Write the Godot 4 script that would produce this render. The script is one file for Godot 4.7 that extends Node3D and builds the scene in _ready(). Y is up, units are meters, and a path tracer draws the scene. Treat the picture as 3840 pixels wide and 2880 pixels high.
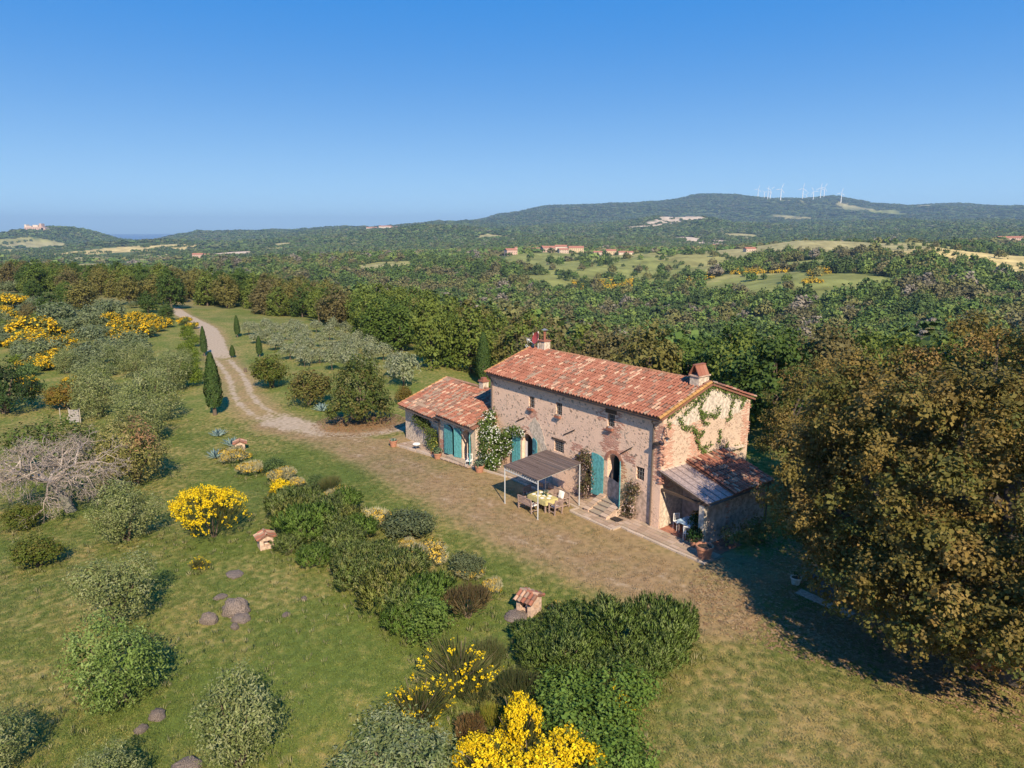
extends Node3D
# A stone farmhouse on a hill ridge, seen from the air. World: x to the right, z towards the viewer (depth d = -z), y up, metres.

const EYE := 16.5
var rng := RandomNumberGenerator.new()
var taken := {}
var M := {}
var HF := Transform3D(Basis(Vector3(0.6119, 0, 0.7910), Vector3.UP, Vector3(-0.7910, 0, 0.6119)), Vector3(8.25, 0, -37.32))  # farmhouse axes: x along the front, z out of the front
var n_far := FastNoiseLite.new()
var n_rav := FastNoiseLite.new()
var n_mid := FastNoiseLite.new()
var n_patch := FastNoiseLite.new()
var ground_img: Image
const G0 := Vector2(-105, 5)
const GS := 175.0
const ROWS := [60, 90, 140, 200, 280, 400, 550, 750, 1000, 1300, 1800, 2500, 3300, 4500, 6500, 9000]
const HEIGHTS := [
	[0, 0, 0, 0, 0, 0, 0, 0, 0, 0, 0, 0, 0, 0, 0, 0, 0, 0, 0, 0, 0, 0, 0, 0, 0, 0, 0, 0, 0, 0, 0, 0, 0, 0, 0, 0, 0, 0, 0, 0, 0],
	[0, 0, 0, 0, 0, 0, 0, 0, 0, 0, 0, 0, 0, 0, 0, 0, 0, -0, -1, -2, -2, -2, -3, -4, -4, -4, -4, -5, -5, -5, -5, -5, -5, -5, -5, -5, -5, -5, -5, -5, -5],
	[0, 0, 0, 0, 0, 0, 0, 0, 0, 0, 0, 0, 0, -0, -1, -2, -2, -4, -5, -6, -8, -9, -10, -12, -13, -14, -14, -15, -16, -16, -16, -16, -16, -16, -15, -15, -15, -15, -15, -15, -15],
	[0, 0, 0, 0, 0, 0, 0, 0, 0, -1, -2, -2, -3, -4, -6, -8, -9, -11, -12, -14, -16, -18, -20, -22, -24, -25, -26, -27, -28, -28, -27, -26, -26, -25, -24, -24, -24, -24, -24, -24, -24],
	[-4, -4, -4, -4, -4, -4, -5, -6, -6, -8, -9, -10, -12, -14, -15, -16, -18, -20, -22, -24, -26, -28, -30, -32, -34, -34, -35, -36, -36, -34, -33, -32, -30, -29, -28, -28, -28, -28, -28, -28, -28],
	[-16, -16, -16, -16, -16, -16, -17, -18, -18, -20, -21, -22, -24, -26, -28, -30, -32, -34, -35, -36, -38, -39, -40, -41, -42, -41, -40, -38, -37, -34, -30, -27, -24, -26, -28, -30, -30, -30, -30, -30, -30],
	[-28, -28, -28, -28, -28, -29, -30, -31, -32, -33, -34, -35, -36, -38, -39, -40, -42, -43, -44, -44, -45, -45, -44, -44, -44, -38, -33, -28, -22, -20, -18, -16, -14, -18, -23, -26, -26, -26, -26, -26, -26],
	[-38, -38, -38, -38, -38, -38, -38, -38, -38, -36, -35, -34, -32, -32, -33, -34, -34, -34, -34, -33, -33, -32, -32, -32, -31, -28, -24, -21, -18, -15, -12, -8, -5, -10, -16, -20, -20, -20, -20, -20, -20],
	[-42, -42, -42, -42, -42, -42, -41, -40, -40, -38, -36, -35, -33, -32, -31, -30, -29, -28, -28, -27, -26, -26, -25, -24, -24, -18, -12, -6, 0, -1, -2, -3, -4, -7, -11, -13, -13, -13, -13, -13, -13],
	[-44, -44, -44, -44, -44, -44, -43, -42, -42, -41, -40, -39, -38, -36, -35, -34, -32, -30, -27, -24, -22, -23, -24, -26, -27, -24, -20, -17, -14, -14, -14, -14, -14, -7, 1, 6, 6, 6, 6, 6, 6],
	[-48, -48, -48, -48, -48, -47, -46, -45, -44, -44, -43, -42, -42, -40, -38, -35, -33, -32, -30, -28, -27, -28, -28, -29, -30, -30, -29, -28, -28, -24, -19, -14, -10, -10, -10, -10, -10, -10, -10, -10, -10],
	[-46, -46, -46, -46, -46, -46, -46, -46, -46, -41, -36, -31, -26, -21, -16, -11, -6, -8, -10, -12, -14, -12, -10, -8, -6, -6, -7, -8, -8, -2, 3, 8, 14, 16, 18, 20, 20, 20, 20, 20, 20],
	[-55, -55, -55, -55, -55, -53, -52, -50, -48, -40, -32, -23, -15, -7, 1, 9, 17, 19, 21, 23, 25, 31, 38, 44, 50, 48, 46, 44, 42, 44, 46, 48, 50, 52, 54, 55, 55, 55, 55, 55, 55],
	[-108, -108, -108, -108, -108, -107, -106, -105, -104, -36, -2, 10, 15, 22, 31, 36, 47, 64, 62, 39, 35, 38, 40, 42, 45, 49, 52, 56, 60, 62, 65, 68, 70, 74, 77, 80, 80, 80, 80, 80, 80],
	[-120, -120, -120, -120, -120, -118, -115, -112, -110, -98, -85, -72, -60, -38, -15, 8, 30, 29, 56, 131, 186, 228, 237, 252, 270, 298, 304, 279, 286, 298, 238, 230, 239, 218, 219, 233, 229, 226, 222, 220, 220],
	[-130, -130, -130, -130, -130, -129, -128, -126, -125, -124, -122, -121, -120, -105, -90, -75, -60, -32, -5, 22, 50, 60, 70, 80, 90, 92, 95, 98, 100, 100, 100, 100, 100, 100, 100, 100, 100, 100, 100, 100, 100]]

class MB:
	var v := PackedVector3Array()
	var n := PackedVector3Array()
	var c := PackedColorArray()
	var uv := PackedVector2Array()
	var ix := PackedInt32Array()
	var has_uv := false
	func tri(a: Vector3, b: Vector3, d: Vector3, na: Vector3, nb: Vector3, nd: Vector3, col: Color) -> void:
		var k := v.size()
		v.append(a); v.append(b); v.append(d)
		n.append(na); n.append(nb); n.append(nd)
		c.append(col); c.append(col); c.append(col)
		if (b - a).cross(d - a).dot(na + nb + nd) < 0.0:
			ix.append(k); ix.append(k + 1); ix.append(k + 2)
		else:
			ix.append(k); ix.append(k + 2); ix.append(k + 1)
	func quad(a: Vector3, b: Vector3, d: Vector3, e: Vector3, nn: Vector3, col: Color) -> void:
		var k := v.size()
		v.append(a); v.append(b); v.append(d); v.append(e)
		for i in 4:
			n.append(nn); c.append(col)
		if (b - a).cross(d - a).dot(nn) < 0.0:
			ix.append_array(PackedInt32Array([k, k + 1, k + 2, k, k + 2, k + 3]))
		else:
			ix.append_array(PackedInt32Array([k, k + 2, k + 1, k, k + 3, k + 2]))
	func face(a: Vector3, b: Vector3, d: Vector3, e: Vector3, col: Color) -> void:
		var k := v.size()
		var nn := (d - a).cross(b - a).normalized()
		v.append(a); v.append(b); v.append(d); v.append(e)
		for i in 4:
			n.append(nn); c.append(col)
		ix.append_array(PackedInt32Array([k, k + 1, k + 2, k, k + 2, k + 3]))
	func box(t: Transform3D, s: Vector3, col := Color.WHITE) -> void:
		var h := s * 0.5
		for ax in 3:
			for sg in [-1.0, 1.0]:
				var nn := Vector3.ZERO
				nn[ax] = sg
				var p := Vector3.ZERO
				p[ax] = sg * h[ax]
				var a1 := (ax + 1) % 3
				var a2 := (ax + 2) % 3
				var q: Array[Vector3] = []
				for m in [[-1, -1], [1, -1], [1, 1], [-1, 1]]:
					var w := p
					w[a1] = m[0] * h[a1]
					w[a2] = m[1] * h[a2]
					q.append(t * w)
				quad(q[0], q[1], q[2], q[3], (t.basis * nn).normalized(), col)
	func bx(x0: float, x1: float, y0: float, y1: float, z0: float, z1: float, col := Color.WHITE) -> void:
		box(Transform3D(Basis(), Vector3(x0 + x1, y0 + y1, z0 + z1) * 0.5), Vector3(absf(x1 - x0), absf(y1 - y0), absf(z1 - z0)), col)
	func bar(a: Vector3, b: Vector3, w: float, h: float, col := Color.WHITE) -> void:
		var f := (b - a).normalized()
		var r := f.cross(Vector3.UP)
		if r.length() < 0.01:
			r = Vector3.RIGHT
		r = r.normalized()
		box(Transform3D(Basis(r, r.cross(f) * -1.0, f), (a + b) * 0.5), Vector3(w, h, a.distance_to(b)), col)
	func tube(pts: Array, rads: Array, sides := 6, col := Color.WHITE, cap := true) -> void:
		var last := pts.size() - 1
		var rings := []
		var base := v.size()
		for i in pts.size():
			var f: Vector3 = (pts[mini(i + 1, last)] - pts[maxi(i - 1, 0)]).normalized()
			var r := f.cross(Vector3(0.13, 0.97, 0.2))
			if r.length() < 0.05:
				r = f.cross(Vector3.RIGHT)
			r = r.normalized()
			var u := r.cross(f)
			for k in sides + 1:
				var a := TAU * k / sides
				var d := r * cos(a) + u * sin(a)
				v.append(pts[i] + d * rads[i]); n.append(d); c.append(col)
		for i in last:
			for k in sides:
				var p := base + i * (sides + 1) + k
				var q := p + sides + 1
				var fn: Vector3 = (v[p + 1] - v[p]).cross(v[q] - v[p])
				if fn.dot(n[p] + n[p + 1]) < 0.0:
					ix.append_array(PackedInt32Array([p, p + 1, q, q, p + 1, q + 1]))
				else:
					ix.append_array(PackedInt32Array([p, q, p + 1, q, q + 1, p + 1]))
		if cap and rads[last] > 0.004:
			var f2: Vector3 = (pts[last] - pts[last - 1]).normalized()
			for k in sides:
				var p2 := base + last * (sides + 1) + k
				tri(pts[last], v[p2], v[p2 + 1], f2, f2, f2, col)
	func lathe(prof: Array, sides := 16, at := Vector3.ZERO, col := Color.WHITE) -> void:  # profile of Vector2(radius, height)
		for i in prof.size() - 1:
			var a: Vector2 = prof[i]
			var b: Vector2 = prof[i + 1]
			var t := b - a
			var nr := Vector2(t.y, -t.x).normalized()
			for k in sides:
				var a0 := TAU * k / sides
				var a1 := TAU * (k + 1) / sides
				var d0 := Vector3(cos(a0), 0, sin(a0))
				var d1 := Vector3(cos(a1), 0, sin(a1))
				var m0 := (d0 * nr.x + Vector3.UP * nr.y).normalized()
				var m1 := (d1 * nr.x + Vector3.UP * nr.y).normalized()
				var p0 := at + d0 * a.x + Vector3.UP * a.y
				var p1 := at + d1 * a.x + Vector3.UP * a.y
				var q0 := at + d0 * b.x + Vector3.UP * b.y
				var q1 := at + d1 * b.x + Vector3.UP * b.y
				if b.x > 0.0005:
					tri(p0, q0, q1, m0, m0, m1, col)
				if a.x > 0.0005:
					tri(p0, q1, p1, m0, m1, m1, col)
	func leaf(p: Vector3, d: Vector3, s: Vector3, nn: Vector3, col: Color) -> void:  # a pointed leaf: base p, length d, half width s
		var k := v.size()
		v.append(p); v.append(p + d * 0.45 + s); v.append(p + d); v.append(p + d * 0.45 - s)
		n.append(nn); n.append(nn); n.append(nn); n.append(nn)
		c.append(col); c.append(col); c.append(col); c.append(col)
		if (d * 0.45 + s).cross(d).dot(nn) < 0.0:
			ix.append(k); ix.append(k + 1); ix.append(k + 2); ix.append(k); ix.append(k + 2); ix.append(k + 3)
		else:
			ix.append(k); ix.append(k + 2); ix.append(k + 1); ix.append(k); ix.append(k + 3); ix.append(k + 2)
	func spike(p: Vector3, d: Vector3, r: float, col: Color) -> void:  # a slim shoot of three sides, widest at a third
		var f := d.normalized()
		var a := f.cross(Vector3(0.3, 0.5, 0.81)).normalized()
		var b := f.cross(a)
		var q := p + d * 0.35
		var tip := p + d
		var e: Array[Vector3] = []
		for k in 3:
			e.append(a * cos(TAU * k / 3.0) + b * sin(TAU * k / 3.0))
		for k in 3:
			var e0 := e[k]
			var e1 := e[(k + 1) % 3]
			var m := (e0 + e1).normalized()
			tri(q + e0 * r, q + e1 * r, tip, m, m, m, col)
			tri(q + e0 * r, q + e1 * r, p, m, m, m, col)
	func mesh() -> ArrayMesh:
		var a := []
		a.resize(Mesh.ARRAY_MAX)
		a[Mesh.ARRAY_VERTEX] = v
		a[Mesh.ARRAY_NORMAL] = n
		a[Mesh.ARRAY_COLOR] = c
		if has_uv:
			a[Mesh.ARRAY_TEX_UV] = uv
		a[Mesh.ARRAY_INDEX] = ix
		var m := ArrayMesh.new()
		m.add_surface_from_arrays(Mesh.PRIMITIVE_TRIANGLES, a)
		return m


# ---------------------------------------------------------------- naming
func numbered(called: String) -> String:
	taken[called] = taken.get(called, -1) + 1
	return called if taken[called] == 0 else "%s_%03d" % [called, taken[called]]


func tag(o: Node, label: String, category: String, group := "") -> Node:
	o.set_meta("label", label)
	o.set_meta("category", category)
	if group:
		o.set_meta("group", group)
	return o


func thing(called: String, label: String, category: String, t: Transform3D, group := "") -> Node3D:
	var o := Node3D.new()
	o.name = numbered(called)
	o.transform = t
	add_child(o, true)
	tag(o, label, category, group)
	return o


func part(called: String, m: Mesh, mat: Material, parent: Node, t := Transform3D()) -> MeshInstance3D:
	var o := MeshInstance3D.new()
	o.name = called
	o.mesh = m
	o.material_override = mat
	o.transform = t
	parent.add_child(o, true)
	if o.name != called:
		var k := 1
		while parent.has_node("%s_%03d" % [called, k]):
			k += 1
		o.name = "%s_%03d" % [called, k]
	return o


func single(called: String, m: Mesh, mat: Material, label: String, category: String, t := Transform3D(), group := "") -> MeshInstance3D:
	var o := part(numbered(called), m, mat, self, t)
	tag(o, label, category, group)
	return o


func setting(called: String, m: Mesh, mat: Material, kind := "structure") -> MeshInstance3D:
	var o := part(called, m, mat, self)
	o.set_meta("kind", kind)
	return o


func many(called: String, m: Mesh, mat: Material, parent: Node, ts: Array, cols := PackedColorArray()) -> MultiMeshInstance3D:
	var mm := MultiMesh.new()
	mm.transform_format = MultiMesh.TRANSFORM_3D
	mm.use_colors = cols.size() > 0
	mm.mesh = m
	mm.instance_count = ts.size()
	for i in ts.size():
		mm.set_instance_transform(i, ts[i])
		if cols.size() > 0:
			mm.set_instance_color(i, cols[i])
	var o := MultiMeshInstance3D.new()
	o.name = called
	o.multimesh = mm
	o.material_override = mat
	o.set_meta("kind", "stuff")
	parent.add_child(o, true)
	return o


# ---------------------------------------------------------------- chance
func rf(a: float, b: float) -> float:
	return rng.randf_range(a, b)


func rdir() -> Vector3:
	var y := rng.randf_range(-1, 1)
	var a := rng.randf() * TAU
	var s := sqrt(1.0 - y * y)
	return Vector3(cos(a) * s, y, sin(a) * s)


func gauss3(s: float) -> Vector3:
	return Vector3(rng.randfn(0, s), rng.randfn(0, s), rng.randfn(0, s))


func lin(r: float, g: float, b: float) -> Color:
	return Color(r, g, b)


func vary(cols: Array, amt := 0.15) -> Color:
	var a: Color = cols[rng.randi() % cols.size()]
	var b: Color = cols[rng.randi() % cols.size()]
	var q := a.lerp(b, rng.randf())
	var k := rf(1.0 - amt, 1.0 + amt)
	return Color(q.r * k, q.g * k, q.b * k)


# ---------------------------------------------------------------- materials
func plain(r: float, g: float, b: float, rough := 0.8, metal := 0.0) -> StandardMaterial3D:
	var m := StandardMaterial3D.new()
	m.albedo_color = Color(r, g, b).linear_to_srgb()
	m.roughness = rough
	m.metallic = metal
	return m


func grained(r: float, g: float, b: float, tex: Texture2D, scale := 1.0, rough := 0.9, bump := 0.0) -> StandardMaterial3D:
	var m := plain(r, g, b, rough)
	m.albedo_texture = tex
	m.uv1_triplanar = true
	m.uv1_scale = Vector3.ONE * scale
	if bump > 0.0:
		m.heightmap_enabled = true
		m.heightmap_texture = tex
		m.heightmap_scale = bump
	return m


func leafy(r := 1.0, g := 1.0, b := 1.0, through := 0.5, rough := 0.65) -> StandardMaterial3D:
	var m := plain(r, g, b, rough)
	m.vertex_color_use_as_albedo = true
	m.cull_mode = BaseMaterial3D.CULL_DISABLED
	m.metallic_specular = 0.3
	if through > 0.0:
		m.backlight_enabled = true
		m.backlight = Color(through, through, through).linear_to_srgb()
	return m


func painted_vertices(rough := 0.9) -> StandardMaterial3D:
	var m := plain(1, 1, 1, rough)
	m.vertex_color_use_as_albedo = true
	return m


func noise_tex(size: int, freq: float, lo: float, hi: float, octaves := 4, seed_ := 1, type := FastNoiseLite.TYPE_SIMPLEX_SMOOTH) -> ImageTexture:
	var nz := FastNoiseLite.new()
	nz.seed = seed_
	nz.noise_type = type
	nz.frequency = freq
	nz.fractal_octaves = octaves
	var im := nz.get_seamless_image(size, size)
	im.convert(Image.FORMAT_L8)
	var d := im.get_data()
	for i in d.size():
		d[i] = int(clampf(lerpf(lo, hi, d[i] / 255.0), 0.0, 1.0) * 255.0)
	return ImageTexture.create_from_image(Image.create_from_data(size, size, false, Image.FORMAT_L8, d))


# ---------------------------------------------------------------- the lie of the land
func house_x(x: float, d: float) -> float:
	return (x - 8.25) * 0.6119 - (d - 37.32) * 0.7910


func house_z(x: float, d: float) -> float:
	return -(x - 8.25) * 0.7910 - (d - 37.32) * 0.6119


func height(x: float, d: float) -> float:
	var v := -0.5 * smoothstep(12.0, 26.0, -house_x(x, d)) - 1.4 * smoothstep(8.0, 60.0, -x)
	if d <= 60.0:
		return v
	var a := clampf((1920.0 + 2721.0 * x / d + 500.0) / 125.0, 0.0, 39.999)
	var i := int(a)
	var fx := a - i
	var j := 0
	while j < 14 and d > ROWS[j + 1]:
		j += 1
	var t := clampf(log(d / ROWS[j]) / log(float(ROWS[j + 1]) / ROWS[j]), 0.0, 1.0)
	t = t * t * (3.0 - 2.0 * t) * 0.5 + t * 0.5
	var lo: float = lerpf(HEIGHTS[j][i], HEIGHTS[j][i + 1], fx)
	var hi: float = lerpf(HEIGHTS[j + 1][i], HEIGHTS[j + 1][i + 1], fx)
	v = v * (1.0 - smoothstep(150.0, 300.0, d)) + lerpf(lo, hi, t)
	v += 82.0 * exp(-(pow((x + 2080.0) / 210.0, 2) + pow((d - 3300.0) / 350.0, 2)))
	v += 24.0 * exp(-(pow((x + 1250.0) / 190.0, 2) + pow((d - 2380.0) / 280.0, 2)))
	v += 30.0 * exp(-(pow((x + 265.0) / 250.0, 2) + pow((d - 2700.0) / 260.0, 2)))
	v += 26.0 * exp(-(pow((x - 760.0) / 260.0, 2) + pow((d - 3300.0) / 260.0, 2)))
	if d > 220.0:
		var k := smoothstep(220.0, 900.0, d)
		v += n_mid.get_noise_2d(x, d) * 7.0 * k
		var low := smoothstep(-2600.0, -1300.0, x)
		v += n_far.get_noise_2d(x, d) * (10.0 * k + 36.0 * smoothstep(2500.0, 6000.0, d) * low)
		if d > 1400.0:  # ravines and spurs
			v -= absf(n_rav.get_noise_2d(x, d)) * 60.0 * smoothstep(1400.0, 4200.0, d) * low * (1.0 - 0.8 * smoothstep(5600.0, 6400.0, d))
	return v


func spot(x: float, d: float, lift := 0.0) -> Vector3:
	return Vector3(x, height(x, d) + lift, -d)


func across(px: float, d: float) -> float:  # the bearing of a far landmark (in the map's 3840 columns) at depth d
	return (px - 1920.0) / 2721.0 * d


# open fields in the distance: bearing, depth, half width, half depth, turn, colour
var fields := [
	[2230, 900, 105, 210, 0.15, 0], [2480, 860, 85, 160, -0.2, 4], [2060, 1090, 60, 90, 0, 0], [3010, 985, 130, 170, 0.1, 1], [2690, 1020, 190, 170, 0.0, 4], [2955, 550, 52, 95, 0.3, 0], [2820, 610, 40, 70, -0.3, 4], [3130, 690, 50, 60, 0.2, 0],
	[3690, 820, 150, 120, 0.35, 2], [3810, 650, 75, 120, 0.25, 2], [3420, 960, 70, 60, 0, 4], [3560, 1080, 110, 60, 0.1, 2], [1330, 830, 80, 62, 0.15, 1], [1480, 900, 50, 50, 0.0, 4], [1720, 900, 42, 55, 0.2, 1], [1855, 2450, 62, 170, 0, 1],
	[2560, 3330, 95, 150, 0.2, 3], [2490, 3250, 80, 110, 0, 3], [2400, 3150, 110, 90, 0.1, 3], [2590, 2250, 62, 190, 0.25, 3], [2780, 2550, 70, 260, -0.3, 1], [2890, 2350, 55, 170, 0.3, 3], [2640, 2050, 50, 120, 0.1, 3],
	[500, 2130, 115, 270, -0.2, 2], [400, 1650, 60, 160, -0.1, 1], [230, 2860, 190, 170, 0.1, 1], [50, 2800, 130, 220, 0.2, 4], [330, 2500, 110, 160, 0, 0], [120, 2350, 160, 160, 0, 4], [560, 1720, 70, 130, 0.2, 1], [740, 1340, 70, 120, 0, 0], [820, 1720, 70, 130, 0.1, 3], [905, 1500, 60, 90, -0.1, 0], [660, 800, 28, 55, 0, 1], [975, 2050, 50, 150, 0, 4], [1060, 2300, 40, 120, 0.2, 1],
	[3440, 2350, 75, 170, 0.1, 4], [3340, 2250, 50, 120, -0.1, 4], [2965, 6000, 110, 190, 0.2, 4], [3190, 5700, 120, 200, 0, 1], [3300, 5500, 150, 230, 0.1, 0], [3490, 5800, 140, 230, -0.1, 1], [1120, 4250, 50, 200, 0, 4], [1450, 4300, 90, 160, 0, 1], [2965, 5000, 90, 220, 0, 1], [690, 3900, 60, 220, 0, 1], [590, 4000, 60, 200, 0, 4], [610, 3500, 70, 200, 0.2, 0], [470, 3700, 60, 180, -0.2, 1],
	[350, 1150, 75, 90, 0.1, 1], [560, 1180, 60, 80, -0.2, 0], [150, 1800, 130, 150, 0.1, 4], [480, 2700, 90, 200, 0.1, 1], [330, 2900, 120, 160, 0, 4], [640, 2300, 60, 130, 0.1, 1], [600, 1600, 70, 120, 0, 4], [60, 1250, 70, 90, 0, 0], [250, 1450, 70, 90, 0.2, 4], [2080, 700, 30, 60, 0.3, 0], [2360, 690, 40, 45, -0.4, 4]]
var field_col := [Color(0.215, 0.225, 0.068), Color(0.34, 0.30, 0.135), Color(0.52, 0.41, 0.17), Color(0.54, 0.43, 0.31), Color(0.285, 0.265, 0.095)]


func field_at(x: float, d: float) -> int:  # index of the open field that covers a spot, or -1
	if d < 420.0:
		return -1
	for k in fields.size():
		var f: Array = fields[k]
		var dz: float = d - f[1]
		if absf(dz) > f[3] * 1.5 + f[2]:
			continue
		var dx: float = x - across(f[0], f[1])
		if absf(dx) > f[2] * 1.5 + f[3]:
			continue
		var c := cos(f[4])
		var s := sin(f[4])
		var u: float = (dx * c + dz * s) / f[2]
		var w: float = (-dx * s + dz * c) / f[3]
		if absf(u) < 1.3 and absf(w) < 1.3:
			var r: float = pow(absf(u), 2.6) + pow(absf(w), 2.6) + n_mid.get_noise_2d(x * 3.0, d * 3.0) * 0.5
			if r < 1.0:
				return k
	return -1


var drive := [Vector2(-21.3, 62.2), Vector2(-17.0, 58.8), Vector2(-13.0, 55.2), Vector2(-8.7, 49.9), Vector2(-4.8, 44.2), Vector2(-1.3, 39.5), Vector2(2.3, 35.1), Vector2(6.5, 31.1), Vector2(8.8, 28.6)]
var track := [Vector2(-84, 176), Vector2(-76.1, 162.6), Vector2(-65.3, 145.6), Vector2(-57.4, 133.3), Vector2(-50.4, 119.2), Vector2(-46.2, 109.7), Vector2(-41.8, 100.3), Vector2(-38.0, 93.2), Vector2(-34.7, 87.0), Vector2(-31.8, 80.9), Vector2(-29.2, 74.9), Vector2(-26.8, 70.3), Vector2(-23.9, 65.8), Vector2(-21.3, 63.0), Vector2(-18.4, 60.7), Vector2(-15.4, 59.3), Vector2(-12.7, 59.1), Vector2(-10.8, 60.0)]


func line_gap(p: Vector2, pts: Array) -> Vector2:  # (distance to a polyline, place along it in points)
	var best := Vector2(1e9, 0)
	for i in pts.size() - 1:
		var a: Vector2 = pts[i]
		var b: Vector2 = pts[i + 1]
		if minf(a.x, b.x) - 9.0 > p.x or maxf(a.x, b.x) + 9.0 < p.x or minf(a.y, b.y) - 9.0 > p.y or maxf(a.y, b.y) + 9.0 < p.y:
			continue
		var t := clampf((p - a).dot(b - a) / (b - a).length_squared(), 0.0, 1.0)
		var g := p.distance_to(a.lerp(b, t))
		if g < best.x:
			best = Vector2(g, i + t)
	return best


func noise_bytes(size: int, freq: float, octaves: int, seed_: int, squash := 1.0) -> PackedByteArray:
	var nz := FastNoiseLite.new()
	nz.seed = seed_
	nz.frequency = freq
	nz.fractal_octaves = octaves
	nz.noise_type = FastNoiseLite.TYPE_SIMPLEX_SMOOTH
	var im := nz.get_image(size, size, false, false, true)
	im.convert(Image.FORMAT_L8)
	return im.get_data()


func paint_ground() -> void:  # what the ground near the house is made of: green grass, straw, gravel, leaf litter
	var s0 := 420
	var mask := Image.create(s0, s0, false, Image.FORMAT_RGBA8)
	for j in s0:
		for i in s0:
			var p := G0 + Vector2(i + 0.5, j + 0.5) * GS / s0
			var gravel := 0.0
			var dry := 0.0
			var litter := 0.0
			var lush := 0.0
			var g := line_gap(p, track)
			if g.x < 8.0:
				var far := 1.0 - smoothstep(5.5, 6.8, g.y)
				var loop := smoothstep(11.5, 13.0, g.y)
				var two := maxf(0.0, 1.0 - absf(g.x - 0.85) / 0.55)
				var whole := 1.0 - smoothstep(1.0, 1.9, g.x)
				gravel = maxf(maxf(whole * far, two * (1.0 - far) * (1.0 - loop)), (1.0 - smoothstep(0.9, 2.6, g.x)) * loop * 0.85)
				dry = maxf(dry, (1.0 - smoothstep(0.8, 3.4, g.x)) * 0.8)
			g = line_gap(p, drive)
			if g.x < 8.0:
				dry = maxf(dry, 1.0 - smoothstep(1.2, 3.6, g.x))
				gravel = maxf(gravel, 0.36 * maxf(0.0, 1.0 - absf(g.x - 0.95) / 0.6))
			var hz := house_z(p.x, p.y)
			var hx := house_x(p.x, p.y)
			if hx > -27.0 and hx < 8.0 and hz > -1.0:
				dry = maxf(dry, 0.85 * (1.0 - smoothstep(3.5, 8.5, hz)))
			litter = maxf(litter, 0.95 * (1.0 - smoothstep(2.2, 4.6, p.distance_to(Vector2(-13.6, 61.6)))))
			litter = maxf(litter, 0.55 * (1.0 - smoothstep(4.0, 8.0, p.distance_to(Vector2(16.5, 29.5)))))
			litter = maxf(litter, 0.45 * (1.0 - smoothstep(1.5, 4.0, p.distance_to(Vector2(14.0, 24.0)))))
			if p.x > 4.0 and p.y < 30.0:
				dry = maxf(dry, 0.22)
			if p.x > 6.0 and p.y < 40.0:
				litter *= smoothstep(-1.2, 0.8, p.y - (27.4 - (p.x - 9.0) * 0.70))
			lush = maxf(lush, 0.6 * (1.0 - smoothstep(3.0, 14.0, absf(p.x + 13.0) + absf(p.y - 47.0) * 0.4)))
			lush = maxf(lush, 0.55 * (1.0 - smoothstep(2.0, 9.0, p.distance_to(Vector2(-8.0, 26.0)))))
			mask.set_pixel(i, j, Color(gravel, dry, litter, lush))
	var s := 1792
	mask.resize(s, s, Image.INTERPOLATE_BILINEAR)
	var mk := mask.get_data()
	var big := noise_bytes(s, 0.008, 3, 5)
	var med := noise_bytes(s, 0.035, 3, 6)
	var fine := noise_bytes(s, 0.22, 2, 7)
	var out := PackedByteArray()
	out.resize(s * s * 3)
	# sRGB bytes of real ground colours
	for k in s * s:
		var gravel := mk[k * 4] / 255.0
		var dry := mk[k * 4 + 1] / 255.0
		var litter := mk[k * 4 + 2] / 255.0
		var lush := mk[k * 4 + 3] / 255.0
		var b := big[k] / 255.0 - 0.5
		var m := med[k] / 255.0 - 0.5
		var f := fine[k] / 255.0 - 0.5
		var straw := clampf(0.36 + b * 0.95 + m * 0.8 + f * 1.5 - lush * 0.6 + dry * 0.55, 0.0, 1.0)
		var r := lerpf(97.0, 150.0, straw)
		var gg := lerpf(111.0, 134.0, straw)
		var bl := lerpf(52.0, 84.0, straw)
		var w := dry * (0.72 + m * 0.3)
		r = lerpf(r, 150.0, w)
		gg = lerpf(gg, 124.0, w)
		bl = lerpf(bl, 98.0, w)
		w = clampf(gravel * 2.3 - 0.62 + m * 1.5 + f * 1.7, 0.0, 1.0) * minf(1.0, gravel * 3.0)
		r = lerpf(r, 170.0, w)
		gg = lerpf(gg, 153.0, w)
		bl = lerpf(bl, 132.0, w)
		w = clampf(litter * 1.9 - 0.5 + m * 1.2 + f * 1.4, 0.0, 1.0) * minf(1.0, litter * 3.0)
		r = lerpf(r, 138.0, w)
		gg = lerpf(gg, 106.0, w)
		bl = lerpf(bl, 72.0, w)
		var q := 1.0 + f * 0.22
		out[k * 3] = int(clampf(r * q, 0.0, 255.0))
		out[k * 3 + 1] = int(clampf(gg * q, 0.0, 255.0))
		out[k * 3 + 2] = int(clampf(bl * q, 0.0, 255.0))
	ground_img = Image.create_from_data(s, s, false, Image.FORMAT_RGB8, out)


func ground_color(x: float, d: float) -> Color:
	var u := (Vector2(x, d) - G0) / GS
	if u.x < 0.0 or u.y < 0.0 or u.x >= 1.0 or u.y >= 1.0:
		return Color(0.16, 0.17, 0.07)
	return ground_img.get_pixel(int(u.x * 1792.0), int(u.y * 1792.0)).srgb_to_linear()


func far_color(x: float, d: float) -> Color:
	var k := field_at(x, d)
	var q := n_mid.get_noise_2d(x * 6.0, d * 6.0)
	if k >= 0:
		var fc: Color = field_col[fields[k][5]]
		var s := 1.0 + 0.45 * q + 0.30 * n_mid.get_noise_2d(x * 22.0, d * 22.0)
		return Color(fc.r * s, fc.g * s, fc.b * s)
	if d < 260.0:
		var t := clampf(0.45 + q, 0.0, 1.0)
		return Color(0.11, 0.14, 0.045).lerp(Color(0.25, 0.21, 0.10), t)
	var w := clampf(0.5 + q, 0.0, 1.0)
	return Color(0.065, 0.105, 0.035).lerp(Color(0.105, 0.125, 0.045), w)


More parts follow.
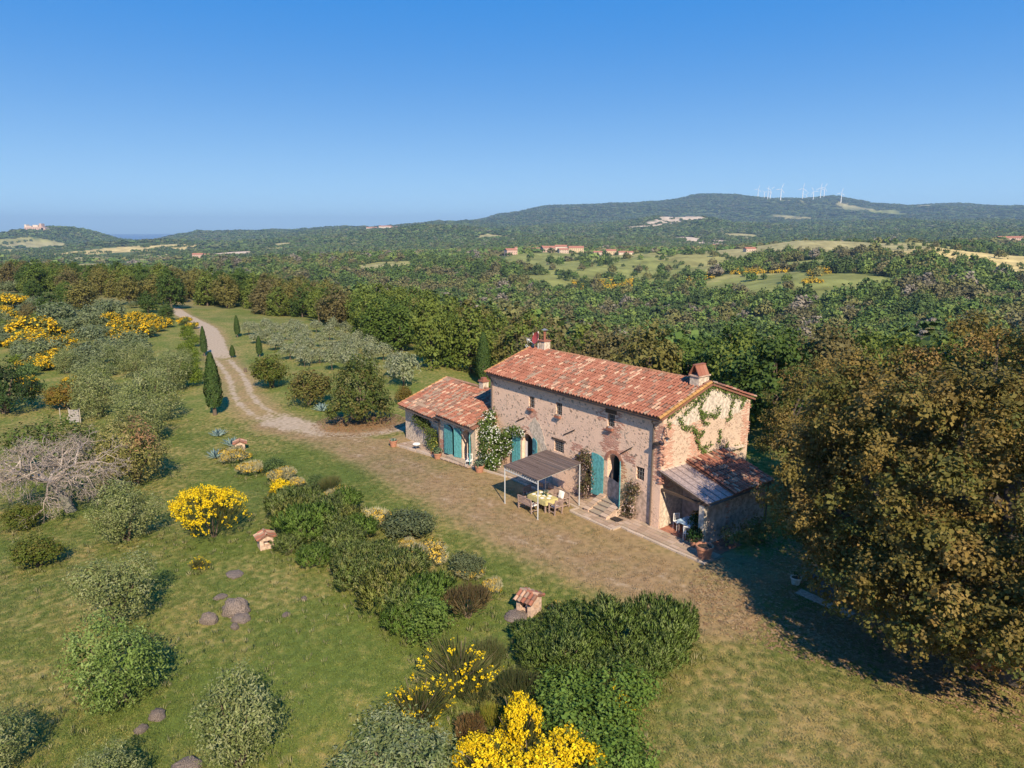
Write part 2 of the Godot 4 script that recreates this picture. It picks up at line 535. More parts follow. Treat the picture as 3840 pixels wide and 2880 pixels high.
func build_ground() -> void:
	var az := PackedFloat32Array()
	var a := -180.0
	while a < 180.0:
		az.append(deg_to_rad(a))
		a += 0.22 if absf(a + 0.1) < 42.0 else 4.0
	az.append(PI)
	var rr := PackedFloat32Array()
	var r := 2.0
	while r < 9500.0:
		rr.append(r)
		r *= 1.028 if r < 180.0 else (1.013 if r < 5200.0 else 1.03)
	var na := az.size()
	var v := PackedVector3Array()
	var nn := PackedVector3Array()
	var c := PackedColorArray()
	var uv := PackedVector2Array()
	var uv2 := PackedVector2Array()
	for j in rr.size():
		for i in na:
			var x := sin(az[i]) * rr[j]
			var d := cos(az[i]) * rr[j]
			v.append(Vector3(x, height(x, d), -d))
			uv.append((Vector2(x, d) - G0) / GS)
			uv2.append(Vector2(x, d) / 2.6)
			var near := x > G0.x and x < G0.x + GS and d > G0.y and d < G0.y + GS
			c.append(Color(0.2, 0.2, 0.08) if near else far_color(x, d))
	nn.resize(v.size())
	for j in rr.size():
		for i in na:
			var k := j * na + i
			var l := v[k - 1] if i > 0 else v[k]
			var e := v[k + 1] if i < na - 1 else v[k]
			var u := v[k - na] if j > 0 else v[k]
			var w := v[k + na] if j < rr.size() - 1 else v[k]
			var q := (e - l).cross(u - w)
			nn[k] = q.normalized() if q.y > 0.0 else (-q).normalized()
	var near_ix := PackedInt32Array()
	var far_ix := PackedInt32Array()
	for j in rr.size() - 1:
		for i in na - 1:
			var k := j * na + i
			var inside := true
			for q in [k, k + 1, k + na, k + na + 1]:
				var t := uv[q]
				if t.x < 0.0 or t.x > 1.0 or t.y < 0.0 or t.y > 1.0:
					inside = false
			var six := PackedInt32Array([k, k + na, k + 1, k + 1, k + na, k + na + 1])
			if inside:
				near_ix.append_array(six)
			else:
				far_ix.append_array(six)
	var m := ArrayMesh.new()
	for s in 2:
		var arr := []
		arr.resize(Mesh.ARRAY_MAX)
		arr[Mesh.ARRAY_VERTEX] = v
		arr[Mesh.ARRAY_NORMAL] = nn
		arr[Mesh.ARRAY_COLOR] = c
		arr[Mesh.ARRAY_TEX_UV] = uv
		arr[Mesh.ARRAY_TEX_UV2] = uv2
		arr[Mesh.ARRAY_INDEX] = near_ix if s == 0 else far_ix
		m.add_surface_from_arrays(Mesh.PRIMITIVE_TRIANGLES, arr)
	var g := StandardMaterial3D.new()
	g.albedo_texture = ImageTexture.create_from_image(ground_img)
	g.roughness = 0.95
	g.metallic_specular = 0.2
	g.detail_enabled = true
	g.detail_albedo = M.speckle
	g.detail_blend_mode = BaseMaterial3D.BLEND_MODE_MUL
	g.detail_uv_layer = BaseMaterial3D.DETAIL_UV_2
	var fm := painted_vertices(0.95)
	fm.metallic_specular = 0.2
	var o := MeshInstance3D.new()
	o.name = "ground"
	o.mesh = m
	o.set_surface_override_material(0, g)
	o.set_surface_override_material(1, fm)
	o.set_meta("kind", "structure")
	add_child(o)
	# the sea beyond the last hills on the left
	var sm := MB.new()
	for i in 24:
		var a0 := deg_to_rad(-75.0 + i * 5.0)
		var a1 := deg_to_rad(-75.0 + (i + 1) * 5.0)
		var e: Array[Vector3] = []
		for q in [[a0, 4300.0], [a1, 4300.0], [a1, 23000.0], [a0, 23000.0]]:
			e.append(Vector3(sin(q[0]) * q[1], -112.0, -cos(q[0]) * q[1]))
		sm.quad(e[0], e[1], e[2], e[3], Vector3.UP, Color.WHITE)
	setting("sea", sm.mesh(), plain(0.02, 0.075, 0.20, 0.45))


func build_road() -> void:  # the gravel track is a real, slightly raised strip on the ground
	var mb := MB.new()
	mb.has_uv = true
	var pts: Array[Vector2] = []
	for i in track.size() - 1:
		for k in 6:
			var t := k / 6.0
			var p0: Vector2 = track[maxi(i - 1, 0)]
			var p3: Vector2 = track[mini(i + 2, track.size() - 1)]
			pts.append(track[i].cubic_interpolate(track[i + 1], p0, p3, t))
	var left := PackedVector3Array()
	var cross := 6
	for i in pts.size():
		var f := (pts[mini(i + 1, pts.size() - 1)] - pts[maxi(i - 1, 0)]).normalized()
		var s := Vector2(f.y, -f.x)
		for k in cross + 1:
			var u := (k / float(cross) - 0.5) * 2.0
			var w := 1.75 + 0.25 * sin(i * 1.7 + signf(u) * 2.0)
			var q: Vector2 = pts[i] + s * u * w
			var lift := 0.03 if absf(u) < 0.9 else -0.05
			left.append(Vector3(q.x, height(q.x, q.y) + lift, -q.y))
	for p in left:
		mb.v.append(p)
		mb.n.append(Vector3.UP)
		mb.c.append(Color.WHITE)
		mb.uv.append((Vector2(p.x, -p.z) - G0) / GS)
	for i in pts.size() - 1:
		for k in cross:
			var q := i * (cross + 1) + k
			for t in [[q, q + 1, q + cross + 1], [q + 1, q + cross + 2, q + cross + 1]]:
				var nn: Vector3 = (left[t[1]] - left[t[0]]).cross(left[t[2]] - left[t[0]])
				mb.ix.append_array(PackedInt32Array([t[0], t[2], t[1]]) if nn.y > 0.0 else PackedInt32Array(t))
	var g := StandardMaterial3D.new()
	g.albedo_texture = ImageTexture.create_from_image(ground_img)
	g.texture_repeat = false
	g.roughness = 0.95
	g.metallic_specular = 0.2
	setting("gravel_track", mb.mesh(), g)


func build_grass() -> void:  # tufts of grass and straw on the lawns
	var tuft := MB.new()
	for k in 10:
		var a := TAU * k / 10.0 + rf(-0.3, 0.3)
		var d := Vector3(cos(a) * rf(0.9, 1.7), 1.0, sin(a) * rf(0.9, 1.7)) * rf(0.035, 0.065)
		var s := Vector3(-sin(a), 0, cos(a)) * 0.012
		var p := Vector3(cos(a), 0, sin(a)) * rf(0.0, 0.14)
		tuft.leaf(p, d, s, (Vector3.UP + rdir() * 0.5).normalized(), Color.WHITE * rf(0.85, 1.1))
	var ts := []
	var cs := PackedColorArray()
	for k in 150000:
		var d := 17.0 + 48.0 * pow(rng.randf(), 1.25)
		var x := rf(-0.80, 0.80) * (d + 2.0)
		var hx := house_x(x, d)
		var hz := house_z(x, d)
		if hx > -27.0 and hx < 5.0 and hz < 2.4 and hz > -9.0:
			continue
		var q := ground_color(x, d)
		if (q.b > 0.135 or q.g < q.r * 0.98) and rng.randf() < 0.6:
			continue
		var s := rf(0.6, 1.35)
		var b := Basis(Vector3.UP, rng.randf() * TAU).scaled(Vector3(s, s * rf(0.6, 1.2), s))
		ts.append(Transform3D(b, spot(x, d, -0.005)))
		var u := rf(1.05, 1.5)
		cs.append(Color(q.r * u * rf(0.92, 1.08), q.g * u, q.b * u * rf(0.8, 1.1)))
	many("grass", tuft.mesh(), leafy(1, 1, 1, 0.3), self, ts, cs)


# ---------------------------------------------------------------- masonry and roofs
func csg_box(op: int, x0: float, x1: float, y0: float, y1: float, z0: float, z1: float, parent: Node, called: String) -> void:
	var b := CSGBox3D.new()
	b.name = called
	b.size = Vector3(x1 - x0, y1 - y0, z1 - z0)
	b.position = Vector3(x0 + x1, y0 + y1, z0 + z1) * 0.5
	b.operation = op as CSGShape3D.Operation
	parent.add_child(b, true)


func csg_arch(x0: float, x1: float, y0: float, y1: float, z0: float, z1: float, parent: Node, called: String, flat := 0.5) -> void:  # an opening with a rounded head
	var g := CSGPolygon3D.new()
	g.name = called
	g.polygon = arch_outline(x0, x1, y0, y1, flat)
	g.depth = z1 - z0
	g.position.z = z1
	g.operation = CSGShape3D.OPERATION_SUBTRACTION
	parent.add_child(g, true)


func arch_outline(x0: float, x1: float, y0: float, y1: float, flat := 0.5) -> PackedVector2Array:
	var p := PackedVector2Array([Vector2(x0, y0), Vector2(x1, y0)])
	var r := (x1 - x0) * 0.5
	var hh := r * 2.0 * flat
	for k in 9:
		var a := PI * k / 8.0
		p.append(Vector2((x0 + x1) * 0.5 + cos(a) * r, y1 - hh + sin(a) * hh))
	return p


func csg_profile(pts: Array, x0: float, x1: float, parent: Node, op: int, called: String) -> void:  # outline in (z, y) swept along x
	var g := CSGPolygon3D.new()
	g.name = called
	var q := PackedVector2Array()
	for p in pts:
		q.append(Vector2(-p.x, p.y))
	g.polygon = q
	g.depth = x1 - x0
	# polygon x -> -z, extrusion (towards -z of the node) -> +x
	g.transform = Transform3D(Basis(Vector3(0, 0, -1), Vector3.UP, Vector3(-1, 0, 0)), Vector3(x0, 0, 0))
	g.operation = op as CSGShape3D.Operation
	parent.add_child(g, true)


func csg_root(called: String, mat: Material, parent: Node) -> CSGCombiner3D:
	var w := CSGCombiner3D.new()
	w.name = called
	w.material_override = mat
	parent.add_child(w, true)
	return w


func tile_mesh() -> ArrayMesh:  # one half-round clay tile, 0.44 long down the slope (+z), its wide end raised
	var mb := MB.new()
	var seg := 6
	for s in 2:
		for k in seg:
			var a0 := PI * k / seg
			var a1 := PI * (k + 1) / seg
			var w0 := 0.068 - 0.012 * s
			var w1 := 0.088 - 0.012 * s
			var q: Array[Vector3] = []
			for e in [[a0, w0, 0.0, 0.004], [a1, w0, 0.0, 0.004], [a1, w1, 0.49, 0.030], [a0, w1, 0.49, 0.030]]:
				q.append(Vector3(cos(e[0]) * e[1], sin(e[0]) * e[1] * 1.25 + e[3], e[2]))
			if s == 0:
				var m0 := Vector3(cos(a0), sin(a0), 0)
				var m1 := Vector3(cos(a1), sin(a1), 0)
				mb.tri(q[0], q[1], q[2], m0, m1, m1, Color.WHITE)
				mb.tri(q[0], q[2], q[3], m0, m1, m0, Color.WHITE)
				var i0 := Vector3(cos(a0) * 0.074, sin(a0) * 0.090 + 0.030, 0.49)
				var i1 := Vector3(cos(a1) * 0.074, sin(a1) * 0.090 + 0.030, 0.49)
				mb.quad(q[3], q[2], i1, i0, Vector3.BACK, Color.WHITE)
			elif k % 2 == 0:
				mb.quad(q[0], q[1], q[2], q[3], Vector3(-cos(a0), -sin(a0), 0).normalized(), Color.WHITE)
	return mb.mesh()


func tile_tone(lichen: float, at := Vector3.ZERO) -> int:
	var r := rng.randf()
	lichen *= clampf(1.0 + 2.4 * n_patch.get_noise_3dv(at * 22.0), 0.15, 2.4)
	if r < lichen:
		return 4 + rng.randi() % 2
	if r < lichen + 0.09:
		return 3
	return rng.randi() % 3


func tile_slope(parent: Node, origin: Vector3, along: Vector3, down: Vector3, up: Vector3, width: float, length: float, lichen: float, single_most: int, sag := 0.0) -> void:
	# clay tiles on one roof slope: origin is the upper corner; those nearest the viewer are parts of their own, the others are one part
	var pitch := 0.245
	var step := 0.385
	var nc := int(width / pitch)
	var nr := int(length / step)
	var list := []
	for c in nc:
		var drift := rf(-0.012, 0.012)
		for r in nr + 1:
			var along_at := (c + 0.5) * pitch + drift + rf(-0.012, 0.012)
			var down_at := minf(r * step + rf(-0.02, 0.02), length - 0.45)
			var dip := sag * sin(PI * along_at / width) * (1.0 - down_at / length) + 0.014 * sin(along_at * 1.9 + r) - 0.022 * sin(along_at * 0.83 + 1.0)
			var p := origin + along * along_at + down * down_at + up * (0.055 - dip)
			var b := Basis(along, up, down) * Basis(Vector3.UP, rf(-0.035, 0.035)) * Basis(Vector3.RIGHT, rf(-0.012, 0.012))
			list.append([Transform3D(b, p), tile_tone(lichen, p)])
	var eye := HF.affine_inverse() * Vector3(0, EYE, 0)
	list.sort_custom(func(a, b): return a[0].origin.distance_squared_to(eye) < b[0].origin.distance_squared_to(eye))
	var rest := []
	var cols := PackedColorArray()
	for k in list.size():
		if k < single_most:
			part("tile", M.tile_mesh, M.tiles[list[k][1]], parent, list[k][0])
		else:
			rest.append(list[k][0])
			var q: Color = M.tiles[list[k][1]].albedo_color.srgb_to_linear()
			var u := rf(0.85, 1.15)
			cols.append(Color(q.r * u, q.g * u, q.b * u))
	if rest.size():
		many("tile_field", M.tile_mesh, M.tile_tint, parent, rest, cols)


func bricks(parent: Node, called: String, rects: Array, on: Callable, edge := 0.5) -> void:
	# rows of real bricks, slightly proud, within rectangles [u0, u1, v0, v1] on a wall; on(u, v) gives the place and basis
	var ts := []
	var cols := PackedColorArray()
	for r in rects:
		var row := 0
		var v: float = r[2]
		while v < r[3]:
			var u: float = r[0] - (0.13 if row % 2 else 0.0)
			while u < r[1]:
				var m := minf(minf(u - r[0] + 0.2, r[1] - u), minf(v - r[2], r[3] - v) + 0.1)
				if m > 0.35 or rng.randf() > edge * (1.0 - m / 0.35):
					var t: Transform3D = on.call(u + 0.12, v + 0.03)
					t = t.translated_local(Vector3(0, 0, rf(-0.011, -0.003)))
					ts.append(t * Transform3D(Basis.from_scale(Vector3(rf(0.9, 1.03), rf(0.85, 1.05), 1)), Vector3.ZERO))
					var k := rf(0.82, 1.15)
					var pale := 0.35 if rng.randf() < 0.2 else 0.0
					cols.append(Color(lerpf(0.58, 0.68, pale) * k, lerpf(0.29, 0.48, pale) * k, lerpf(0.205, 0.37, pale) * k))
				u += 0.27
			v += 0.078
			row += 1
	many(called, M.brick_mesh, M.brick, parent, ts, cols)


func pebble_mesh(seed_: int) -> ArrayMesh:  # an angular lump of stone
	var r2 := RandomNumberGenerator.new()
	r2.seed = seed_
	var sp := SphereMesh.new()
	sp.radial_segments = 6
	sp.rings = 3
	sp.radius = 0.5
	sp.height = 1.0
	var a := sp.get_mesh_arrays()
	var v: PackedVector3Array = a[Mesh.ARRAY_VERTEX]
	var ix: PackedInt32Array = a[Mesh.ARRAY_INDEX]
	var moved := {}
	for i in v.size():
		var key := v[i].snapped(Vector3.ONE * 0.01)
		if not moved.has(key):
			moved[key] = v[i] * r2.randf_range(0.8, 1.2)
		v[i] = moved[key]
	var mb := MB.new()
	for k in range(0, ix.size(), 3):
		var n := (v[ix[k + 1]] - v[ix[k]]).cross(v[ix[k + 2]] - v[ix[k]])
		if n.length() > 0.0001:
			var mid := (v[ix[k]] + v[ix[k + 1]] + v[ix[k + 2]]) / 3.0
			n = n.normalized() * (1.0 if n.dot(mid) > 0.0 else -1.0)
			mb.tri(v[ix[k]], v[ix[k + 1]], v[ix[k + 2]], n, n, n, Color.WHITE)
	return mb.mesh()


func rubble(parent: Node, count: int, on: Callable, u0: float, u1: float, v0: float, v1: float, holes: Array, tone := 1.0) -> void:
	# field stones that stand a little out of the mortar
	var ts := []
	var cols := PackedColorArray()
	for k in count:
		var u := rf(u0, u1)
		var v := rf(v0, v1)
		var skip := false
		for h in holes:
			if u > h[0] - 0.12 and u < h[1] + 0.12 and v > h[2] - 0.12 and v < h[3] + 0.12:
				skip = true
		if skip:
			continue
		var t: Transform3D = on.call(u, v)
		var w := rf(0.07, 0.24)
		var s := Vector3(w, w * rf(0.45, 0.8), rf(0.02, 0.042))
		ts.append(t * Transform3D(Basis(Vector3.BACK, rf(-0.3, 0.3)) * Basis.from_scale(s), Vector3.ZERO))
		var c := vary([Color(0.56, 0.42, 0.32), Color(0.50, 0.37, 0.28), Color(0.62, 0.48, 0.38), Color(0.36, 0.26, 0.195), Color(0.52, 0.34, 0.25)], 0.12)
		cols.append(Color(c.r * tone, c.g * tone, c.b * tone))
	many("rubble_stone", M.pebble, M.stone_tint, parent, ts, cols)


func on_front(z: float) -> Callable:
	return func(u: float, v: float) -> Transform3D: return Transform3D(Basis(), Vector3(u, v, z))


func on_gable(x: float) -> Callable:  # u runs from the near corner to the back
	return func(u: float, v: float) -> Transform3D: return Transform3D(Basis(Vector3(0, 0, -1), Vector3.UP, Vector3(1, 0, 0)), Vector3(x, v, -u))


func window_in(parent: Node, x0: float, x1: float, y0: float, y1: float, z: float, nx: int, ny: int, iron: bool) -> void:
	var w := MB.new()
	var t := 0.055
	w.bx(x0, x0 + t, y0, y1, z - 0.20, z - 0.15)
	w.bx(x1 - t, x1, y0, y1, z - 0.20, z - 0.15)
	w.bx(x0 + t, x1 - t, y0, y0 + t, z - 0.20, z - 0.15)
	w.bx(x0 + t, x1 - t, y1 - t, y1, z - 0.20, z - 0.15)
	var fr := part("window", w.mesh(), M.old_wood, parent)
	var g := MB.new()
	var mid := (x0 + x1) * 0.5
	g.bx(x0 + t, mid - 0.02, y0 + t, y1 - t, z - 0.185, z - 0.175)
	part("pane", g.mesh(), M.pane, fr)
	g = MB.new()
	g.bx(mid + 0.02, x1 - t, y0 + t, y1 - t, z - 0.185, z - 0.175)
	part("pane", g.mesh(), M.pane, fr)
	g = MB.new()
	g.bx(mid - 0.02, mid + 0.02, y0 + t, y1 - t, z - 0.195, z - 0.155)
	part("mullion", g.mesh(), M.old_wood, fr)
	if iron:
		for k in nx:
			var b := MB.new()
			var x := lerpf(x0, x1, (k + 1.0) / (nx + 1.0))
			b.bx(x - 0.013, x + 0.013, y0, y1, z - 0.075, z - 0.050)
			part("iron_bar", b.mesh(), M.pale_iron, fr)
		for k in ny:
			var b := MB.new()
			var y := lerpf(y0, y1, (k + 1.0) / (ny + 1.0))
			b.bx(x0, x1, y - 0.012, y + 0.012, z - 0.050, z - 0.032)
			part("iron_bar", b.mesh(), M.pale_iron, fr)


func shutter(parent: Node, hinge: Vector3, width: float, hgt: float, turn: float, round_side: int, called := "shutter") -> void:
	# a boarded shutter with one rounded upper corner, hinged at its x = 0 edge; turn about the hinge in degrees
	var node_t := Transform3D(Basis(Vector3.UP, deg_to_rad(turn)), hinge)
	var out := PackedVector2Array([Vector2(0, 0), Vector2(width, 0)])
	var rr := width * 0.8
	if round_side > 0:  # the far edge is lower, as half of an arched door
		for k in 7:
			var a := PI * 0.5 * k / 6.0
			out.append(Vector2(width - rr + rr * cos(a), hgt - rr * 0.45 + rr * 0.45 * sin(a)))
		out.append(Vector2(0, hgt))
	else:
		out.append(Vector2(width, hgt))
		for k in 7:
			var a := PI * 0.5 * k / 6.0
			out.append(Vector2(rr - rr * sin(a), hgt - rr * 0.45 + rr * 0.45 * cos(a)))
	var mb := MB.new()
	var th := 0.045
	var tris := Geometry2D.triangulate_polygon(out)
	for k in range(0, tris.size(), 3):
		for s in [-1.0, 1.0]:
			var q: Array[Vector3] = []
			for m in 3:
				q.append(Vector3(out[tris[k + m]].x, out[tris[k + m]].y, s * th * 0.5))
			mb.tri(q[0], q[1], q[2], Vector3(0, 0, s), Vector3(0, 0, s), Vector3(0, 0, s), Color.WHITE)
	for k in out.size():
		var a := out[k]
		var b := out[(k + 1) % out.size()]
		var e := Vector3(b.y - a.y, -(b.x - a.x), 0).normalized()
		mb.quad(Vector3(a.x, a.y, -th * 0.5), Vector3(b.x, b.y, -th * 0.5), Vector3(b.x, b.y, th * 0.5), Vector3(a.x, a.y, th * 0.5), e, Color.WHITE)
	var o := part(called, mb.mesh(), M.teal, parent, node_t)
	for k in 3:  # battens over the board joints
		var x := width * (k + 1) / 4.0
		var b := MB.new()
		b.bx(x - 0.02, x + 0.02, 0.03, hgt * 0.74, th * 0.5, th * 0.5 + 0.012)
		b.bx(x - 0.02, x + 0.02, 0.03, hgt * 0.74, -th * 0.5 - 0.012, -th * 0.5)
		part("batten", b.mesh(), M.teal_dark, o)
	for y in [0.28, hgt * 0.66]:
		var b := MB.new()
		b.bx(0.0, width * 0.55, y, y + 0.05, th * 0.5 + 0.012, th * 0.5 + 0.03)
		part("hinge", b.mesh(), M.iron, o)


func gutter(parent: Node, a: Vector3, b: Vector3, called := "gutter") -> void:
	var mb := MB.new()
	var f := (b - a).normalized()
	var s := f.cross(Vector3.UP).normalized()
	for k in 6:
		var a0 := PI + PI * k / 6.0
		var a1 := PI + PI * (k + 1) / 6.0
		var d0 := s * cos(a0) + Vector3.UP * sin(a0)
		var d1 := s * cos(a1) + Vector3.UP * sin(a1)
		mb.tri(a + d0 * 0.07, a + d1 * 0.07, b + d1 * 0.07, d0, d1, d1, Color.WHITE)
		mb.tri(a + d0 * 0.07, b + d1 * 0.07, b + d0 * 0.07, d0, d1, d0, Color.WHITE)
	part(called, mb.mesh(), M.gutter_metal, parent)


func spread_quad(p: Vector3, n: Vector3, w: float, h: float, col: Color, mb: MB) -> void:
	var s := n.cross(Vector3.UP).normalized() * w * 0.5
	var u := s.cross(n).normalized() * h * 0.5
	mb.quad(p - s - u, p + s - u, p + s + u, p - s + u, n, col)


func plaster_patch(parent: Node, outline: PackedVector2Array, on: Callable, thick: float, mat: Material, called := "plaster") -> void:  # a skin of plaster with a ragged edge
	var pts := PackedVector2Array()
	for k in outline.size():
		var a := outline[k]
		var b := outline[(k + 1) % outline.size()]
		var steps := maxi(1, int(a.distance_to(b) / 0.22))
		for m in steps:
			pts.append(a.lerp(b, m / float(steps)) + Vector2(rf(-0.07, 0.07), rf(-0.07, 0.07)) * (0.0 if called == "gable_toned_sheet" else 1.0))
	var tris := Geometry2D.triangulate_polygon(pts)
	var t: Transform3D = on.call(0.0, 0.0)
	var mb := MB.new()
	var nz := t.basis.z
	for k in range(0, tris.size(), 3):
		var q: Array[Vector3] = []
		for m in 3:
			q.append(t * Vector3(pts[tris[k + m]].x, pts[tris[k + m]].y, thick))
		mb.tri(q[0], q[1], q[2], nz, nz, nz, Color.WHITE)
	for k in pts.size():
		var a := pts[k]
		var b := pts[(k + 1) % pts.size()]
		mb.face(t * Vector3(a.x, a.y, 0), t * Vector3(b.x, b.y, 0), t * Vector3(b.x, b.y, thick), t * Vector3(a.x, a.y, thick), Color.WHITE)
	part(called, mb.mesh(), mat, parent)


func rect2(x0: float, x1: float, y0: float, y1: float) -> PackedVector2Array:
	return PackedVector2Array([Vector2(x0, y0), Vector2(x1, y0), Vector2(x1, y1), Vector2(x0, y1)])


func build_farmhouse() -> void:
	var o := thing("farmhouse", "two storey stone farmhouse with terracotta tiled roof and teal shutters beside the drive", "house", HF)
	var w := csg_root("wall", M.rubble, o)
	csg_profile([Vector2(0, -0.9), Vector2(-8, -0.9), Vector2(-8, 6.38), Vector2(-4, 7.74), Vector2(0, 6.40)], -16.0, 0.0, w, 0, "shell")
	csg_box(2, -15.45, -0.55, -0.4, 3.0, -7.45, -0.55, w, "ground_floor_room")
	csg_box(2, -15.45, -0.55, 3.2, 6.1, -7.45, -0.55, w, "upper_room")
	var wins := [[-11.63, -11.03, 4.78, 5.55], [-8.86, -8.27, 4.84, 5.66], [-4.22, -3.64, 5.08, 5.86], [-8.97, -8.05, 2.38, 3.12], [-1.83, -1.22, 2.48, 3.25]]
	for q in wins:
		csg_box(2, q[0], q[1], q[2], q[3], -0.7, 0.1, w, "opening")
	csg_arch(-4.12, -3.08, 0.72, 3.48, -0.8, 0.1, w, "door_opening")
	csg_arch(-12.35, -11.15, 0.10, 2.86, -0.8, 0.1, w, "door_opening")
	for q in wins:
		window_in(o, q[0], q[1], q[2], q[3], 0.0, 2 if q[1] - q[0] < 0.8 else 4, 2 if q[1] - q[0] < 0.8 else 4, true)
	var front := on_front(0.0)
	var gable := on_gable(0.0)
	var holes := [[-4.9, -2.4, 0.4, 4.0], [-12.9, -10.9, 0, 3.2], [-0.75, 0, 0, 7]]
	for q in wins:
		holes.append([q[0], q[1], q[2], q[3]])
	rubble(o, 620, front, -15.7, -0.8, 1.0, 6.3, holes)
	rubble(o, 420, on_gable(0.0), 1.2, 7.2, 3.6, 5.9, [[3.2, 4.9, 3.4, 5.6]], 1.1)
	# bare brick: the corners, the arches and the repairs
	bricks(o, "quoin_brick", [[-0.58, 0.0, 2.6, 6.05]], front, 0.7)
	bricks(o, "quoin_brick", [[0.0, 0.95, 2.3, 6.1], [7.35, 8.0, 3.3, 6.2], [2.35, 3.35, 3.45, 5.75]], gable, 0.7)
	bricks(o, "repair_brick", [[-4.55, -3.3, 3.75, 5.0], [-3.6, -3.05, 4.9, 6.2], [-11.75, -10.7, 3.9, 4.7], [-7.45, -6.35, 2.75, 3.35], [-3.05, -2.6, 0.9, 3.3], [-4.9, -2.5, 3.55, 3.95], [-2.95, -1.9, 3.15, 3.75], [-5.0, -4.5, 5.3, 6.1], [-12.6, -11.6, 2.9, 3.3]], front, 0.85)
	bricks(o, "jamb_brick", [[-4.5, -4.16, 3.05, 3.7]], front, 0.7)
	# plaster skins, and an added darker sheet over the gable
	plaster_patch(o, rect2(-6.9, -0.62, -0.2, 1.9), front, 0.010, M.plaster_pink)
	plaster_patch(o, PackedVector2Array([Vector2(-11.1, 0.1), Vector2(-9.0, 0.1), Vector2(-9.4, 1.6), Vector2(-10.2, 3.4), Vector2(-10.9, 4.2), Vector2(-11.7, 3.5), Vector2(-11.05, 2.7)]), front, 0.012, M.plaster_pale)
	plaster_patch(o, PackedVector2Array([Vector2(0.5, 6.05), Vector2(2.0, 5.75), Vector2(3.6, 6.0), Vector2(5.3, 5.6), Vector2(7.0, 5.7), Vector2(7.7, 6.35), Vector2(4.0, 7.6)]), gable, 0.014, M.plaster_white)
	plaster_patch(o, rect2(0.15, 2.0, -0.2, 2.2), gable, 0.012, M.plaster_pale)
	plaster_patch(o, PackedVector2Array([Vector2(0.02, -0.3), Vector2(7.98, -0.3), Vector2(7.98, 6.25), Vector2(4.0, 7.6), Vector2(0.02, 6.25)]), gable, 0.005, M.rubble_toned_down, "gable_toned_sheet")  # added sheet: its darker colour tempers how bright the sun makes the gable
	# door arch ring of bricks on edge
	var ts := []
	var cs := PackedColorArray()
	for k in 25:
		var a := PI * (k + 0.5) / 25.0
		var d := Vector3(cos(a), sin(a), 0)
		ts.append(Transform3D(Basis(d, Vector3(-d.y, d.x, 0), Vector3.BACK) * Basis.from_scale(Vector3(0.9, 0.95, 1.15)), Vector3(-3.6, 2.96, 0.012) + d * Vector3(0.66, 0.66, 0)))
		var q := rf(0.8, 1.2)
		cs.append(Color(0.45 * q, 0.2 * q, 0.13 * q))
	many("arch_brick", M.brick_mesh, M.brick, o, ts, cs)
	# the roof
	var eave_f := Vector3(0, 6.38, 0.26)
	var ridge := Vector3(0, 7.78, -4.0)
	var eave_b := Vector3(0, 6.28, -8.34)
	var x0 := -16.14
	var x1 := 0.14
	var rb := MB.new()
	for s in [[eave_f, ridge], [ridge, eave_b]]:
		var a: Vector3 = s[0]
		var b: Vector3 = s[1]
		var nn := Vector3(0, b.z - a.z, -(b.y - a.y)).normalized()
		if nn.y < 0:
			nn = -nn
		var th := nn * 0.10
		var p: Array[Vector3] = []
		for e in [a, b]:
			for x in [x0, x1]:
				p.append(Vector3(x, e.y, e.z))
		rb.quad(p[0] + th, p[1] + th, p[3] + th, p[2] + th, nn, Color.WHITE)
		rb.quad(p[0], p[1], p[3], p[2], -nn, Color.WHITE)
		rb.quad(p[1], p[1] + th, p[3] + th, p[3], Vector3.RIGHT, Color.WHITE)
		rb.quad(p[0], p[0] + th, p[2] + th, p[2], Vector3.LEFT, Color.WHITE)
		var e0: Vector3 = p[0] if a == eave_f else p[2]
		var e1: Vector3 = p[1] if a == eave_f else p[3]
		rb.quad(e0, e1, e1 + th, e0 + th, Vector3(0, 0, 1 if a == eave_f else -1), Color.WHITE)
	var roof := part("roof", rb.mesh(), M.tile_bed, o)
	var dn := (eave_f - ridge).normalized()
	var up := Vector3(0, dn.z, -dn.y).normalized()
	tile_slope(roof, Vector3(x0, ridge.y, ridge.z) + up * 0.10, Vector3.RIGHT, dn, up, x1 - x0, ridge.distance_to(eave_f) + 0.07, 0.16, 300, 0.05)
	dn = (eave_b - ridge).normalized()
	up = Vector3(0, -dn.z, dn.y).normalized()
	tile_slope(roof, Vector3(x1, ridge.y, ridge.z) + up * 0.10, Vector3.LEFT, dn, up, x1 - x0, ridge.distance_to(eave_b) + 0.07, 0.2, 0, 0.05)
	var rt := []
	cs = PackedColorArray()
	var x := x0
	while x < x1 - 0.2:
		rt.append(Transform3D(Basis(Vector3(0, 0, 1), Vector3.UP, Vector3(-1, 0, 0)) * Basis.from_scale(Vector3(1.25, 1.15, 1.0)), Vector3(x + 0.44, 7.90 + 0.02 * sin(x) - 0.05 * sin(PI * (x - x0) / 16.3), -4.0)))
		var q := rf(0.85, 1.15)
		cs.append(Color(0.46 * q, 0.22 * q, 0.11 * q))
		x += 0.36
	for side in [x0 + 0.06, x1 - 0.06]:  # ochre, lichened verge tiles
		for k in 14:
			var f := k / 13.0
			var a := ridge.lerp(eave_f, f * 0.93)
			dn = (eave_f - ridge).normalized()
			up = Vector3(0, dn.z, -dn.y).normalized()
			rt.append(Transform3D(Basis(Vector3.RIGHT, up, dn) * Basis.from_scale(Vector3(1.15, 1.2, 1.0)), Vector3(side, a.y, a.z) + up * 0.17))
			var q := rf(0.85, 1.2)
			cs.append(Color(0.50 * q, 0.27 * q, 0.09 * q))
	many("ridge_tile", M.tile_mesh, M.tile_tint, roof, rt, cs)
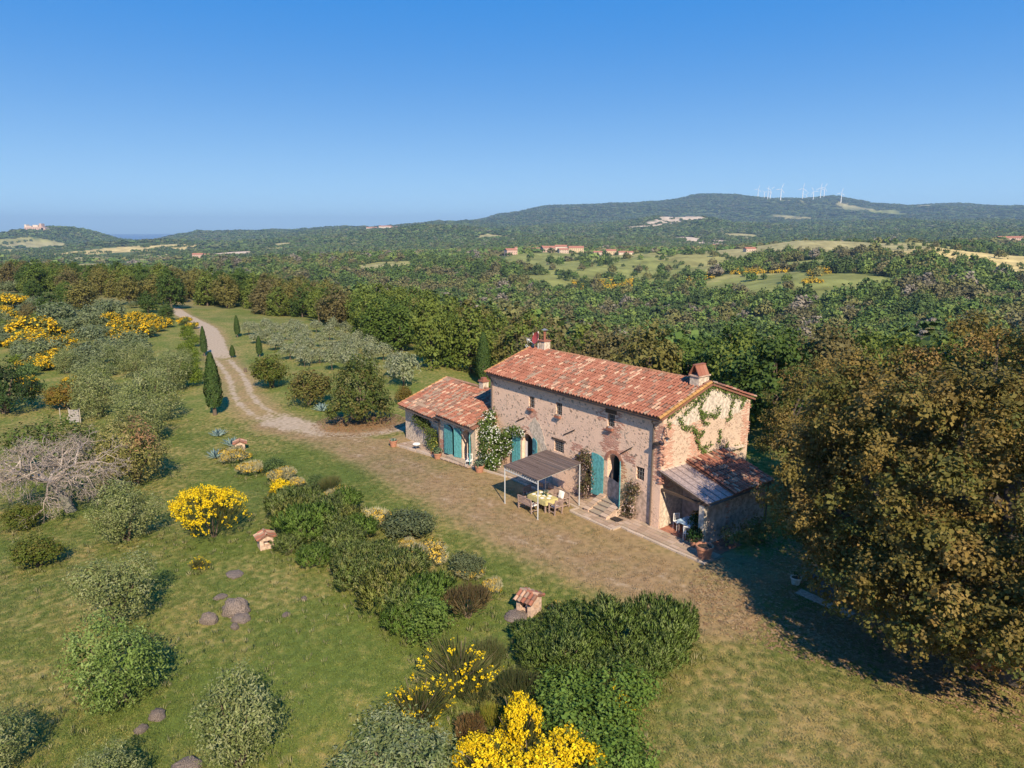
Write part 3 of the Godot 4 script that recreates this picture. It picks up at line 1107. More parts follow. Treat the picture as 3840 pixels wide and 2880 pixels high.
	gutter(o, Vector3(x0, 6.37, 0.34), Vector3(x1, 6.34, 0.34))
	for side in [[-0.58, 1.0], [-15.72, -1.0]]:
		var px: float = side[0]
		var mb := MB.new()
		mb.tube([Vector3(px + 0.12 * side[1], 6.29, 0.34), Vector3(px, 6.17, 0.28), Vector3(px, 5.95, 0.11), Vector3(px, 0.02, 0.11)], [0.05, 0.05, 0.05, 0.05], 8)
		part("downpipe", mb.mesh(), M.gutter_metal, o)
	# iron wall ties, leaning against the wall
	for q in [[-12.94, 3.51, -12.03, 3.96], [-8.04, 3.67, -7.01, 4.23], [-3.06, 3.67, -2.19, 4.27], [-12.1, 2.95, -11.85, 3.06]]:
		var mb := MB.new()
		mb.bar(Vector3(q[0], q[1], 0.05), Vector3(q[2], q[3], 0.05), 0.05, 0.05)
		part("iron_tie", mb.mesh(), M.iron, o)
	var lt := MB.new()
	lt.bx(-9.2, -7.85, 3.16, 3.26, 0.0, 0.05)
	lt.bx(-4.4, -3.5, 5.9, 6.18, 0.0, 0.03)
	part("lintel", lt.mesh(), M.old_wood, o)
	# doors: open teal shutters, dark wooden leaf inside
	shutter(o, Vector3(-4.34, 0.62, 0.10), 0.92, 2.62, 180.0 + 7.0, -1)
	shutter(o, Vector3(-3.04, 0.60, 0.06), 0.86, 2.62, -45.0, 1)
	shutter(o, Vector3(-12.42, 0.15, 0.10), 0.78, 2.52, 180.0 + 8.0, -1)
	shutter(o, Vector3(-11.08, 0.15, 0.08), 0.66, 2.62, -14.0, 1)
	var dl := MB.new()
	dl.box(Transform3D(Basis(Vector3.UP, 1.35), Vector3(-3.98, 1.95, -1.0)), Vector3(0.9, 2.4, 0.05))
	part("door", dl.mesh(), M.door_dark, o)
	dl = MB.new()
	dl.box(Transform3D(Basis(Vector3.UP, 0.9), Vector3(-11.95, 1.3, -0.75)), Vector3(0.8, 2.4, 0.05))
	part("door", dl.mesh(), M.old_wood, o)
	dl = MB.new()
	dl.bx(-4.12, -3.08, 0.60, 0.73, -0.75, 0.06)
	part("threshold", dl.mesh(), M.step_stone, o)
	# curtain in the left door
	var cu := MB.new()
	for k in 6:
		var a := k * 0.045
		cu.quad(Vector3(-12.3 + a, 0.2, -0.25 - 0.03 * (k % 2)), Vector3(-12.255 + a, 0.2, -0.25 - 0.03 * ((k + 1) % 2)), Vector3(-12.255 + a, 2.2, -0.25 - 0.03 * ((k + 1) % 2)), Vector3(-12.3 + a, 2.2, -0.25 - 0.03 * (k % 2)), Vector3.BACK, Color.WHITE)
	part("curtain", cu.mesh(), M.cloth_white, o)
	# wall lamp on the near corner
	var lm := MB.new()
	lm.tube([Vector3(0.02, 6.0, -0.05), Vector3(0.25, 5.95, 0.1), Vector3(0.45, 5.75, 0.22), Vector3(0.50, 5.55, 0.25)], [0.018, 0.018, 0.018, 0.018], 5)
	lm.tube([Vector3(0.02, 5.1, -0.03), Vector3(0.30, 5.55, 0.14), Vector3(0.45, 5.75, 0.22)], [0.014, 0.014, 0.014], 5)
	lm.lathe([Vector2(0.04, 0.10), Vector2(0.17, 0.0)], 12, Vector3(0.50, 5.46, 0.25))
	var lamp := part("wall_lamp", lm.mesh(), M.iron, o)
	var bu := MB.new()
	bu.lathe([Vector2(0, -0.12), Vector2(0.05, -0.10), Vector2(0.068, -0.04), Vector2(0.05, 0.03), Vector2(0.03, 0.06)], 10, Vector3(0.50, 5.43, 0.25))
	part("bulb", bu.mesh(), M.white_paint, lamp)
	lm = MB.new()
	lm.box(Transform3D(Basis(), Vector3(-0.2, 5.02, 0.25)), Vector3(0.28, 0.10, 0.3))
	lm.tube([Vector3(-0.35, 5.0, 0.0), Vector3(-0.35, 5.0, 0.3)], [0.03, 0.03], 6)
	part("floodlight", lm.mesh(), M.iron, o)
	# left chimney with twin clay pots, right chimney with a gabled brick hood
	var ch := MB.new()
	ch.bx(-15.02, -14.42, 7.5, 8.52, -4.25, -3.70)
	var c1 := part("chimney", ch.mesh(), M.plaster_pale, o)
	ch = MB.new()
	ch.bx(-15.08, -14.36, 8.52, 8.60, -4.31, -3.64)
	part("cap_slab", ch.mesh(), M.tiles[0], c1)
	for q in [[-14.85, -4.1], [-14.70, -3.95], [-14.57, -3.83]]:
		var p := MB.new()
		p.lathe([Vector2(0.085, 8.60), Vector2(0.075, 9.12), Vector2(0.10, 9.14), Vector2(0.10, 9.24), Vector2(0.07, 9.24)], 10, Vector3(q[0], 0, q[1]))
		part("chimney_pot", p.mesh(), M.tiles[1], c1)
	ch = MB.new()
	ch.lathe([Vector2(0.0, 9.46), Vector2(0.14, 9.40), Vector2(0.24, 9.35), Vector2(0.24, 9.33), Vector2(0.0, 9.33)], 12, Vector3(-14.70, 0, -3.95))
	ch.tube([Vector3(-14.70, 9.2, -3.95), Vector3(-14.70, 9.36, -3.95)], [0.06, 0.06], 6)
	part("chimney_cowl", ch.mesh(), M.pale_iron, c1)
	ch = MB.new()
	ch.bx(-0.85, -0.20, 7.2, 8.30, -4.05, -3.15)
	var c2 := part("chimney", ch.mesh(), M.plaster_pale, o)
	ch = MB.new()
	ch.bx(-0.92, -0.13, 8.30, 8.37, -4.12, -3.08)
	part("cap_slab", ch.mesh(), M.plaster_pink, c2)
	for s in [-1.0, 1.0]:  # two leaning clay slabs in three boards each, meeting at the top
		for k in 3:
			ch = MB.new()
			var a := Vector3(-0.525 + s * 0.36, 8.37, -3.98 + k * 0.31)
			var b := Vector3(-0.525 + s * 0.06, 8.93, -3.98 + k * 0.31)
			var f := (b - a).normalized()
			ch.box(Transform3D(Basis(f, Vector3(-f.y * s, f.x * s, 0) * s, Vector3.BACK), (a + b) * 0.5 + Vector3(0, 0, 0.15)), Vector3(a.distance_to(b), 0.05, 0.295))
			part("hood_tile", ch.mesh(), M.tiles[[2, 0, 1][k]], c2)
	ch = MB.new()
	for k in 3:
		ch.box(Transform3D(Basis(), Vector3(-0.525, 8.96 + 0.005 * (k % 2), -3.83 + k * 0.31)), Vector3(0.22, 0.07, 0.30))
	part("hood_ridge", ch.mesh(), M.tiles[1], c2)
	# satellite dish, mast and aerial
	var dish := thing("satellite_dish", "red satellite dish on a white mast beside the twin chimney pots", "satellite dish", HF * Transform3D(Basis(), Vector3(-15.22, 7.85, -3.75)))
	var ds := MB.new()
	var prof := []
	for k in 7:
		prof.append(Vector2(0.44 * k / 6.0, 0.10 * pow(k / 6.0, 2)))
	ds.lathe(prof, 20)
	ds.lathe([Vector2(0.44, 0.10), Vector2(0.45, 0.085), Vector2(0.0, -0.02)], 20)
	part("reflector", ds.mesh(), M.red_dish, dish, Transform3D(Basis(Vector3(-0.85, -0.1, -0.15).normalized(), Vector3(-0.22, 0.27, 0.94).normalized(), Vector3(-0.85, -0.1, -0.15).normalized().cross(Vector3(-0.22, 0.27, 0.94).normalized())).orthonormalized(), Vector3(-0.05, 0.85, 0.1)))
	ds = MB.new()
	ds.tube([Vector3(0.03, 0, 0), Vector3(0.03, 1.35, 0)], [0.03, 0.03], 6)
	part("mast", ds.mesh(), M.white_paint, dish)
	ds = MB.new()
	ds.tube([Vector3(-0.15, 0.35, 0.12), Vector3(-0.75, 0.62, 0.25)], [0.018, 0.018], 5)
	ds.box(Transform3D(Basis(), Vector3(-0.8, 0.68, 0.27)), Vector3(0.16, 0.07, 0.08))
	part("feed_arm", ds.mesh(), M.white_paint, dish)
	var an := thing("tv_aerial", "thin white television aerial on a pole at the left end of the ridge", "aerial", HF * Transform3D(Basis(), Vector3(-15.95, 7.8, -3.9)))
	ds = MB.new()
	ds.tube([Vector3.ZERO, Vector3(0, 1.2, 0)], [0.02, 0.015], 5)
	part("pole", ds.mesh(), M.white_paint, an)
	ds = MB.new()
	ds.bar(Vector3(-0.6, 0.55, 0.1), Vector3(0.1, 0.75, -0.05), 0.02, 0.02)
	for k in 6:
		var q := Vector3(-0.6, 0.55, 0.1).lerp(Vector3(0.1, 0.75, -0.05), k / 5.0)
		ds.bar(q + Vector3(0.03, 0.24 - k * 0.03, 0.12), q - Vector3(0.03, 0.24 - k * 0.03, 0.12), 0.014, 0.014)
	ds.bar(Vector3(-0.62, 0.1, 0.2), Vector3(0, 0.2, 0), 0.02, 0.02)
	ds.bar(Vector3(-0.7, 0.25, 0.2), Vector3(-0.5, -0.05, 0.2), 0.02, 0.02)
	ds.bar(Vector3(-0.5, 0.28, 0.25), Vector3(-0.3, 0.0, 0.1), 0.02, 0.02)
	part("antenna", ds.mesh(), M.white_paint, an)


func yard(x: float, z: float, y := 0.0) -> Transform3D:  # a place in the farmhouse's axes, on the ground
	var p := HF * Vector3(x, 0, z)
	return Transform3D(HF.basis, Vector3(p.x, height(p.x, -p.z) + y, p.z))


func turned(t: Transform3D, deg: float, s := 1.0) -> Transform3D:
	return Transform3D(t.basis * Basis(Vector3.UP, deg_to_rad(deg)).scaled(Vector3.ONE * s), t.origin)


func build_porch() -> void:
	var o := thing("porch", "low lean-to with half metal, half tiled roof against the farmhouse gable", "lean-to", HF)
	var w := csg_root("wall", M.plaster_old, o)
	csg_profile([Vector2(-5.6, -0.5), Vector2(-0.25, -0.5), Vector2(-0.25, 2.48), Vector2(-5.6, 2.48)], 2.72, 3.0, w, 0, "outer_wall")
	csg_profile([Vector2(-5.6, -0.5), Vector2(-5.35, -0.5), Vector2(-5.35, 2.5), Vector2(-5.6, 2.5)], 0.02, 2.72, w, 0, "end_wall")
	csg_profile([Vector2(-2.15, -0.5), Vector2(-1.95, -0.5), Vector2(-1.95, 2.5), Vector2(-2.15, 2.5)], 0.02, 2.72, w, 0, "inner_wall")
	rubble(o, 130, on_gable(3.0), 2.3, 5.5, 0.1, 2.3, [], 0.9)
	bricks(o, "repair_brick", [[1.95, 2.25, 0.5, 2.0], [3.5, 4.0, 0.2, 0.8], [4.7, 5.3, 1.2, 1.6]], on_gable(3.0), 0.9)
	var mb := MB.new()
	mb.bx(2.70, 3.02, -0.4, 2.50, -0.25, 0.05)
	part("pillar", mb.mesh(), M.plaster_white, o)
	mb = MB.new()
	mb.bx(2.60, 3.12, 2.36, 2.50, -0.1, 0.1)
	mb.bx(0.05, 2.7, 2.30, 2.44, -0.12, 0.0)
	part("beam", mb.mesh(), M.old_wood, o)
	# metal half
	var a := Vector3(0.01, 3.48, 0.12)
	var b := Vector3(3.28, 2.56, 0.12)
	var f := (b - a).normalized()
	var nn := Vector3(-f.y, f.x, 0)
	mb = MB.new()
	mb.box(Transform3D(Basis(f, nn, Vector3.BACK), (a + b) * 0.5 + Vector3(0, 0, -1.12)), Vector3(a.distance_to(b), 0.03, 2.24))
	var mr := part("metal_roof", mb.mesh(), M.zinc, o)
	for k in 5:
		mb = MB.new()
		mb.box(Transform3D(Basis(f, nn, Vector3.BACK), (a + b) * 0.5 + nn * 0.035 + Vector3(0, 0, -0.06 - k * 0.54)), Vector3(a.distance_to(b), 0.045, 0.045))
		part("seam", mb.mesh(), M.zinc_dark, mr)
	mb = MB.new()
	mb.box(Transform3D(Basis(f, nn, Vector3.BACK), (a + b) * 0.5 - nn * 0.07 + Vector3(0, 0, -0.02)), Vector3(a.distance_to(b), 0.10, 0.05))
	part("fascia", mb.mesh(), M.old_wood, o)
	# tiled half
	a = Vector3(0.01, 3.58, -2.06)
	b = Vector3(3.32, 2.56, -2.06)
	f = (b - a).normalized()
	nn = Vector3(-f.y, f.x, 0)
	mb = MB.new()
	mb.box(Transform3D(Basis(f, nn, Vector3.BACK), (a + b) * 0.5 + Vector3(0, 0, -1.9)), Vector3(a.distance_to(b), 0.10, 3.8))
	var tr := part("tiled_roof", mb.mesh(), M.tile_bed, o)
	tile_slope(tr, a + nn * 0.05, Vector3(0, 0, -1), f, nn, 3.8, a.distance_to(b) + 0.05, 0.45, 160)
	gutter(o, Vector3(3.38, 2.52, 0.1), Vector3(3.38, 2.50, -5.9))
	mb = MB.new()
	mb.bx(0.0, 0.25, 3.50, 3.62, -7.4, -5.86)
	mb.bx(0.0, 0.10, 3.44, 3.52, -2.1, 0.1)
	part("flashing", mb.mesh(), M.plaster_pale, o)
	# terracotta floor of separate tiles
	mb = MB.new()
	mb.bx(0.06, 4.1, -0.3, 0.035, -1.95, 0.08)
	var fl := part("floor", mb.mesh(), M.mortar, o)
	for i in 13:
		for j in 6:
			var p := part("floor_tile", M.floor_tile, M.floor_mats[rng.randi() % 3], fl, Transform3D(Basis(), Vector3(0.22 + i * 0.31, 0.045, -0.08 - j * 0.31)))
			p.scale.y = rf(0.9, 1.1)
	mb = MB.new()
	mb.bx(3.01, 3.03, 0.75, 1.25, -1.9, -1.5)
	part("wall_niche", mb.mesh(), M.plaster_old, o)
	mb = MB.new()
	mb.tube([Vector3(3.33, 2.5, -5.75), Vector3(3.10, 2.2, -5.65), Vector3(3.08, 0.0, -5.65)], [0.045, 0.045, 0.045], 7)
	part("downpipe", mb.mesh(), M.gutter_metal, o)


func build_annex() -> void:
	var o := thing("annex", "single storey stone annex with weathered tiled roof and teal doors, left of the farmhouse", "house wing", HF)
	var w := csg_root("wall", M.rubble_pale, o)
	csg_profile([Vector2(-6.6, -1.0), Vector2(1.55, -1.0), Vector2(1.55, 2.36), Vector2(-2.7, 3.86), Vector2(-6.6, 2.5)], -25.9, -20.2, w, 0, "left_part")
	csg_profile([Vector2(-6.6, -1.0), Vector2(1.85, -1.0), Vector2(1.85, 2.78), Vector2(-2.7, 3.92), Vector2(-6.6, 2.5)], -20.2, -16.02, w, 0, "right_part")
	csg_profile([Vector2(0.02, -0.8), Vector2(1.85, -0.8), Vector2(1.85, 2.78), Vector2(0.02, 3.24)], -16.02, -15.3, w, 0, "corner_part")
	csg_box(2, -25.4, -16.5, -0.3, 2.2, -6.0, 1.3, w, "room")
	csg_arch(-19.15, -18.15, 0.02, 2.30, 1.2, 2.0, w, "door_opening")
	csg_arch(-17.0, -15.85, 0.12, 2.38, 1.2, 2.0, w, "door_opening")
	csg_box(2, -16.6, -15.75, -0.3, 2.2, 0.3, 1.3, w, "room_corner")
	rubble(o, 160, on_front(1.55), -25.7, -20.4, 0.0, 2.1, [])
	plaster_patch(o, PackedVector2Array([Vector2(-25.75, -0.6), Vector2(-22.4, -0.5), Vector2(-22.8, 1.4), Vector2(-24.6, 2.2), Vector2(-25.75, 2.2)]), on_front(1.55), 0.012, M.plaster_pale)
	plaster_patch(o, rect2(-20.0, -19.25, -0.3, 2.4), on_front(1.85), 0.012, M.plaster_pale)
	plaster_patch(o, rect2(-18.05, -17.1, -0.2, 2.5), on_front(1.85), 0.012, M.plaster_pink)
	bricks(o, "repair_brick", [[-18.0, -17.2, 0.0, 1.3], [-20.1, -19.4, 0.0, 0.9]], on_front(1.87), 0.8)
	for s in [[-26.15, -20.05, 2.36, 2.0, 4.02, 0, 150], [-20.05, -15.15, 2.84, 2.25, 4.10, 1, 150]]:
		var x0: float = s[0]
		var x1: float = s[1]
		var e := Vector3(0, s[2], s[3])
		var r := Vector3(0, s[4], -2.7)
		var dn := (e - r).normalized()
		var up := Vector3(0, dn.z, -dn.y).normalized()
		var mb := MB.new()
		var xm := x1 if s[5] == 0 else -16.03
		var mid := (e + r) * 0.5 - up * 0.05
		if s[5] == 0:
			mb.box(Transform3D(Basis(Vector3.RIGHT, up, dn), Vector3((x0 + xm) * 0.5, mid.y, mid.z)), Vector3(xm - x0, 0.1, e.distance_to(r)))
		else:
			mb.box(Transform3D(Basis(Vector3.RIGHT, up, dn), Vector3((x0 + xm) * 0.5, mid.y, mid.z)), Vector3(xm - x0, 0.1, e.distance_to(r)))
			var c0 := r.lerp(e, 2.73 / 4.95)
			var m2 := (c0 + e) * 0.5 - up * 0.05
			mb.box(Transform3D(Basis(Vector3.RIGHT, up, dn), Vector3((xm + x1) * 0.5, m2.y, m2.z)), Vector3(x1 - xm, 0.1, c0.distance_to(e)))
		var roof := part("roof", mb.mesh(), M.tile_bed, o)
		tile_slope(roof, Vector3(x0, r.y, r.z), Vector3.RIGHT, dn, up, xm - x0, r.distance_to(e) + 0.06, 0.42, s[6], 0.06)
		if s[5] == 1:
			var c1 := r.lerp(e, 2.80 / 4.95)
			tile_slope(roof, Vector3(xm, c1.y, c1.z), Vector3.RIGHT, dn, up, x1 - xm, c1.distance_to(e) + 0.06, 0.3, 30)
		gutter(o, Vector3(x0, e.y - 0.10, e.z + 0.10), Vector3(x1, e.y - 0.13, e.z + 0.10))
	var bk := MB.new()
	var q0 := Vector3(0, 4.02, -2.7)
	bk.quad(Vector3(-26.15, 4.02, -2.72), Vector3(-16.02, 4.06, -2.72), Vector3(-16.02, 2.4, -6.9), Vector3(-26.15, 2.4, -6.9), Vector3(0, 0.93, -0.36), Color.WHITE)
	bk.quad(Vector3(-26.15, 3.92, -2.72), Vector3(-16.02, 3.96, -2.72), Vector3(-16.02, 2.3, -6.9), Vector3(-26.15, 2.3, -6.9), Vector3(0, -0.93, 0.36), Color.WHITE)
	part("back_roof", bk.mesh(), M.tile_bed, o)
	var rt := []
	var cs := PackedColorArray()
	for k in 28:
		rt.append(Transform3D(Basis(Vector3(0, 0, 1), Vector3.UP, Vector3(-1, 0, 0)) * Basis.from_scale(Vector3(1.25, 1.15, 1.0)), Vector3(-25.7 + k * 0.355, q0.y + 0.03 + 0.004 * k, -2.7)))
		var u := rf(0.8, 1.15)
		cs.append(Color(0.42 * u, 0.23 * u, 0.14 * u))
	for k in 13:
		var a := Vector3(-26.08, 4.02, -2.7).lerp(Vector3(-26.08, 2.36, 2.0), k / 13.0)
		var dn2 := (Vector3(0, 2.36, 2.0) - Vector3(0, 4.02, -2.7)).normalized()
		rt.append(Transform3D(Basis(Vector3.RIGHT, Vector3(0, dn2.z, -dn2.y), dn2) * Basis.from_scale(Vector3(1.15, 1.2, 1)), a + Vector3(0, 0.09, 0)))
		cs.append(Color(0.50, 0.26, 0.09) * rf(0.85, 1.15))
	many("ridge_tile", M.tile_mesh, M.tile_tint, o, rt, cs)
	for px in [-20.0]:
		var mb := MB.new()
		mb.tube([Vector3(px, 2.66, 2.32), Vector3(px, 2.5, 2.1), Vector3(px, 2.3, 1.96), Vector3(px, -0.1, 1.96)], [0.05, 0.05, 0.05, 0.05], 7)
		part("downpipe", mb.mesh(), M.gutter_metal, o)
	var ch := MB.new()
	ch.bx(-21.1, -20.55, 3.6, 4.62, -3.1, -2.55)
	var c := part("chimney", ch.mesh(), M.plaster_pale, o)
	ch = MB.new()
	ch.bx(-21.16, -20.49, 4.62, 4.72, -3.16, -2.49)
	ch.bx(-21.0, -20.65, 4.72, 4.95, -3.0, -2.65)
	part("chimney_top", ch.mesh(), M.tiles[1], c)
	shutter(o, Vector3(-18.15, 0.05, 1.98), 1.0, 2.22, 180.0 + 3.0, -1)
	shutter(o, Vector3(-17.02, 0.16, 1.93), 0.62, 2.2, 180.0 + 25.0, -1)
	shutter(o, Vector3(-15.83, 0.16, 1.95), 0.66, 2.22, -40.0, 1)
	var mb := MB.new()
	mb.bx(-18.3, -16.0, -0.3, 0.13, 1.87, 2.45)
	part("door_step", mb.mesh(), M.step_stone, o)
	mb = MB.new()
	mb.bx(-17.0, -15.85, 0.12, 2.36, 1.32, 1.38)
	part("glazed_door", mb.mesh(), M.pane, o)


func build_steps() -> void:
	var o := thing("stone_steps", "flight of worn stone steps between sloping brick capped walls below the teal door", "steps", HF)
	for k in 4:
		var mb := MB.new()
		mb.bx(-4.12, -3.08, -0.1, 0.60 - k * 0.15, 0.06 + k * 0.34, 0.42 + k * 0.34)
		var st := part("step", mb.mesh(), M.step_stone, o)
		mb = MB.new()
		mb.bx(-4.12, -3.08, 0.60 - k * 0.15, 0.635 - k * 0.15, 0.06 + k * 0.34, 0.45 + k * 0.34)
		part("tread", mb.mesh(), M.tread, st)
	for x in [[-4.50, -4.13], [-3.07, -2.62]]:
		var mb := MB.new()
		var p: Array[Vector3] = []
		for xx in x:
			p.append_array([Vector3(xx, -0.1, 0.02), Vector3(xx, -0.1, 1.52), Vector3(xx, 0.18, 1.52), Vector3(xx, 0.78, 0.02)])
		mb.quad(p[0], p[1], p[2], p[3], Vector3.LEFT, Color.WHITE)
		mb.quad(p[4], p[5], p[6], p[7], Vector3.RIGHT, Color.WHITE)
		mb.quad(p[1], p[5], p[6], p[2], Vector3.BACK, Color.WHITE)
		mb.quad(p[2], p[6], p[7], p[3], Vector3(0, 0.93, 0.37), Color.WHITE)
		var pw := part("parapet", mb.mesh(), M.plaster_pink, o)
		for k in 6:
			mb = MB.new()
			var a := Vector3((x[0] + x[1]) * 0.5, 0.80 - k * 0.103, 0.05 + k * 0.253)
			mb.box(Transform3D(Basis(Vector3.RIGHT, 0.385), a + Vector3(0, -0.03, 0.12)), Vector3(x[1] - x[0] + 0.04, 0.055, 0.25))
			part("cap_brick", mb.mesh(), M.pavers[k % 3], pw)
	var mb := MB.new()
	mb.bar(Vector3(-4.55, 0.02, 1.55), Vector3(-4.55, 0.75, 0.05), 0.02, 0.02)
	part("handrail", mb.mesh(), M.iron, o)
	mb = MB.new()
	mb.bx(-0.32, 0.32, 0, 0.02, -0.22, 0.22)
	single("door_mat", mb.mesh(), M.iron, "small dark door mat on the paving right of the stone steps", "door mat", yard(-2.28, 1.0, 0.09))


func build_pavement() -> void:
	var bed := MB.new()
	for q in [[-14.9, 4.35, 0.02, 1.45], [-4.95, -1.5, 1.45, 2.2]]:
		bed.bx(q[0], q[1], -0.4, 0.03, q[2], q[3])
	bed.quad(Vector3(-24.6, -0.42, 1.5), Vector3(-24.6, -0.42, 3.25), Vector3(-14.9, 0.03, 2.2), Vector3(-14.9, 0.03, 1.5), Vector3.UP, Color.WHITE)
	bed.quad(Vector3(-24.6, -0.42, 3.25), Vector3(-24.6, -0.9, 3.25), Vector3(-14.9, -0.4, 2.2), Vector3(-14.9, 0.03, 2.2), Vector3(0.1, 0, 1).normalized(), Color.WHITE)
	var o := setting("pavement", bed.mesh(), M.mortar)
	o.transform = HF
	var slab := MB.new()
	slab.box(Transform3D(), Vector3(1, 1, 1))
	var sm := slab.mesh()
	var count := 0
	for area in [[-14.9, 4.3, 0.05, 1.30, 0.50, 0.315], [-4.9, -1.55, 1.33, 2.05, 0.5, 0.36]]:
		var z: float = area[2]
		var row := 0
		while z < area[3] - 0.1:
			var x: float = area[0] - (0.22 if row % 2 else 0.0)
			while x < area[1]:
				var wdt := rf(0.40, 0.60)
				var x0 := maxf(x, area[0])
				var x1 := minf(x + wdt, area[1])
				x += wdt
				if x1 - x0 < 0.1 or (area[2] < 0.1 and x1 > -4.5 and x0 < -2.6):
					continue
				part("paver", sm, M.pavers[rng.randi() % 4], o, Transform3D(Basis(Vector3.UP, rf(-0.02, 0.02)) * Basis.from_scale(Vector3(x1 - x0 - 0.03, 0.06, area[5] - 0.03)), Vector3((x0 + x1) * 0.5, 0.035 + rf(-0.006, 0.006), z + area[5] * 0.5)))
				count += 1
			z += area[5]
			row += 1
	for k in 64:
		var t := k / 64.0
		var row := k % 4
		var x := -24.3 + int(k / 4.0) * 0.585
		var f := (x + 24.6) / 9.7
		var zz := lerpf(1.75, 2.0, f) + row * lerpf(0.36, 0.1, f)
		part("paver", sm, M.pavers[rng.randi() % 4], o, Transform3D(Basis(Vector3.UP, rf(-0.05, 0.05)) * Basis.from_scale(Vector3(rf(0.48, 0.56), 0.06, 0.3)), Vector3(x, lerpf(-0.41, 0.04, f) + rf(-0.006, 0.006), zz + 0.1)))
	var edges := [[Vector3(-14.9, 0, 2.15), Vector3(-12.0, 0, 1.55)], [Vector3(-12.0, 0, 1.5), Vector3(-4.95, 0, 1.5)], [Vector3(-4.95, 0, 1.5), Vector3(-4.95, 0, 2.2)], [Vector3(-4.95, 0, 2.2), Vector3(-1.5, 0, 2.2)], [Vector3(-1.5, 0, 2.2), Vector3(-1.5, 0, 1.5)], [Vector3(-1.5, 0, 1.5), Vector3(4.35, 0, 1.5)], [Vector3(-24.6, -0.45, 3.3), Vector3(-14.9, 0, 2.2)]]
	for e in edges:
		var a: Vector3 = e[0]
		var b: Vector3 = e[1]
		var n := maxi(1, int(a.distance_to(b) / 0.55))
		for k in n:
			var p := a.lerp(b, (k + 0.5) / n)
			var f := (b - a).normalized()
			part("kerb_stone", sm, M.kerbs[rng.randi() % 2], o, Transform3D(Basis(f, Vector3.UP, f.cross(Vector3.UP)) * Basis.from_scale(Vector3(a.distance_to(b) / n - rf(0.02, 0.06), rf(0.16, 0.2), rf(0.15, 0.2))), p + Vector3(0, 0.0, rf(-0.02, 0.02))))


func build_pergola() -> void:
	var o := thing("pergola", "slim grey metal pergola with a brown reed mat roof over the dining table", "pergola", yard(-6.8, 2.85))
	var px := 1.58
	for q in [[-px, 1.65, 2.40], [px, 1.65, 2.40], [-px, -1.62, 2.72], [px, -1.62, 2.72]]:
		var mb := MB.new()
		mb.tube([Vector3(q[0], -0.05, q[1]), Vector3(q[0], q[2], q[1])], [0.035, 0.035], 8)
		mb.lathe([Vector2(0.07, 0.02), Vector2(0.07, 0.0)], 8, Vector3(q[0], 0, q[1]))
		part("post", mb.mesh(), M.grey_metal, o)
	for q in [[-px, 1.65, px, 1.65, 2.40, 2.40], [-px, 1.65, px, 1.65, 2.17, 2.17], [-px, -1.62, px, -1.62, 2.72, 2.72], [-px, -1.62, -px, 1.65, 2.72, 2.40], [px, -1.62, px, 1.65, 2.72, 2.40]]:
		var mb := MB.new()
		mb.bar(Vector3(q[0], q[4], q[1]), Vector3(q[2], q[5], q[3]), 0.045, 0.045)
		part("beam", mb.mesh(), M.grey_metal, o)
	for k in 14:
		var x := lerpf(-px, px, k / 14.0)
		var x2 := lerpf(-px, px, (k + 1) / 14.0)
		var mb := MB.new()
		mb.bar(Vector3(x, 2.17, 1.65), Vector3((x + x2) * 0.5, 2.39, 1.65), 0.028, 0.028)
		mb.bar(Vector3((x + x2) * 0.5, 2.39, 1.65), Vector3(x2, 2.17, 1.65), 0.028, 0.028)
		part("lattice_bar", mb.mesh(), M.grey_metal, o)
	# reed mat: many thin canes laid across
	var a := Vector3(0, 2.76, -1.72)
	var b := Vector3(0, 2.43, 1.74)
	var f := (b - a).normalized()
	var up := Vector3(0, f.z, -f.y)
	var bed := MB.new()
	bed.box(Transform3D(Basis(Vector3.RIGHT, up, f), (a + b) * 0.5), Vector3(px * 2 + 0.12, 0.02, a.distance_to(b)))
	var mat := part("reed_mat", bed.mesh(), M.reed_bed, o)
	var canes := MB.new()
	for k in 130:
		var p := a.lerp(b, (k + 0.5) / 130.0) + up * 0.02
		var parts_ := 1 + rng.randi() % 3
		var x := -px - 0.06
		for m in parts_:
			var x2 := px + 0.06 if m == parts_ - 1 else lerpf(x, px, rf(0.3, 0.7))
			var old := (p.z < -0.1 and x > -0.9 and p.z > -1.3 and rng.randf() < 0.75)
			var c := vary([Color(0.135, 0.095, 0.078), Color(0.19, 0.135, 0.11), Color(0.10, 0.07, 0.058)], 0.15)
			if old:
				c = vary([Color(0.12, 0.10, 0.10), Color(0.09, 0.078, 0.08)], 0.15)
			canes.box(Transform3D(Basis(Vector3.RIGHT, up, f), Vector3((x + x2) * 0.5, p.y, p.z) + up * rf(-0.004, 0.008)), Vector3(x2 - x, 0.014, 0.022), c)
			x = x2
	var cn := part("cane", canes.mesh(), painted_vertices(0.9), mat)
	cn.set_meta("kind", "stuff")
	var seam := MB.new()
	seam.box(Transform3D(Basis(Vector3.RIGHT, up, f), a.lerp(b, 0.36) + up * 0.035), Vector3(px * 2 + 0.1, 0.012, 0.04))
	part("binding", seam.mesh(), M.reed_pale, mat)


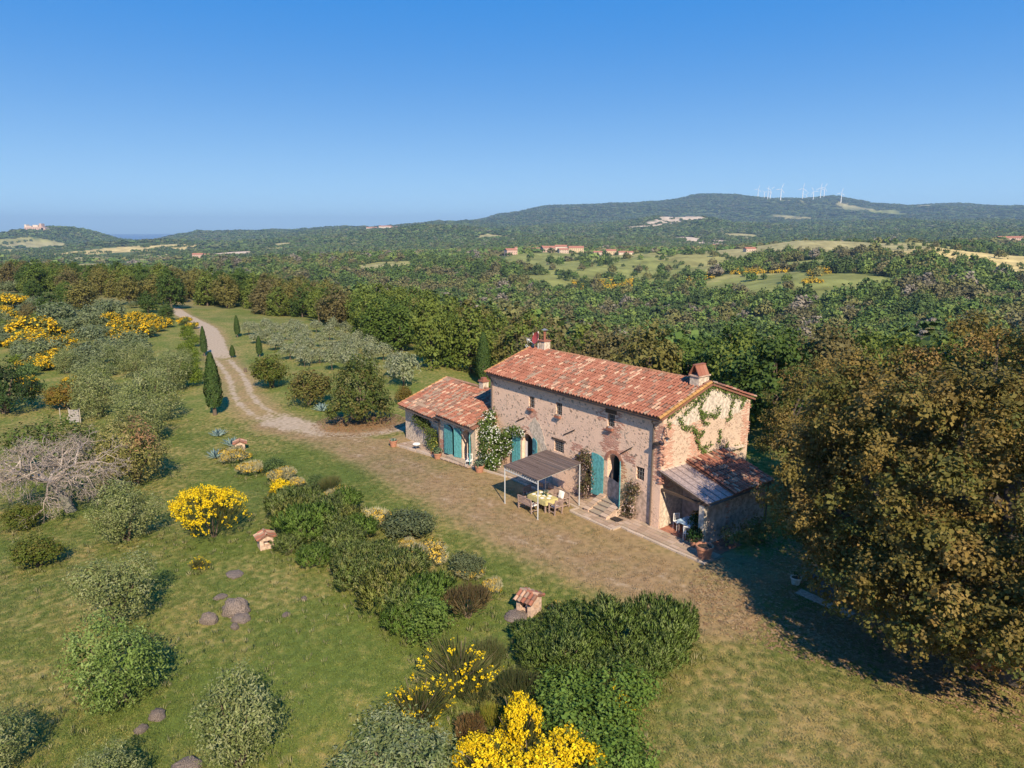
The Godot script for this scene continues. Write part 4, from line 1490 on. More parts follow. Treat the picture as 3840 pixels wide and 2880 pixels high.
func slatted_seat(called: String, label: String, cat: String, t: Transform3D, w: float, group: String) -> Node3D:  # a garden bench or armchair of slats, facing +z
	var o := thing(called, label, cat, t, group)
	var hw := w * 0.5
	for x in [-hw + 0.03, hw - 0.03]:
		for q in [[-0.24, 0.90], [0.26, 0.62]]:
			var mb := MB.new()
			mb.bar(Vector3(x, 0, q[0]), Vector3(x, q[1], q[0] - (0.06 if q[1] > 0.8 else 0.0)), 0.06, 0.06)
			part("leg", mb.mesh(), M.teak, o)
		var mb := MB.new()
		mb.bx(x - 0.035, x + 0.035, 0.62, 0.66, -0.27, 0.32)
		part("armrest", mb.mesh(), M.teak, o)
		mb = MB.new()
		mb.bx(x - 0.02, x + 0.02, 0.15, 0.20, -0.22, 0.24)
		part("stretcher", mb.mesh(), M.teak, o)
	for k in 5:
		var mb := MB.new()
		mb.bx(-hw + 0.06, hw - 0.06, 0.41, 0.435, -0.20 + k * 0.10, -0.12 + k * 0.10)
		part("seat_slat", mb.mesh(), M.teak, o)
	var mb2 := MB.new()
	mb2.bx(-hw + 0.06, hw - 0.06, 0.85, 0.92, -0.31, -0.27)
	part("top_rail", mb2.mesh(), M.teak, o)
	mb2 = MB.new()
	mb2.bx(-hw + 0.06, hw - 0.06, 0.46, 0.52, -0.29, -0.25)
	part("lower_rail", mb2.mesh(), M.teak, o)
	mb2 = MB.new()
	mb2.bx(-hw + 0.06, hw - 0.06, 0.34, 0.41, 0.22, 0.26)
	part("apron", mb2.mesh(), M.teak, o)
	var n := int(w / 0.105)
	for k in n:
		var x := lerpf(-hw + 0.11, hw - 0.11, k / float(n - 1))
		var mb := MB.new()
		mb.bar(Vector3(x, 0.5, -0.27), Vector3(x, 0.87, -0.295), 0.045, 0.02)
		part("back_slat", mb.mesh(), M.teak, o)
	return o


func cushion(w: float, h: float, d: float) -> ArrayMesh:
	var mb := MB.new()
	var nx := 6
	for s in [-1.0, 1.0]:
		for i in nx:
			for j in nx:
				var q: Array[Vector3] = []
				for e in [[i, j], [i + 1, j], [i + 1, j + 1], [i, j + 1]]:
					var u: float = e[0] / float(nx) * 2.0 - 1.0
					var v: float = e[1] / float(nx) * 2.0 - 1.0
					var puff := pow((1.0 - pow(absf(u), 3.0)) * (1.0 - pow(absf(v), 3.0)), 0.45)
					q.append(Vector3(u * w * 0.5 * (1.0 - 0.06 * (1.0 - absf(v))), s * puff * h * 0.5, v * d * 0.5))
				var nn := (q[1] - q[0]).cross(q[3] - q[0]).normalized()
				if nn.y * s < 0:
					nn = -nn
				mb.quad(q[0], q[1], q[2], q[3], nn, Color.WHITE)
	return mb.mesh()


func lathed(prof: Array, sides := 14) -> ArrayMesh:
	var mb := MB.new()
	mb.lathe(prof, sides)
	return mb.mesh()


func build_dining() -> void:
	var G := "teak garden seats around the dining table"
	slatted_seat("garden_bench", "weathered teak bench with its slatted back to the drive, left of the near pergola post", "bench", turned(yard(-6.62, 4.08), 180), 1.28, G)
	slatted_seat("garden_bench", "weathered teak bench by the house wall with a big white cushion on it", "bench", turned(yard(-6.2, 2.05), 0), 1.45, G)
	slatted_seat("garden_armchair", "weathered teak armchair at the right end of the dining table", "armchair", turned(yard(-5.25, 3.1), -90), 0.62, G)
	slatted_seat("garden_armchair", "weathered teak armchair at the left end of the dining table under the reed roof", "armchair", turned(yard(-7.78, 3.0), 90), 0.62, G)
	var t := thing("dining_table", "wooden dining table with yellow green cloth laid for a meal under the pergola", "table", yard(-6.5, 3.08))
	var mb := MB.new()
	mb.bx(-0.85, 0.85, 0.70, 0.735, -0.48, 0.48)
	part("tabletop", mb.mesh(), M.teak, t)
	for q in [[-0.76, -0.4], [0.76, -0.4], [-0.76, 0.4], [0.76, 0.4]]:
		mb = MB.new()
		mb.bx(q[0] - 0.04, q[0] + 0.04, 0, 0.70, q[1] - 0.04, q[1] + 0.04)
		part("leg", mb.mesh(), M.teak, t)
	mb = MB.new()
	mb.bx(-0.87, 0.87, 0.737, 0.742, -0.5, 0.5)
	for k in 17:
		var x := -0.87 + k * 0.1024
		for s in [-1.0, 1.0]:
			var z0: float = s * (0.5 + 0.015 * (k % 2))
			var z1: float = s * (0.5 + 0.015 * ((k + 1) % 2))
			mb.face(Vector3(x, 0.742, s * 0.5), Vector3(x + 0.1024, 0.742, s * 0.5), Vector3(x + 0.1024, 0.45, z1 * 1.03), Vector3(x, 0.45, z0 * 1.03), Color.WHITE)
	for k in 10:
		var z := -0.5 + k * 0.1
		for s in [-1.0, 1.0]:
			mb.face(Vector3(s * 0.87, 0.742, z), Vector3(s * 0.87, 0.742, z + 0.1), Vector3(s * (0.89 + 0.015 * ((k + 1) % 2)), 0.47, z + 0.1), Vector3(s * (0.89 + 0.015 * (k % 2)), 0.47, z), Color.WHITE)
	single("tablecloth", mb.mesh(), M.cloth_lime, "yellow green tablecloth draped over the dining table", "tablecloth", yard(-6.5, 3.08))
	var plate := lathed([Vector2(0, 0.008), Vector2(0.075, 0.008), Vector2(0.13, 0.025), Vector2(0.132, 0.02), Vector2(0.07, 0.0)])
	for q in [[-0.45, 0.28], [0.35, 0.30], [-0.4, -0.28], [0.4, -0.28], [0.62, 0.02]]:
		single("dinner_plate", plate, M.white_paint, "round white plate set on the yellow green tablecloth", "plate", yard(-6.5 + q[0], 3.08 + q[1], 0.744), "white plates on the dining table")
	var napkin := MB.new()
	napkin.bx(-0.12, 0.12, 0, 0.03, -0.09, 0.09)
	for q in [[-0.12, 0.2], [0.1, -0.1]]:
		single("bread_cloth", napkin.mesh(), M.cloth_white, "folded white cloth in the middle of the laid dining table", "cloth", turned(yard(-6.5 + q[0], 3.08 + q[1], 0.744), 20), "white cloths on the dining table")
	single("water_bottle", lathed([Vector2(0, 0), Vector2(0.045, 0), Vector2(0.045, 0.2), Vector2(0.018, 0.26), Vector2(0.018, 0.31), Vector2(0, 0.31)], 10), M.blue_glass, "blue glass bottle near the left end of the dining table", "bottle", yard(-6.75, 3.2, 0.744))
	single("wine_carafe", lathed([Vector2(0, 0), Vector2(0.06, 0), Vector2(0.065, 0.1), Vector2(0.02, 0.2), Vector2(0.03, 0.27), Vector2(0, 0.27)], 10), M.green_glass, "dark green bottle standing at the middle of the dining table", "bottle", yard(-6.5, 3.0, 0.744))
	var bq := thing("flower_vase", "small vase of grey green twigs at the middle back of the dining table", "vase", yard(-6.3, 2.95, 0.744))
	part("vase", lathed([Vector2(0, 0), Vector2(0.05, 0), Vector2(0.06, 0.08), Vector2(0.035, 0.15)], 10), M.green_glass, bq)
	mb = MB.new()
	for k in 60:
		var d := (rdir() * 0.6 + Vector3.UP).normalized() * rf(0.12, 0.3)
		mb.leaf(Vector3(0, 0.13, 0) + d * 0.4, d * 0.7, rdir() * 0.02, rdir(), vary([Color(0.22, 0.28, 0.2), Color(0.35, 0.4, 0.35)]))
	part("twigs", mb.mesh(), leafy(), bq)
	single("cushion", cushion(0.5, 0.16, 0.5), M.cloth_white, "big square white cushion leaning on the bench by the house wall", "cushion", Transform3D(yard(-6.0, 2.0).basis * Basis(Vector3.RIGHT, 1.25), yard(-6.0, 2.0, 0.69).origin))
	single("seat_pad", cushion(0.5, 0.08, 0.45), M.cloth_white, "white seat pad at the right end of the bench facing away from the drive", "cushion", yard(-6.25, 4.02, 0.475))
	single("seat_pad", cushion(0.46, 0.08, 0.44), M.cloth_white, "white seat pad on the armchair at the right end of the table", "cushion", yard(-5.27, 3.1, 0.475))
	single("seat_pad", cushion(0.46, 0.08, 0.44), M.cloth_white, "white seat pad on the armchair at the left end of the table", "cushion", yard(-7.76, 3.0, 0.475))
	var wb := thing("wall_bench", "blue painted plank bench in the shade under the pergola beside the wall", "bench", yard(-9.3, 0.95))
	for k in 3:
		mb = MB.new()
		mb.bx(-0.8, 0.8, 0.44, 0.48, -0.22 + k * 0.15, -0.09 + k * 0.15)
		part("plank", mb.mesh(), M.blue_paint, wb)
	for x in [-0.65, 0.65]:
		mb = MB.new()
		mb.bx(x - 0.04, x + 0.04, 0, 0.44, -0.18, 0.18)
		part("leg", mb.mesh(), M.blue_paint, wb)


func terracotta_pot(label: String, t: Transform3D, r: float, h: float, mat: Material) -> Node3D:
	var o := thing("terracotta_pot", label, "plant pot", t)
	part("pot", lathed([Vector2(0, 0), Vector2(r * 0.68, 0), Vector2(r * 0.9, h * 0.78), Vector2(r * 0.92, h * 0.80), Vector2(r, h * 0.82), Vector2(r, h), Vector2(r * 0.86, h), Vector2(r * 0.82, h * 0.86)], 18), mat, o)
	part("soil", lathed([Vector2(r * 0.83, h * 0.87), Vector2(0.0, h * 0.89)], 14), M.soil, o)
	return o


func rosette(n: int, len_: float, wdt: float, cols: Array, lift := 0.9, curl := 0.25) -> ArrayMesh:  # stiff pointed succulent leaves with thickness
	var mb := MB.new()
	for k in n:
		var a := k * 2.39996 + rf(-0.15, 0.15)
		var e := lerpf(1.35, 0.25, pow(k / float(n), 0.8)) * lift
		var l := len_ * rf(0.8, 1.1) * lerpf(0.7, 1.0, k / float(n))
		var d := Vector3(cos(a) * cos(e), sin(e), sin(a) * cos(e))
		var s := Vector3(-sin(a), 0, cos(a))
		var u := s.cross(d) * -1.0
		if u.y < 0:
			u = -u
		var c := vary(cols, 0.1)
		var prev: Array[Vector3] = []
		for m in 5:
			var f := m / 4.0
			var wd := wdt * (0.6 + 0.9 * f * (1.0 - f) * 2.2 - 0.6 * f * f) if m < 4 else 0.004
			var p := d * l * f + u * (-curl * l * f * f * 0.6 + 0.12 * l * f * f)
			var q: Array[Vector3] = [p - s * wd + u * wd * 0.35, p - u * wd * 0.25, p + s * wd + u * wd * 0.35, p + u * wd * 0.15]
			if m > 0:
				for z in 4:
					var nn := (q[z] + q[(z + 1) % 4] - p * 2.0).normalized()
					mb.quad(prev[z], prev[(z + 1) % 4], q[(z + 1) % 4], q[z], nn, c)
			prev = q
	return mb.mesh()


func leaf_ball(n: int, r: Vector3, size: float, cols: Array, up := 0.4) -> ArrayMesh:
	var mb := MB.new()
	for k in n:
		var d := rdir()
		if d.y < -0.3:
			d.y = -d.y
		var p := d * r * pow(rng.randf(), 0.4) + Vector3(0, r.y * 0.5, 0)
		var l := (rdir() + d * 0.6).normalized() * size * rf(0.7, 1.3)
		mb.leaf(p, l, l.cross(rdir()).normalized() * size * 0.25, (d + Vector3.UP * up + rdir() * 0.6).normalized(), vary(cols))
	return mb.mesh()


func build_yard_things() -> void:
	var green := [Color(0.05, 0.10, 0.025), Color(0.09, 0.15, 0.04)]
	var p := terracotta_pot("terracotta pot with a grey green succulent at the far left end of the paving", turned(yard(-24.4, 3.55), 0), 0.34, 0.52, M.terracotta)
	part("succulent", rosette(26, 0.42, 0.05, [Color(0.22, 0.30, 0.24), Color(0.30, 0.38, 0.30)], 0.95), M.agave, p, Transform3D(Basis(), Vector3(0, 0.45, 0)))
	p = terracotta_pot("terracotta pot of leafy plants beside the teal annex door", yard(-19.0, 2.75), 0.34, 0.46, M.terracotta)
	part("plant", leaf_ball(260, Vector3(0.36, 0.3, 0.36), 0.13, [Color(0.08, 0.15, 0.06), Color(0.2, 0.27, 0.16)]), leafy(), p, Transform3D(Basis(), Vector3(0, 0.42, 0)))
	p = terracotta_pot("terracotta pot of grey green plants at the foot of the white rose", yard(-14.15, 2.35), 0.36, 0.5, M.terracotta)
	part("plant", leaf_ball(260, Vector3(0.4, 0.3, 0.4), 0.14, [Color(0.10, 0.17, 0.08), Color(0.24, 0.30, 0.22)]), leafy(), p, Transform3D(Basis(), Vector3(0, 0.45, 0)))
	p = terracotta_pot("small terracotta pot with yellow flowers left of the annex door", yard(-19.9, 2.6), 0.2, 0.28, M.terracotta)
	part("plant", leaf_ball(120, Vector3(0.22, 0.25, 0.22), 0.1, [Color(0.07, 0.12, 0.03), Color(0.55, 0.42, 0.06)]), leafy(), p, Transform3D(Basis(), Vector3(0, 0.25, 0)))
	p = terracotta_pot("big empty looking terracotta pot on the paving corner in front of the porch", yard(3.85, 0.95, 0.06), 0.46, 0.66, M.terracotta)
	p = terracotta_pot("pale pot in the deep shade under the bronze oak", Transform3D(Basis(), spot(13.5, 31.0)), 0.26, 0.36, M.plaster_pale)
	part("plant", leaf_ball(60, Vector3(0.2, 0.2, 0.2), 0.1, green), leafy(), p, Transform3D(Basis(), Vector3(0, 0.33, 0)))
	p = terracotta_pot("dark green leafy plant in a pot by the porch pillar", yard(2.75, 0.35, 0.06), 0.24, 0.34, M.terracotta)
	part("plant", leaf_ball(420, Vector3(0.42, 0.5, 0.42), 0.16, [Color(0.03, 0.07, 0.02), Color(0.05, 0.11, 0.03)]), leafy(), p, Transform3D(Basis(), Vector3(0, 0.32, 0)))
	p = terracotta_pot("tall potted plant with orange flowers behind the small porch table", yard(1.95, -0.75, 0.06), 0.25, 0.4, M.terracotta)
	part("plant", leaf_ball(420, Vector3(0.4, 0.7, 0.4), 0.15, [Color(0.04, 0.09, 0.025), Color(0.06, 0.12, 0.03)]), leafy(), p, Transform3D(Basis(), Vector3(0, 0.38, 0)))
	part("blossom", leaf_ball(60, Vector3(0.32, 0.2, 0.32), 0.1, [Color(0.6, 0.25, 0.03), Color(0.7, 0.42, 0.04)]), leafy(), p, Transform3D(Basis(), Vector3(0, 1.15, 0)))
	# white seat with a round cushion, and a metal chair by the rose
	var s := thing("metal_stool", "low metal stool with a round white cushion on the paving by the annex wall", "stool", yard(-22.1, 2.75))
	for q in [[-0.26, -0.2], [0.26, -0.2], [-0.26, 0.2], [0.26, 0.2]]:
		var mb := MB.new()
		mb.tube([Vector3(q[0], 0, q[1]), Vector3(q[0] * 0.9, 0.45, q[1] * 0.9)], [0.015, 0.015], 5)
		part("leg", mb.mesh(), M.pale_iron, s)
	var mb := MB.new()
	mb.bx(-0.28, 0.28, 0.44, 0.47, -0.22, 0.22)
	part("seat", mb.mesh(), M.pale_iron, s)
	mb = MB.new()
	mb.bar(Vector3(-0.24, 0.15, 0.19), Vector3(0.24, 0.15, 0.19), 0.015, 0.015)
	part("stretcher", mb.mesh(), M.pale_iron, s)
	single("round_cushion", lathed([Vector2(0, 0), Vector2(0.26, 0.01), Vector2(0.31, 0.07), Vector2(0.25, 0.13), Vector2(0, 0.14)], 14), M.cloth_white, "round white cushion lying on the metal stool by the annex", "cushion", yard(-22.1, 2.75, 0.47))
	white_chair("white metal chair on the paving left of the white rose", turned(yard(-15.55, 2.25, 0.05), 40))
	white_chair("white metal chair at the left side of the small porch table", turned(yard(0.75, -0.75, 0.06), 70))
	white_chair("white metal chair at the near side of the small porch table", turned(yard(2.05, 0.02, 0.06), 200))
	var t := thing("porch_table", "small square table with a pale blue cloth set for coffee in the porch", "table", yard(1.42, -0.82, 0.06))
	mb = MB.new()
	mb.bx(-0.42, 0.42, 0.70, 0.73, -0.42, 0.42)
	part("tabletop", mb.mesh(), M.teak, t)
	for q in [[-0.36, -0.36], [0.36, -0.36], [-0.36, 0.36], [0.36, 0.36]]:
		mb = MB.new()
		mb.bx(q[0] - 0.03, q[0] + 0.03, 0, 0.70, q[1] - 0.03, q[1] + 0.03)
		part("leg", mb.mesh(), M.teak, t)
	mb = MB.new()
	mb.bx(-0.45, 0.45, 0.732, 0.738, -0.45, 0.45)
	for k in 4:
		var b := Basis(Vector3.UP, k * PI * 0.5)
		for m in 6:
			var x := -0.45 + m * 0.15
			mb.face(b * Vector3(x, 0.738, 0.45), b * Vector3(x + 0.15, 0.738, 0.45), b * Vector3(x + 0.15, 0.62 - (0.09 if m == 5 else 0.0), 0.46 + 0.02 * ((m + 1) % 2)), b * Vector3(x, 0.62 - (0.09 if m == 0 else 0.0), 0.46 + 0.02 * (m % 2)), Color.WHITE)
	single("tablecloth", mb.mesh(), M.cloth_blue, "pale blue cloth on the small porch table", "tablecloth", yard(1.42, -0.82, 0.06))
	for q in [[-0.22, 0.12], [0.05, -0.2]]:
		single("coffee_cup", lathed([Vector2(0.08, 0.0), Vector2(0.09, 0.01), Vector2(0.04, 0.012), Vector2(0.06, 0.09), Vector2(0.05, 0.09), Vector2(0.03, 0.02)], 10), M.white_paint, "white cup and saucer on the pale blue porch tablecloth", "cup", yard(1.42 + q[0], -0.82 + q[1], 0.80), "white cups on the porch table")
	single("coffee_pot", lathed([Vector2(0, 0), Vector2(0.08, 0), Vector2(0.1, 0.08), Vector2(0.06, 0.18), Vector2(0.07, 0.2), Vector2(0, 0.23)], 10), M.white_paint, "white coffee pot at the back of the porch table", "coffee pot", yard(1.35, -1.08, 0.80))
	single("milk_bowl", lathed([Vector2(0, 0), Vector2(0.05, 0), Vector2(0.1, 0.09), Vector2(0.09, 0.09), Vector2(0, 0.03)], 10), M.white_paint, "white bowl at the right edge of the porch table", "bowl", yard(1.72, -0.72, 0.80))
	# flower boxes below the upper windows
	for q in [[-11.33, 4.60, "leftmost"], [-8.57, 4.66, "second"], [-3.93, 4.88, "rightmost"]]:
		var fb := thing("window_box", "terracotta window box of white flowers below the %s upper window" % q[2], "window box", HF * Transform3D(Basis(), Vector3(q[0], q[1], 0.13)))
		mb = MB.new()
		mb.bx(-0.24, 0.24, 0.03, 0.16, -0.09, 0.08)
		part("box", mb.mesh(), M.tiles[0], fb)
		part("flowers", leaf_ball(90, Vector3(0.22, 0.10, 0.08), 0.06, [Color(0.08, 0.14, 0.05), Color(0.35, 0.33, 0.4), Color(0.6, 0.58, 0.65)]), leafy(), fb, Transform3D(Basis(), Vector3(0, 0.14, 0)))
	# timber door leaning under the oak
	var g := thing("plank_gate", "grey blue plank gate standing in the shade under the bronze oak", "gate", Transform3D(Basis(Vector3.UP, -0.95), spot(14.4, 29.6)))
	for k in 8:
		mb = MB.new()
		mb.bx(-0.8 + k * 0.2, -0.62 + k * 0.2, 0.05, 0.95 + 0.05 * (k % 3), -0.015, 0.015)
		part("plank", mb.mesh(), M.blue_grey_wood, g)
	for y in [0.25, 0.75]:
		mb = MB.new()
		mb.bx(-0.8, 0.8, y, y + 0.09, -0.045, -0.016)
		part("rail", mb.mesh(), M.blue_grey_wood, g)
	mb = MB.new()
	mb.bx(-1.3, 1.3, -0.2, 0.06, -0.25, 0.25)
	single("stone_sill", mb.mesh(), M.step_stone, "long low stone slab lying in front of the plank gate", "stone slab", Transform3D(Basis(Vector3.UP, -0.95), spot(14.1, 29.2)))
	# old gate and posts in the left meadow
	var posts := [[-42.9, 65.2, "left"], [-42.0, 65.1, "middle"], [-40.9, 65.0, "right"]]
	for q in posts:
		mb = MB.new()
		mb.tube([Vector3(0, -0.1, 0), Vector3(0.03, 1.5, 0.0)], [0.05, 0.04], 6)
		if q[2] == "middle":
			mb.bar(Vector3(0.02, 0.9, 0), Vector3(-0.35, 0.0, 0.05), 0.05, 0.05)
		single("fence_post", mb.mesh(), M.pale_wood, "%s of the pale wooden posts by the old gate in the left meadow" % q[2], "fence post", Transform3D(Basis(), spot(q[0], q[1])))
	var og := thing("old_gate", "grey weathered board gate hanging from a post in the left meadow", "gate", Transform3D(Basis(Vector3.UP, 0.2) * Basis(Vector3.RIGHT, -0.15), spot(-41.4, 64.9)))
	for k in 6:
		mb = MB.new()
		mb.bx(-0.48, 0.42, 0.1 + k * 0.21, 0.28 + k * 0.21, -0.015, 0.015)
		part("board", mb.mesh(), M.grey_wood, og)
	for x in [-0.4, 0.3]:
		mb = MB.new()
		mb.bx(x, x + 0.08, 0.05, 1.4, 0.016, 0.05)
		part("batten", mb.mesh(), M.grey_wood, og)
	build_shrines()


func white_chair(label: String, t: Transform3D) -> void:
	var o := thing("white_chair", label, "chair", t, "white metal chairs by the house")
	for q in [[-0.19, -0.19, 0.88], [0.19, -0.19, 0.88], [-0.2, 0.2, 0.44], [0.2, 0.2, 0.44]]:
		var mb := MB.new()
		mb.tube([Vector3(q[0], 0, q[1]), Vector3(q[0], q[2], q[1] * 1.05)], [0.018, 0.016], 5)
		part("leg", mb.mesh(), M.white_paint, o)
	var mb := MB.new()
	mb.bx(-0.21, 0.21, 0.43, 0.46, -0.2, 0.22)
	part("seat", mb.mesh(), M.white_paint, o)
	mb = MB.new()
	mb.bx(-0.2, 0.2, 0.84, 0.89, -0.215, -0.185)
	for k in 5:
		mb.bx(-0.16 + k * 0.075, -0.14 + k * 0.075, 0.46, 0.84, -0.207, -0.195)
	part("backrest", mb.mesh(), M.white_paint, o)


func build_shrines() -> void:  # the three little brick well houses on the bank
	for q in [[-21.7, 54.3, "by the agaves", 0.35, 0.88], [-13.1, 35.1, "beside the yellow broom", 0.55, 0.88], [0.75, 28.5, "at the drive end", 0.95, 0.98]]:
		var s: float = q[4]
		var o := thing("well_house", "small stone well house with a tiled gable roof %s" % q[2], "well house", Transform3D(Basis(Vector3.UP, q[3]).scaled(Vector3.ONE * s), spot(q[0], q[1], -0.05)), "well houses along the bank")
		var w := csg_root("wall", M.plaster_pink, o)
		var g := CSGPolygon3D.new()
		g.name = "shell"
		g.polygon = PackedVector2Array([Vector2(-0.42, -0.2), Vector2(0.42, -0.2), Vector2(0.42, 0.74), Vector2(0, 0.94), Vector2(-0.42, 0.74)])
		g.depth = 0.8
		g.position.z = 0.4
		w.add_child(g)
		csg_box(2, -0.2, 0.2, 0.28, 0.62, -0.25, 0.6, w, "opening")
		if q[3] > 0.8:
			csg_box(2, -0.6, -0.2, 0.12, 0.62, -0.2, 0.2, w, "side_opening")
		for sd in [-1.0, 1.0]:
			var mb := MB.new()
			var a := Vector3(0, 0.99, 0)
			var b := Vector3(sd * 0.54, 0.73, 0)
			var f := (b - a).normalized()
			mb.box(Transform3D(Basis(f, Vector3(-f.y * sd, f.x * sd, 0), Vector3.BACK), (a + b) * 0.5), Vector3(a.distance_to(b), 0.04, 0.98))
			var r := part("roof", mb.mesh(), M.tile_bed, o)
			for k in 5:
				for m in 2:
					var up := Vector3(-f.y * sd, f.x * sd, 0)
					part("tile", M.tile_mesh, M.tiles[[0, 3, 4, 1, 5][(k + m) % 5]], r, Transform3D(Basis(up.cross(f), up, f) * Basis.from_scale(Vector3(0.95, 0.8, 0.75)), a + Vector3(0, 0, -0.4 + k * 0.2) + f * (0.0 + m * 0.27) + up * (0.03 - m * 0.008)))
		for k in 3:
			part("ridge_tile", M.tile_mesh, M.tiles[[4, 0, 3][k]], o, Transform3D(Basis.from_scale(Vector3(1.0, 1.0, 0.8)), Vector3(0, 1.01, -0.48 + k * 0.31)))
		var mb2 := MB.new()
		mb2.bx(-0.1, 0.12, 0.0, 0.42, -0.12, 0.0)
		part("meter", mb2.mesh(), M.white_paint, o)


# ---------------------------------------------------------------- plants
func pick_blob(blobs: Array) -> Array:
	var total := 0.0
	for b in blobs:
		total += b[1].x * b[1].z
	var q := rng.randf() * total
	for b in blobs:
		q -= b[1].x * b[1].z
		if q <= 0.0:
			return b
	return blobs[0]


func shell_point(blobs: Array, lo: float, hi: float, low_cut := -0.45) -> Array:  # a point near the outside of a union of ellipsoids, and its outward direction
	for tries in 12:
		var b := pick_blob(blobs)
		var d := rdir()
		if d.y < low_cut:
			continue
		var p: Vector3 = b[0] + d * b[1] * rf(lo, hi)
		var inside := false
		for o in blobs:
			if o != b:
				var q: Vector3 = (p - o[0]) / o[1]
				if q.length_squared() < lo * lo * 0.8:
					inside = true
					break
		if not inside:
			return [p, (d / b[1]).normalized()]
	var bb := pick_blob(blobs)
	var dd := rdir()
	dd.y = absf(dd.y)
	return [bb[0] + dd * bb[1] * hi, dd]


func crown(mb: MB, blobs: Array, clumps: int, per: int, spread: float, size: float, slim: float, cols: Array, lo := 0.72, hi := 1.05, up := 0.35, low_cut := -0.45) -> void:
	# leaves in loose clumps over a union of ellipsoids, fewer inside
	for i in clumps:
		var deep := i % 5 == 0
		var sp := shell_point(blobs, lo * (0.55 if deep else 1.0), hi * (0.8 if deep else 1.0), low_cut)
		var p: Vector3 = sp[0]
		var d: Vector3 = sp[1]
		var tone := vary(cols, 0.12)
		var sd := spread * rf(0.7, 1.3)
		for k in per:
			var q := p + gauss3(sd)
			var n := (d + Vector3(0, up, 0) + rdir() * 0.9).normalized()
			var l: Vector3 = n.cross(rdir()).normalized()
			var s := size * rf(0.65, 1.3) * (1.5 if deep else 1.0)
			var v := rf(0.85, 1.18)
			mb.leaf(q - l * s * 0.5, l * s, n.cross(l) * s * slim, n, Color(tone.r * v, tone.g * v, tone.b * v))


func limbs(mb: MB, blobs: Array, base_r: float, fork: float, lean := Vector3.ZERO, col := Color.WHITE) -> void:  # a tapered trunk that forks into the crown
	var top := Vector3(lean.x, fork, lean.z)
	mb.tube([Vector3(0, -0.2, 0), Vector3(lean.x * 0.2, fork * 0.35, lean.z * 0.2), top], [base_r * 1.35, base_r, base_r * 0.75], 8, col, false)
	for b in blobs:
		var e: Vector3 = b[0]
		var m := top.lerp(e, 0.5) + gauss3(0.08 * top.distance_to(e))
		mb.tube([top, m, e, e + Vector3(rf(-0.3, 0.3), b[1].y * 0.5, rf(-0.3, 0.3))], [base_r * 0.6, base_r * 0.42, base_r * 0.22, base_r * 0.08], 5, col, false)


func blob_set(n: int, w: float, h: float, fill := 0.55, base := 0.12) -> Array:  # a lumpy bush outline of width w and height h standing on the ground
	var out := []
	out.append([Vector3(0, h * (base + 0.42), 0), Vector3(w * 0.34, h * 0.46, w * 0.34)])
	for k in n:
		var a := TAU * k / n + rf(-0.4, 0.4)
		var r := w * rf(0.18, 0.28)
		var s := w * rf(0.20, 0.29) * fill / 0.55
		out.append([Vector3(cos(a) * r, h * rf(0.30, 0.68), sin(a) * r), Vector3(s, s * rf(0.8, 1.15) * h / w, s)])
	return out


func plant(called: String, label: String, category: String, meshes: Array, t: Transform3D, group := "") -> Node3D:  # meshes: [part name, mesh, material]
	var o := thing(called, label, category, t, group)
	for m in meshes:
		var q := part(m[0], m[1], m[2], o)
		if m[0] in ["flowers", "flower_heads"]:
			q.set_meta("kind", "stuff")
	return o


func placed(x: float, d: float, sx: float, sy: float, turn := -1.0) -> Transform3D:
	var a := turn if turn >= 0.0 else rng.randf() * TAU
	return Transform3D(Basis(Vector3.UP, a) * Basis.from_scale(Vector3(sx, sy, sx)), spot(x, d))


var olive_cols := [Color(0.170, 0.205, 0.066), Color(0.230, 0.258, 0.100), Color(0.125, 0.160, 0.045), Color(0.29, 0.305, 0.145)]
var green_cols := [Color(0.055, 0.098, 0.020), Color(0.085, 0.135, 0.030), Color(0.04, 0.075, 0.018)]


func bush_mesh(w: float, h: float, clumps: int, per: int, spread: float, size: float, slim: float, cols: Array, n := 6, base := 0.08, low := -0.7) -> ArrayMesh:
	var mb := MB.new()
	crown(mb, blob_set(n, w, h, 0.55, base), clumps, per, spread, size, slim, cols, 0.72, 1.08, 0.3, low)
	return mb.mesh()


func shoots_mesh(w: float, h: float, count: int, len_: float, r: float, cols: Array, upness := 1.1, lo := 0.7) -> ArrayMesh:  # a dome of upright shoots (rosemary, rushes)
	var mb := MB.new()
	var blobs := blob_set(5, w, h, 0.6, 0.0)
	for k in count:
		var sp := shell_point(blobs, lo, 1.0, -0.35)
		var d: Vector3 = (sp[1] + Vector3(0, upness, 0) + rdir() * 0.35).normalized()
		mb.spike(sp[0] - d * len_ * 0.4, d * len_ * rf(0.7, 1.3), r * rf(0.7, 1.2), vary(cols, 0.2))
	return mb.mesh()


func tufted_mesh(w: float, h: float, tufts: int, per: int, len_: float, r: float, cols: Array, lumps := 9) -> ArrayMesh:  # a bush of upright bottle-brush tufts
	var mb := MB.new()
	var blobs := blob_set(lumps, w, h, 0.5, 0.0)
	for k in tufts:
		var sp := shell_point(blobs, 0.62, 1.03, -0.5)
		var ax: Vector3 = (sp[1] * 0.8 + Vector3(0, 1.0, 0) + rdir() * 0.35).normalized()
		var tone := vary(cols, 0.16)
		var l := len_ * rf(0.7, 1.35)
		for m in per:
			var d := (ax + rdir() * 0.42).normalized()
			var q: Vector3 = sp[0] + ax * l * rf(-0.35, 0.5) + gauss3(0.025)
			var v := rf(0.82, 1.22)
			var n := (d + rdir()).normalized()
			mb.leaf(q, d * l * 0.55, d.cross(n).normalized() * r, (sp[1] + Vector3(0, 0.3, 0) + rdir() * 0.7).normalized(), Color(tone.r * v, tone.g * v, tone.b * v))
	return mb.mesh()


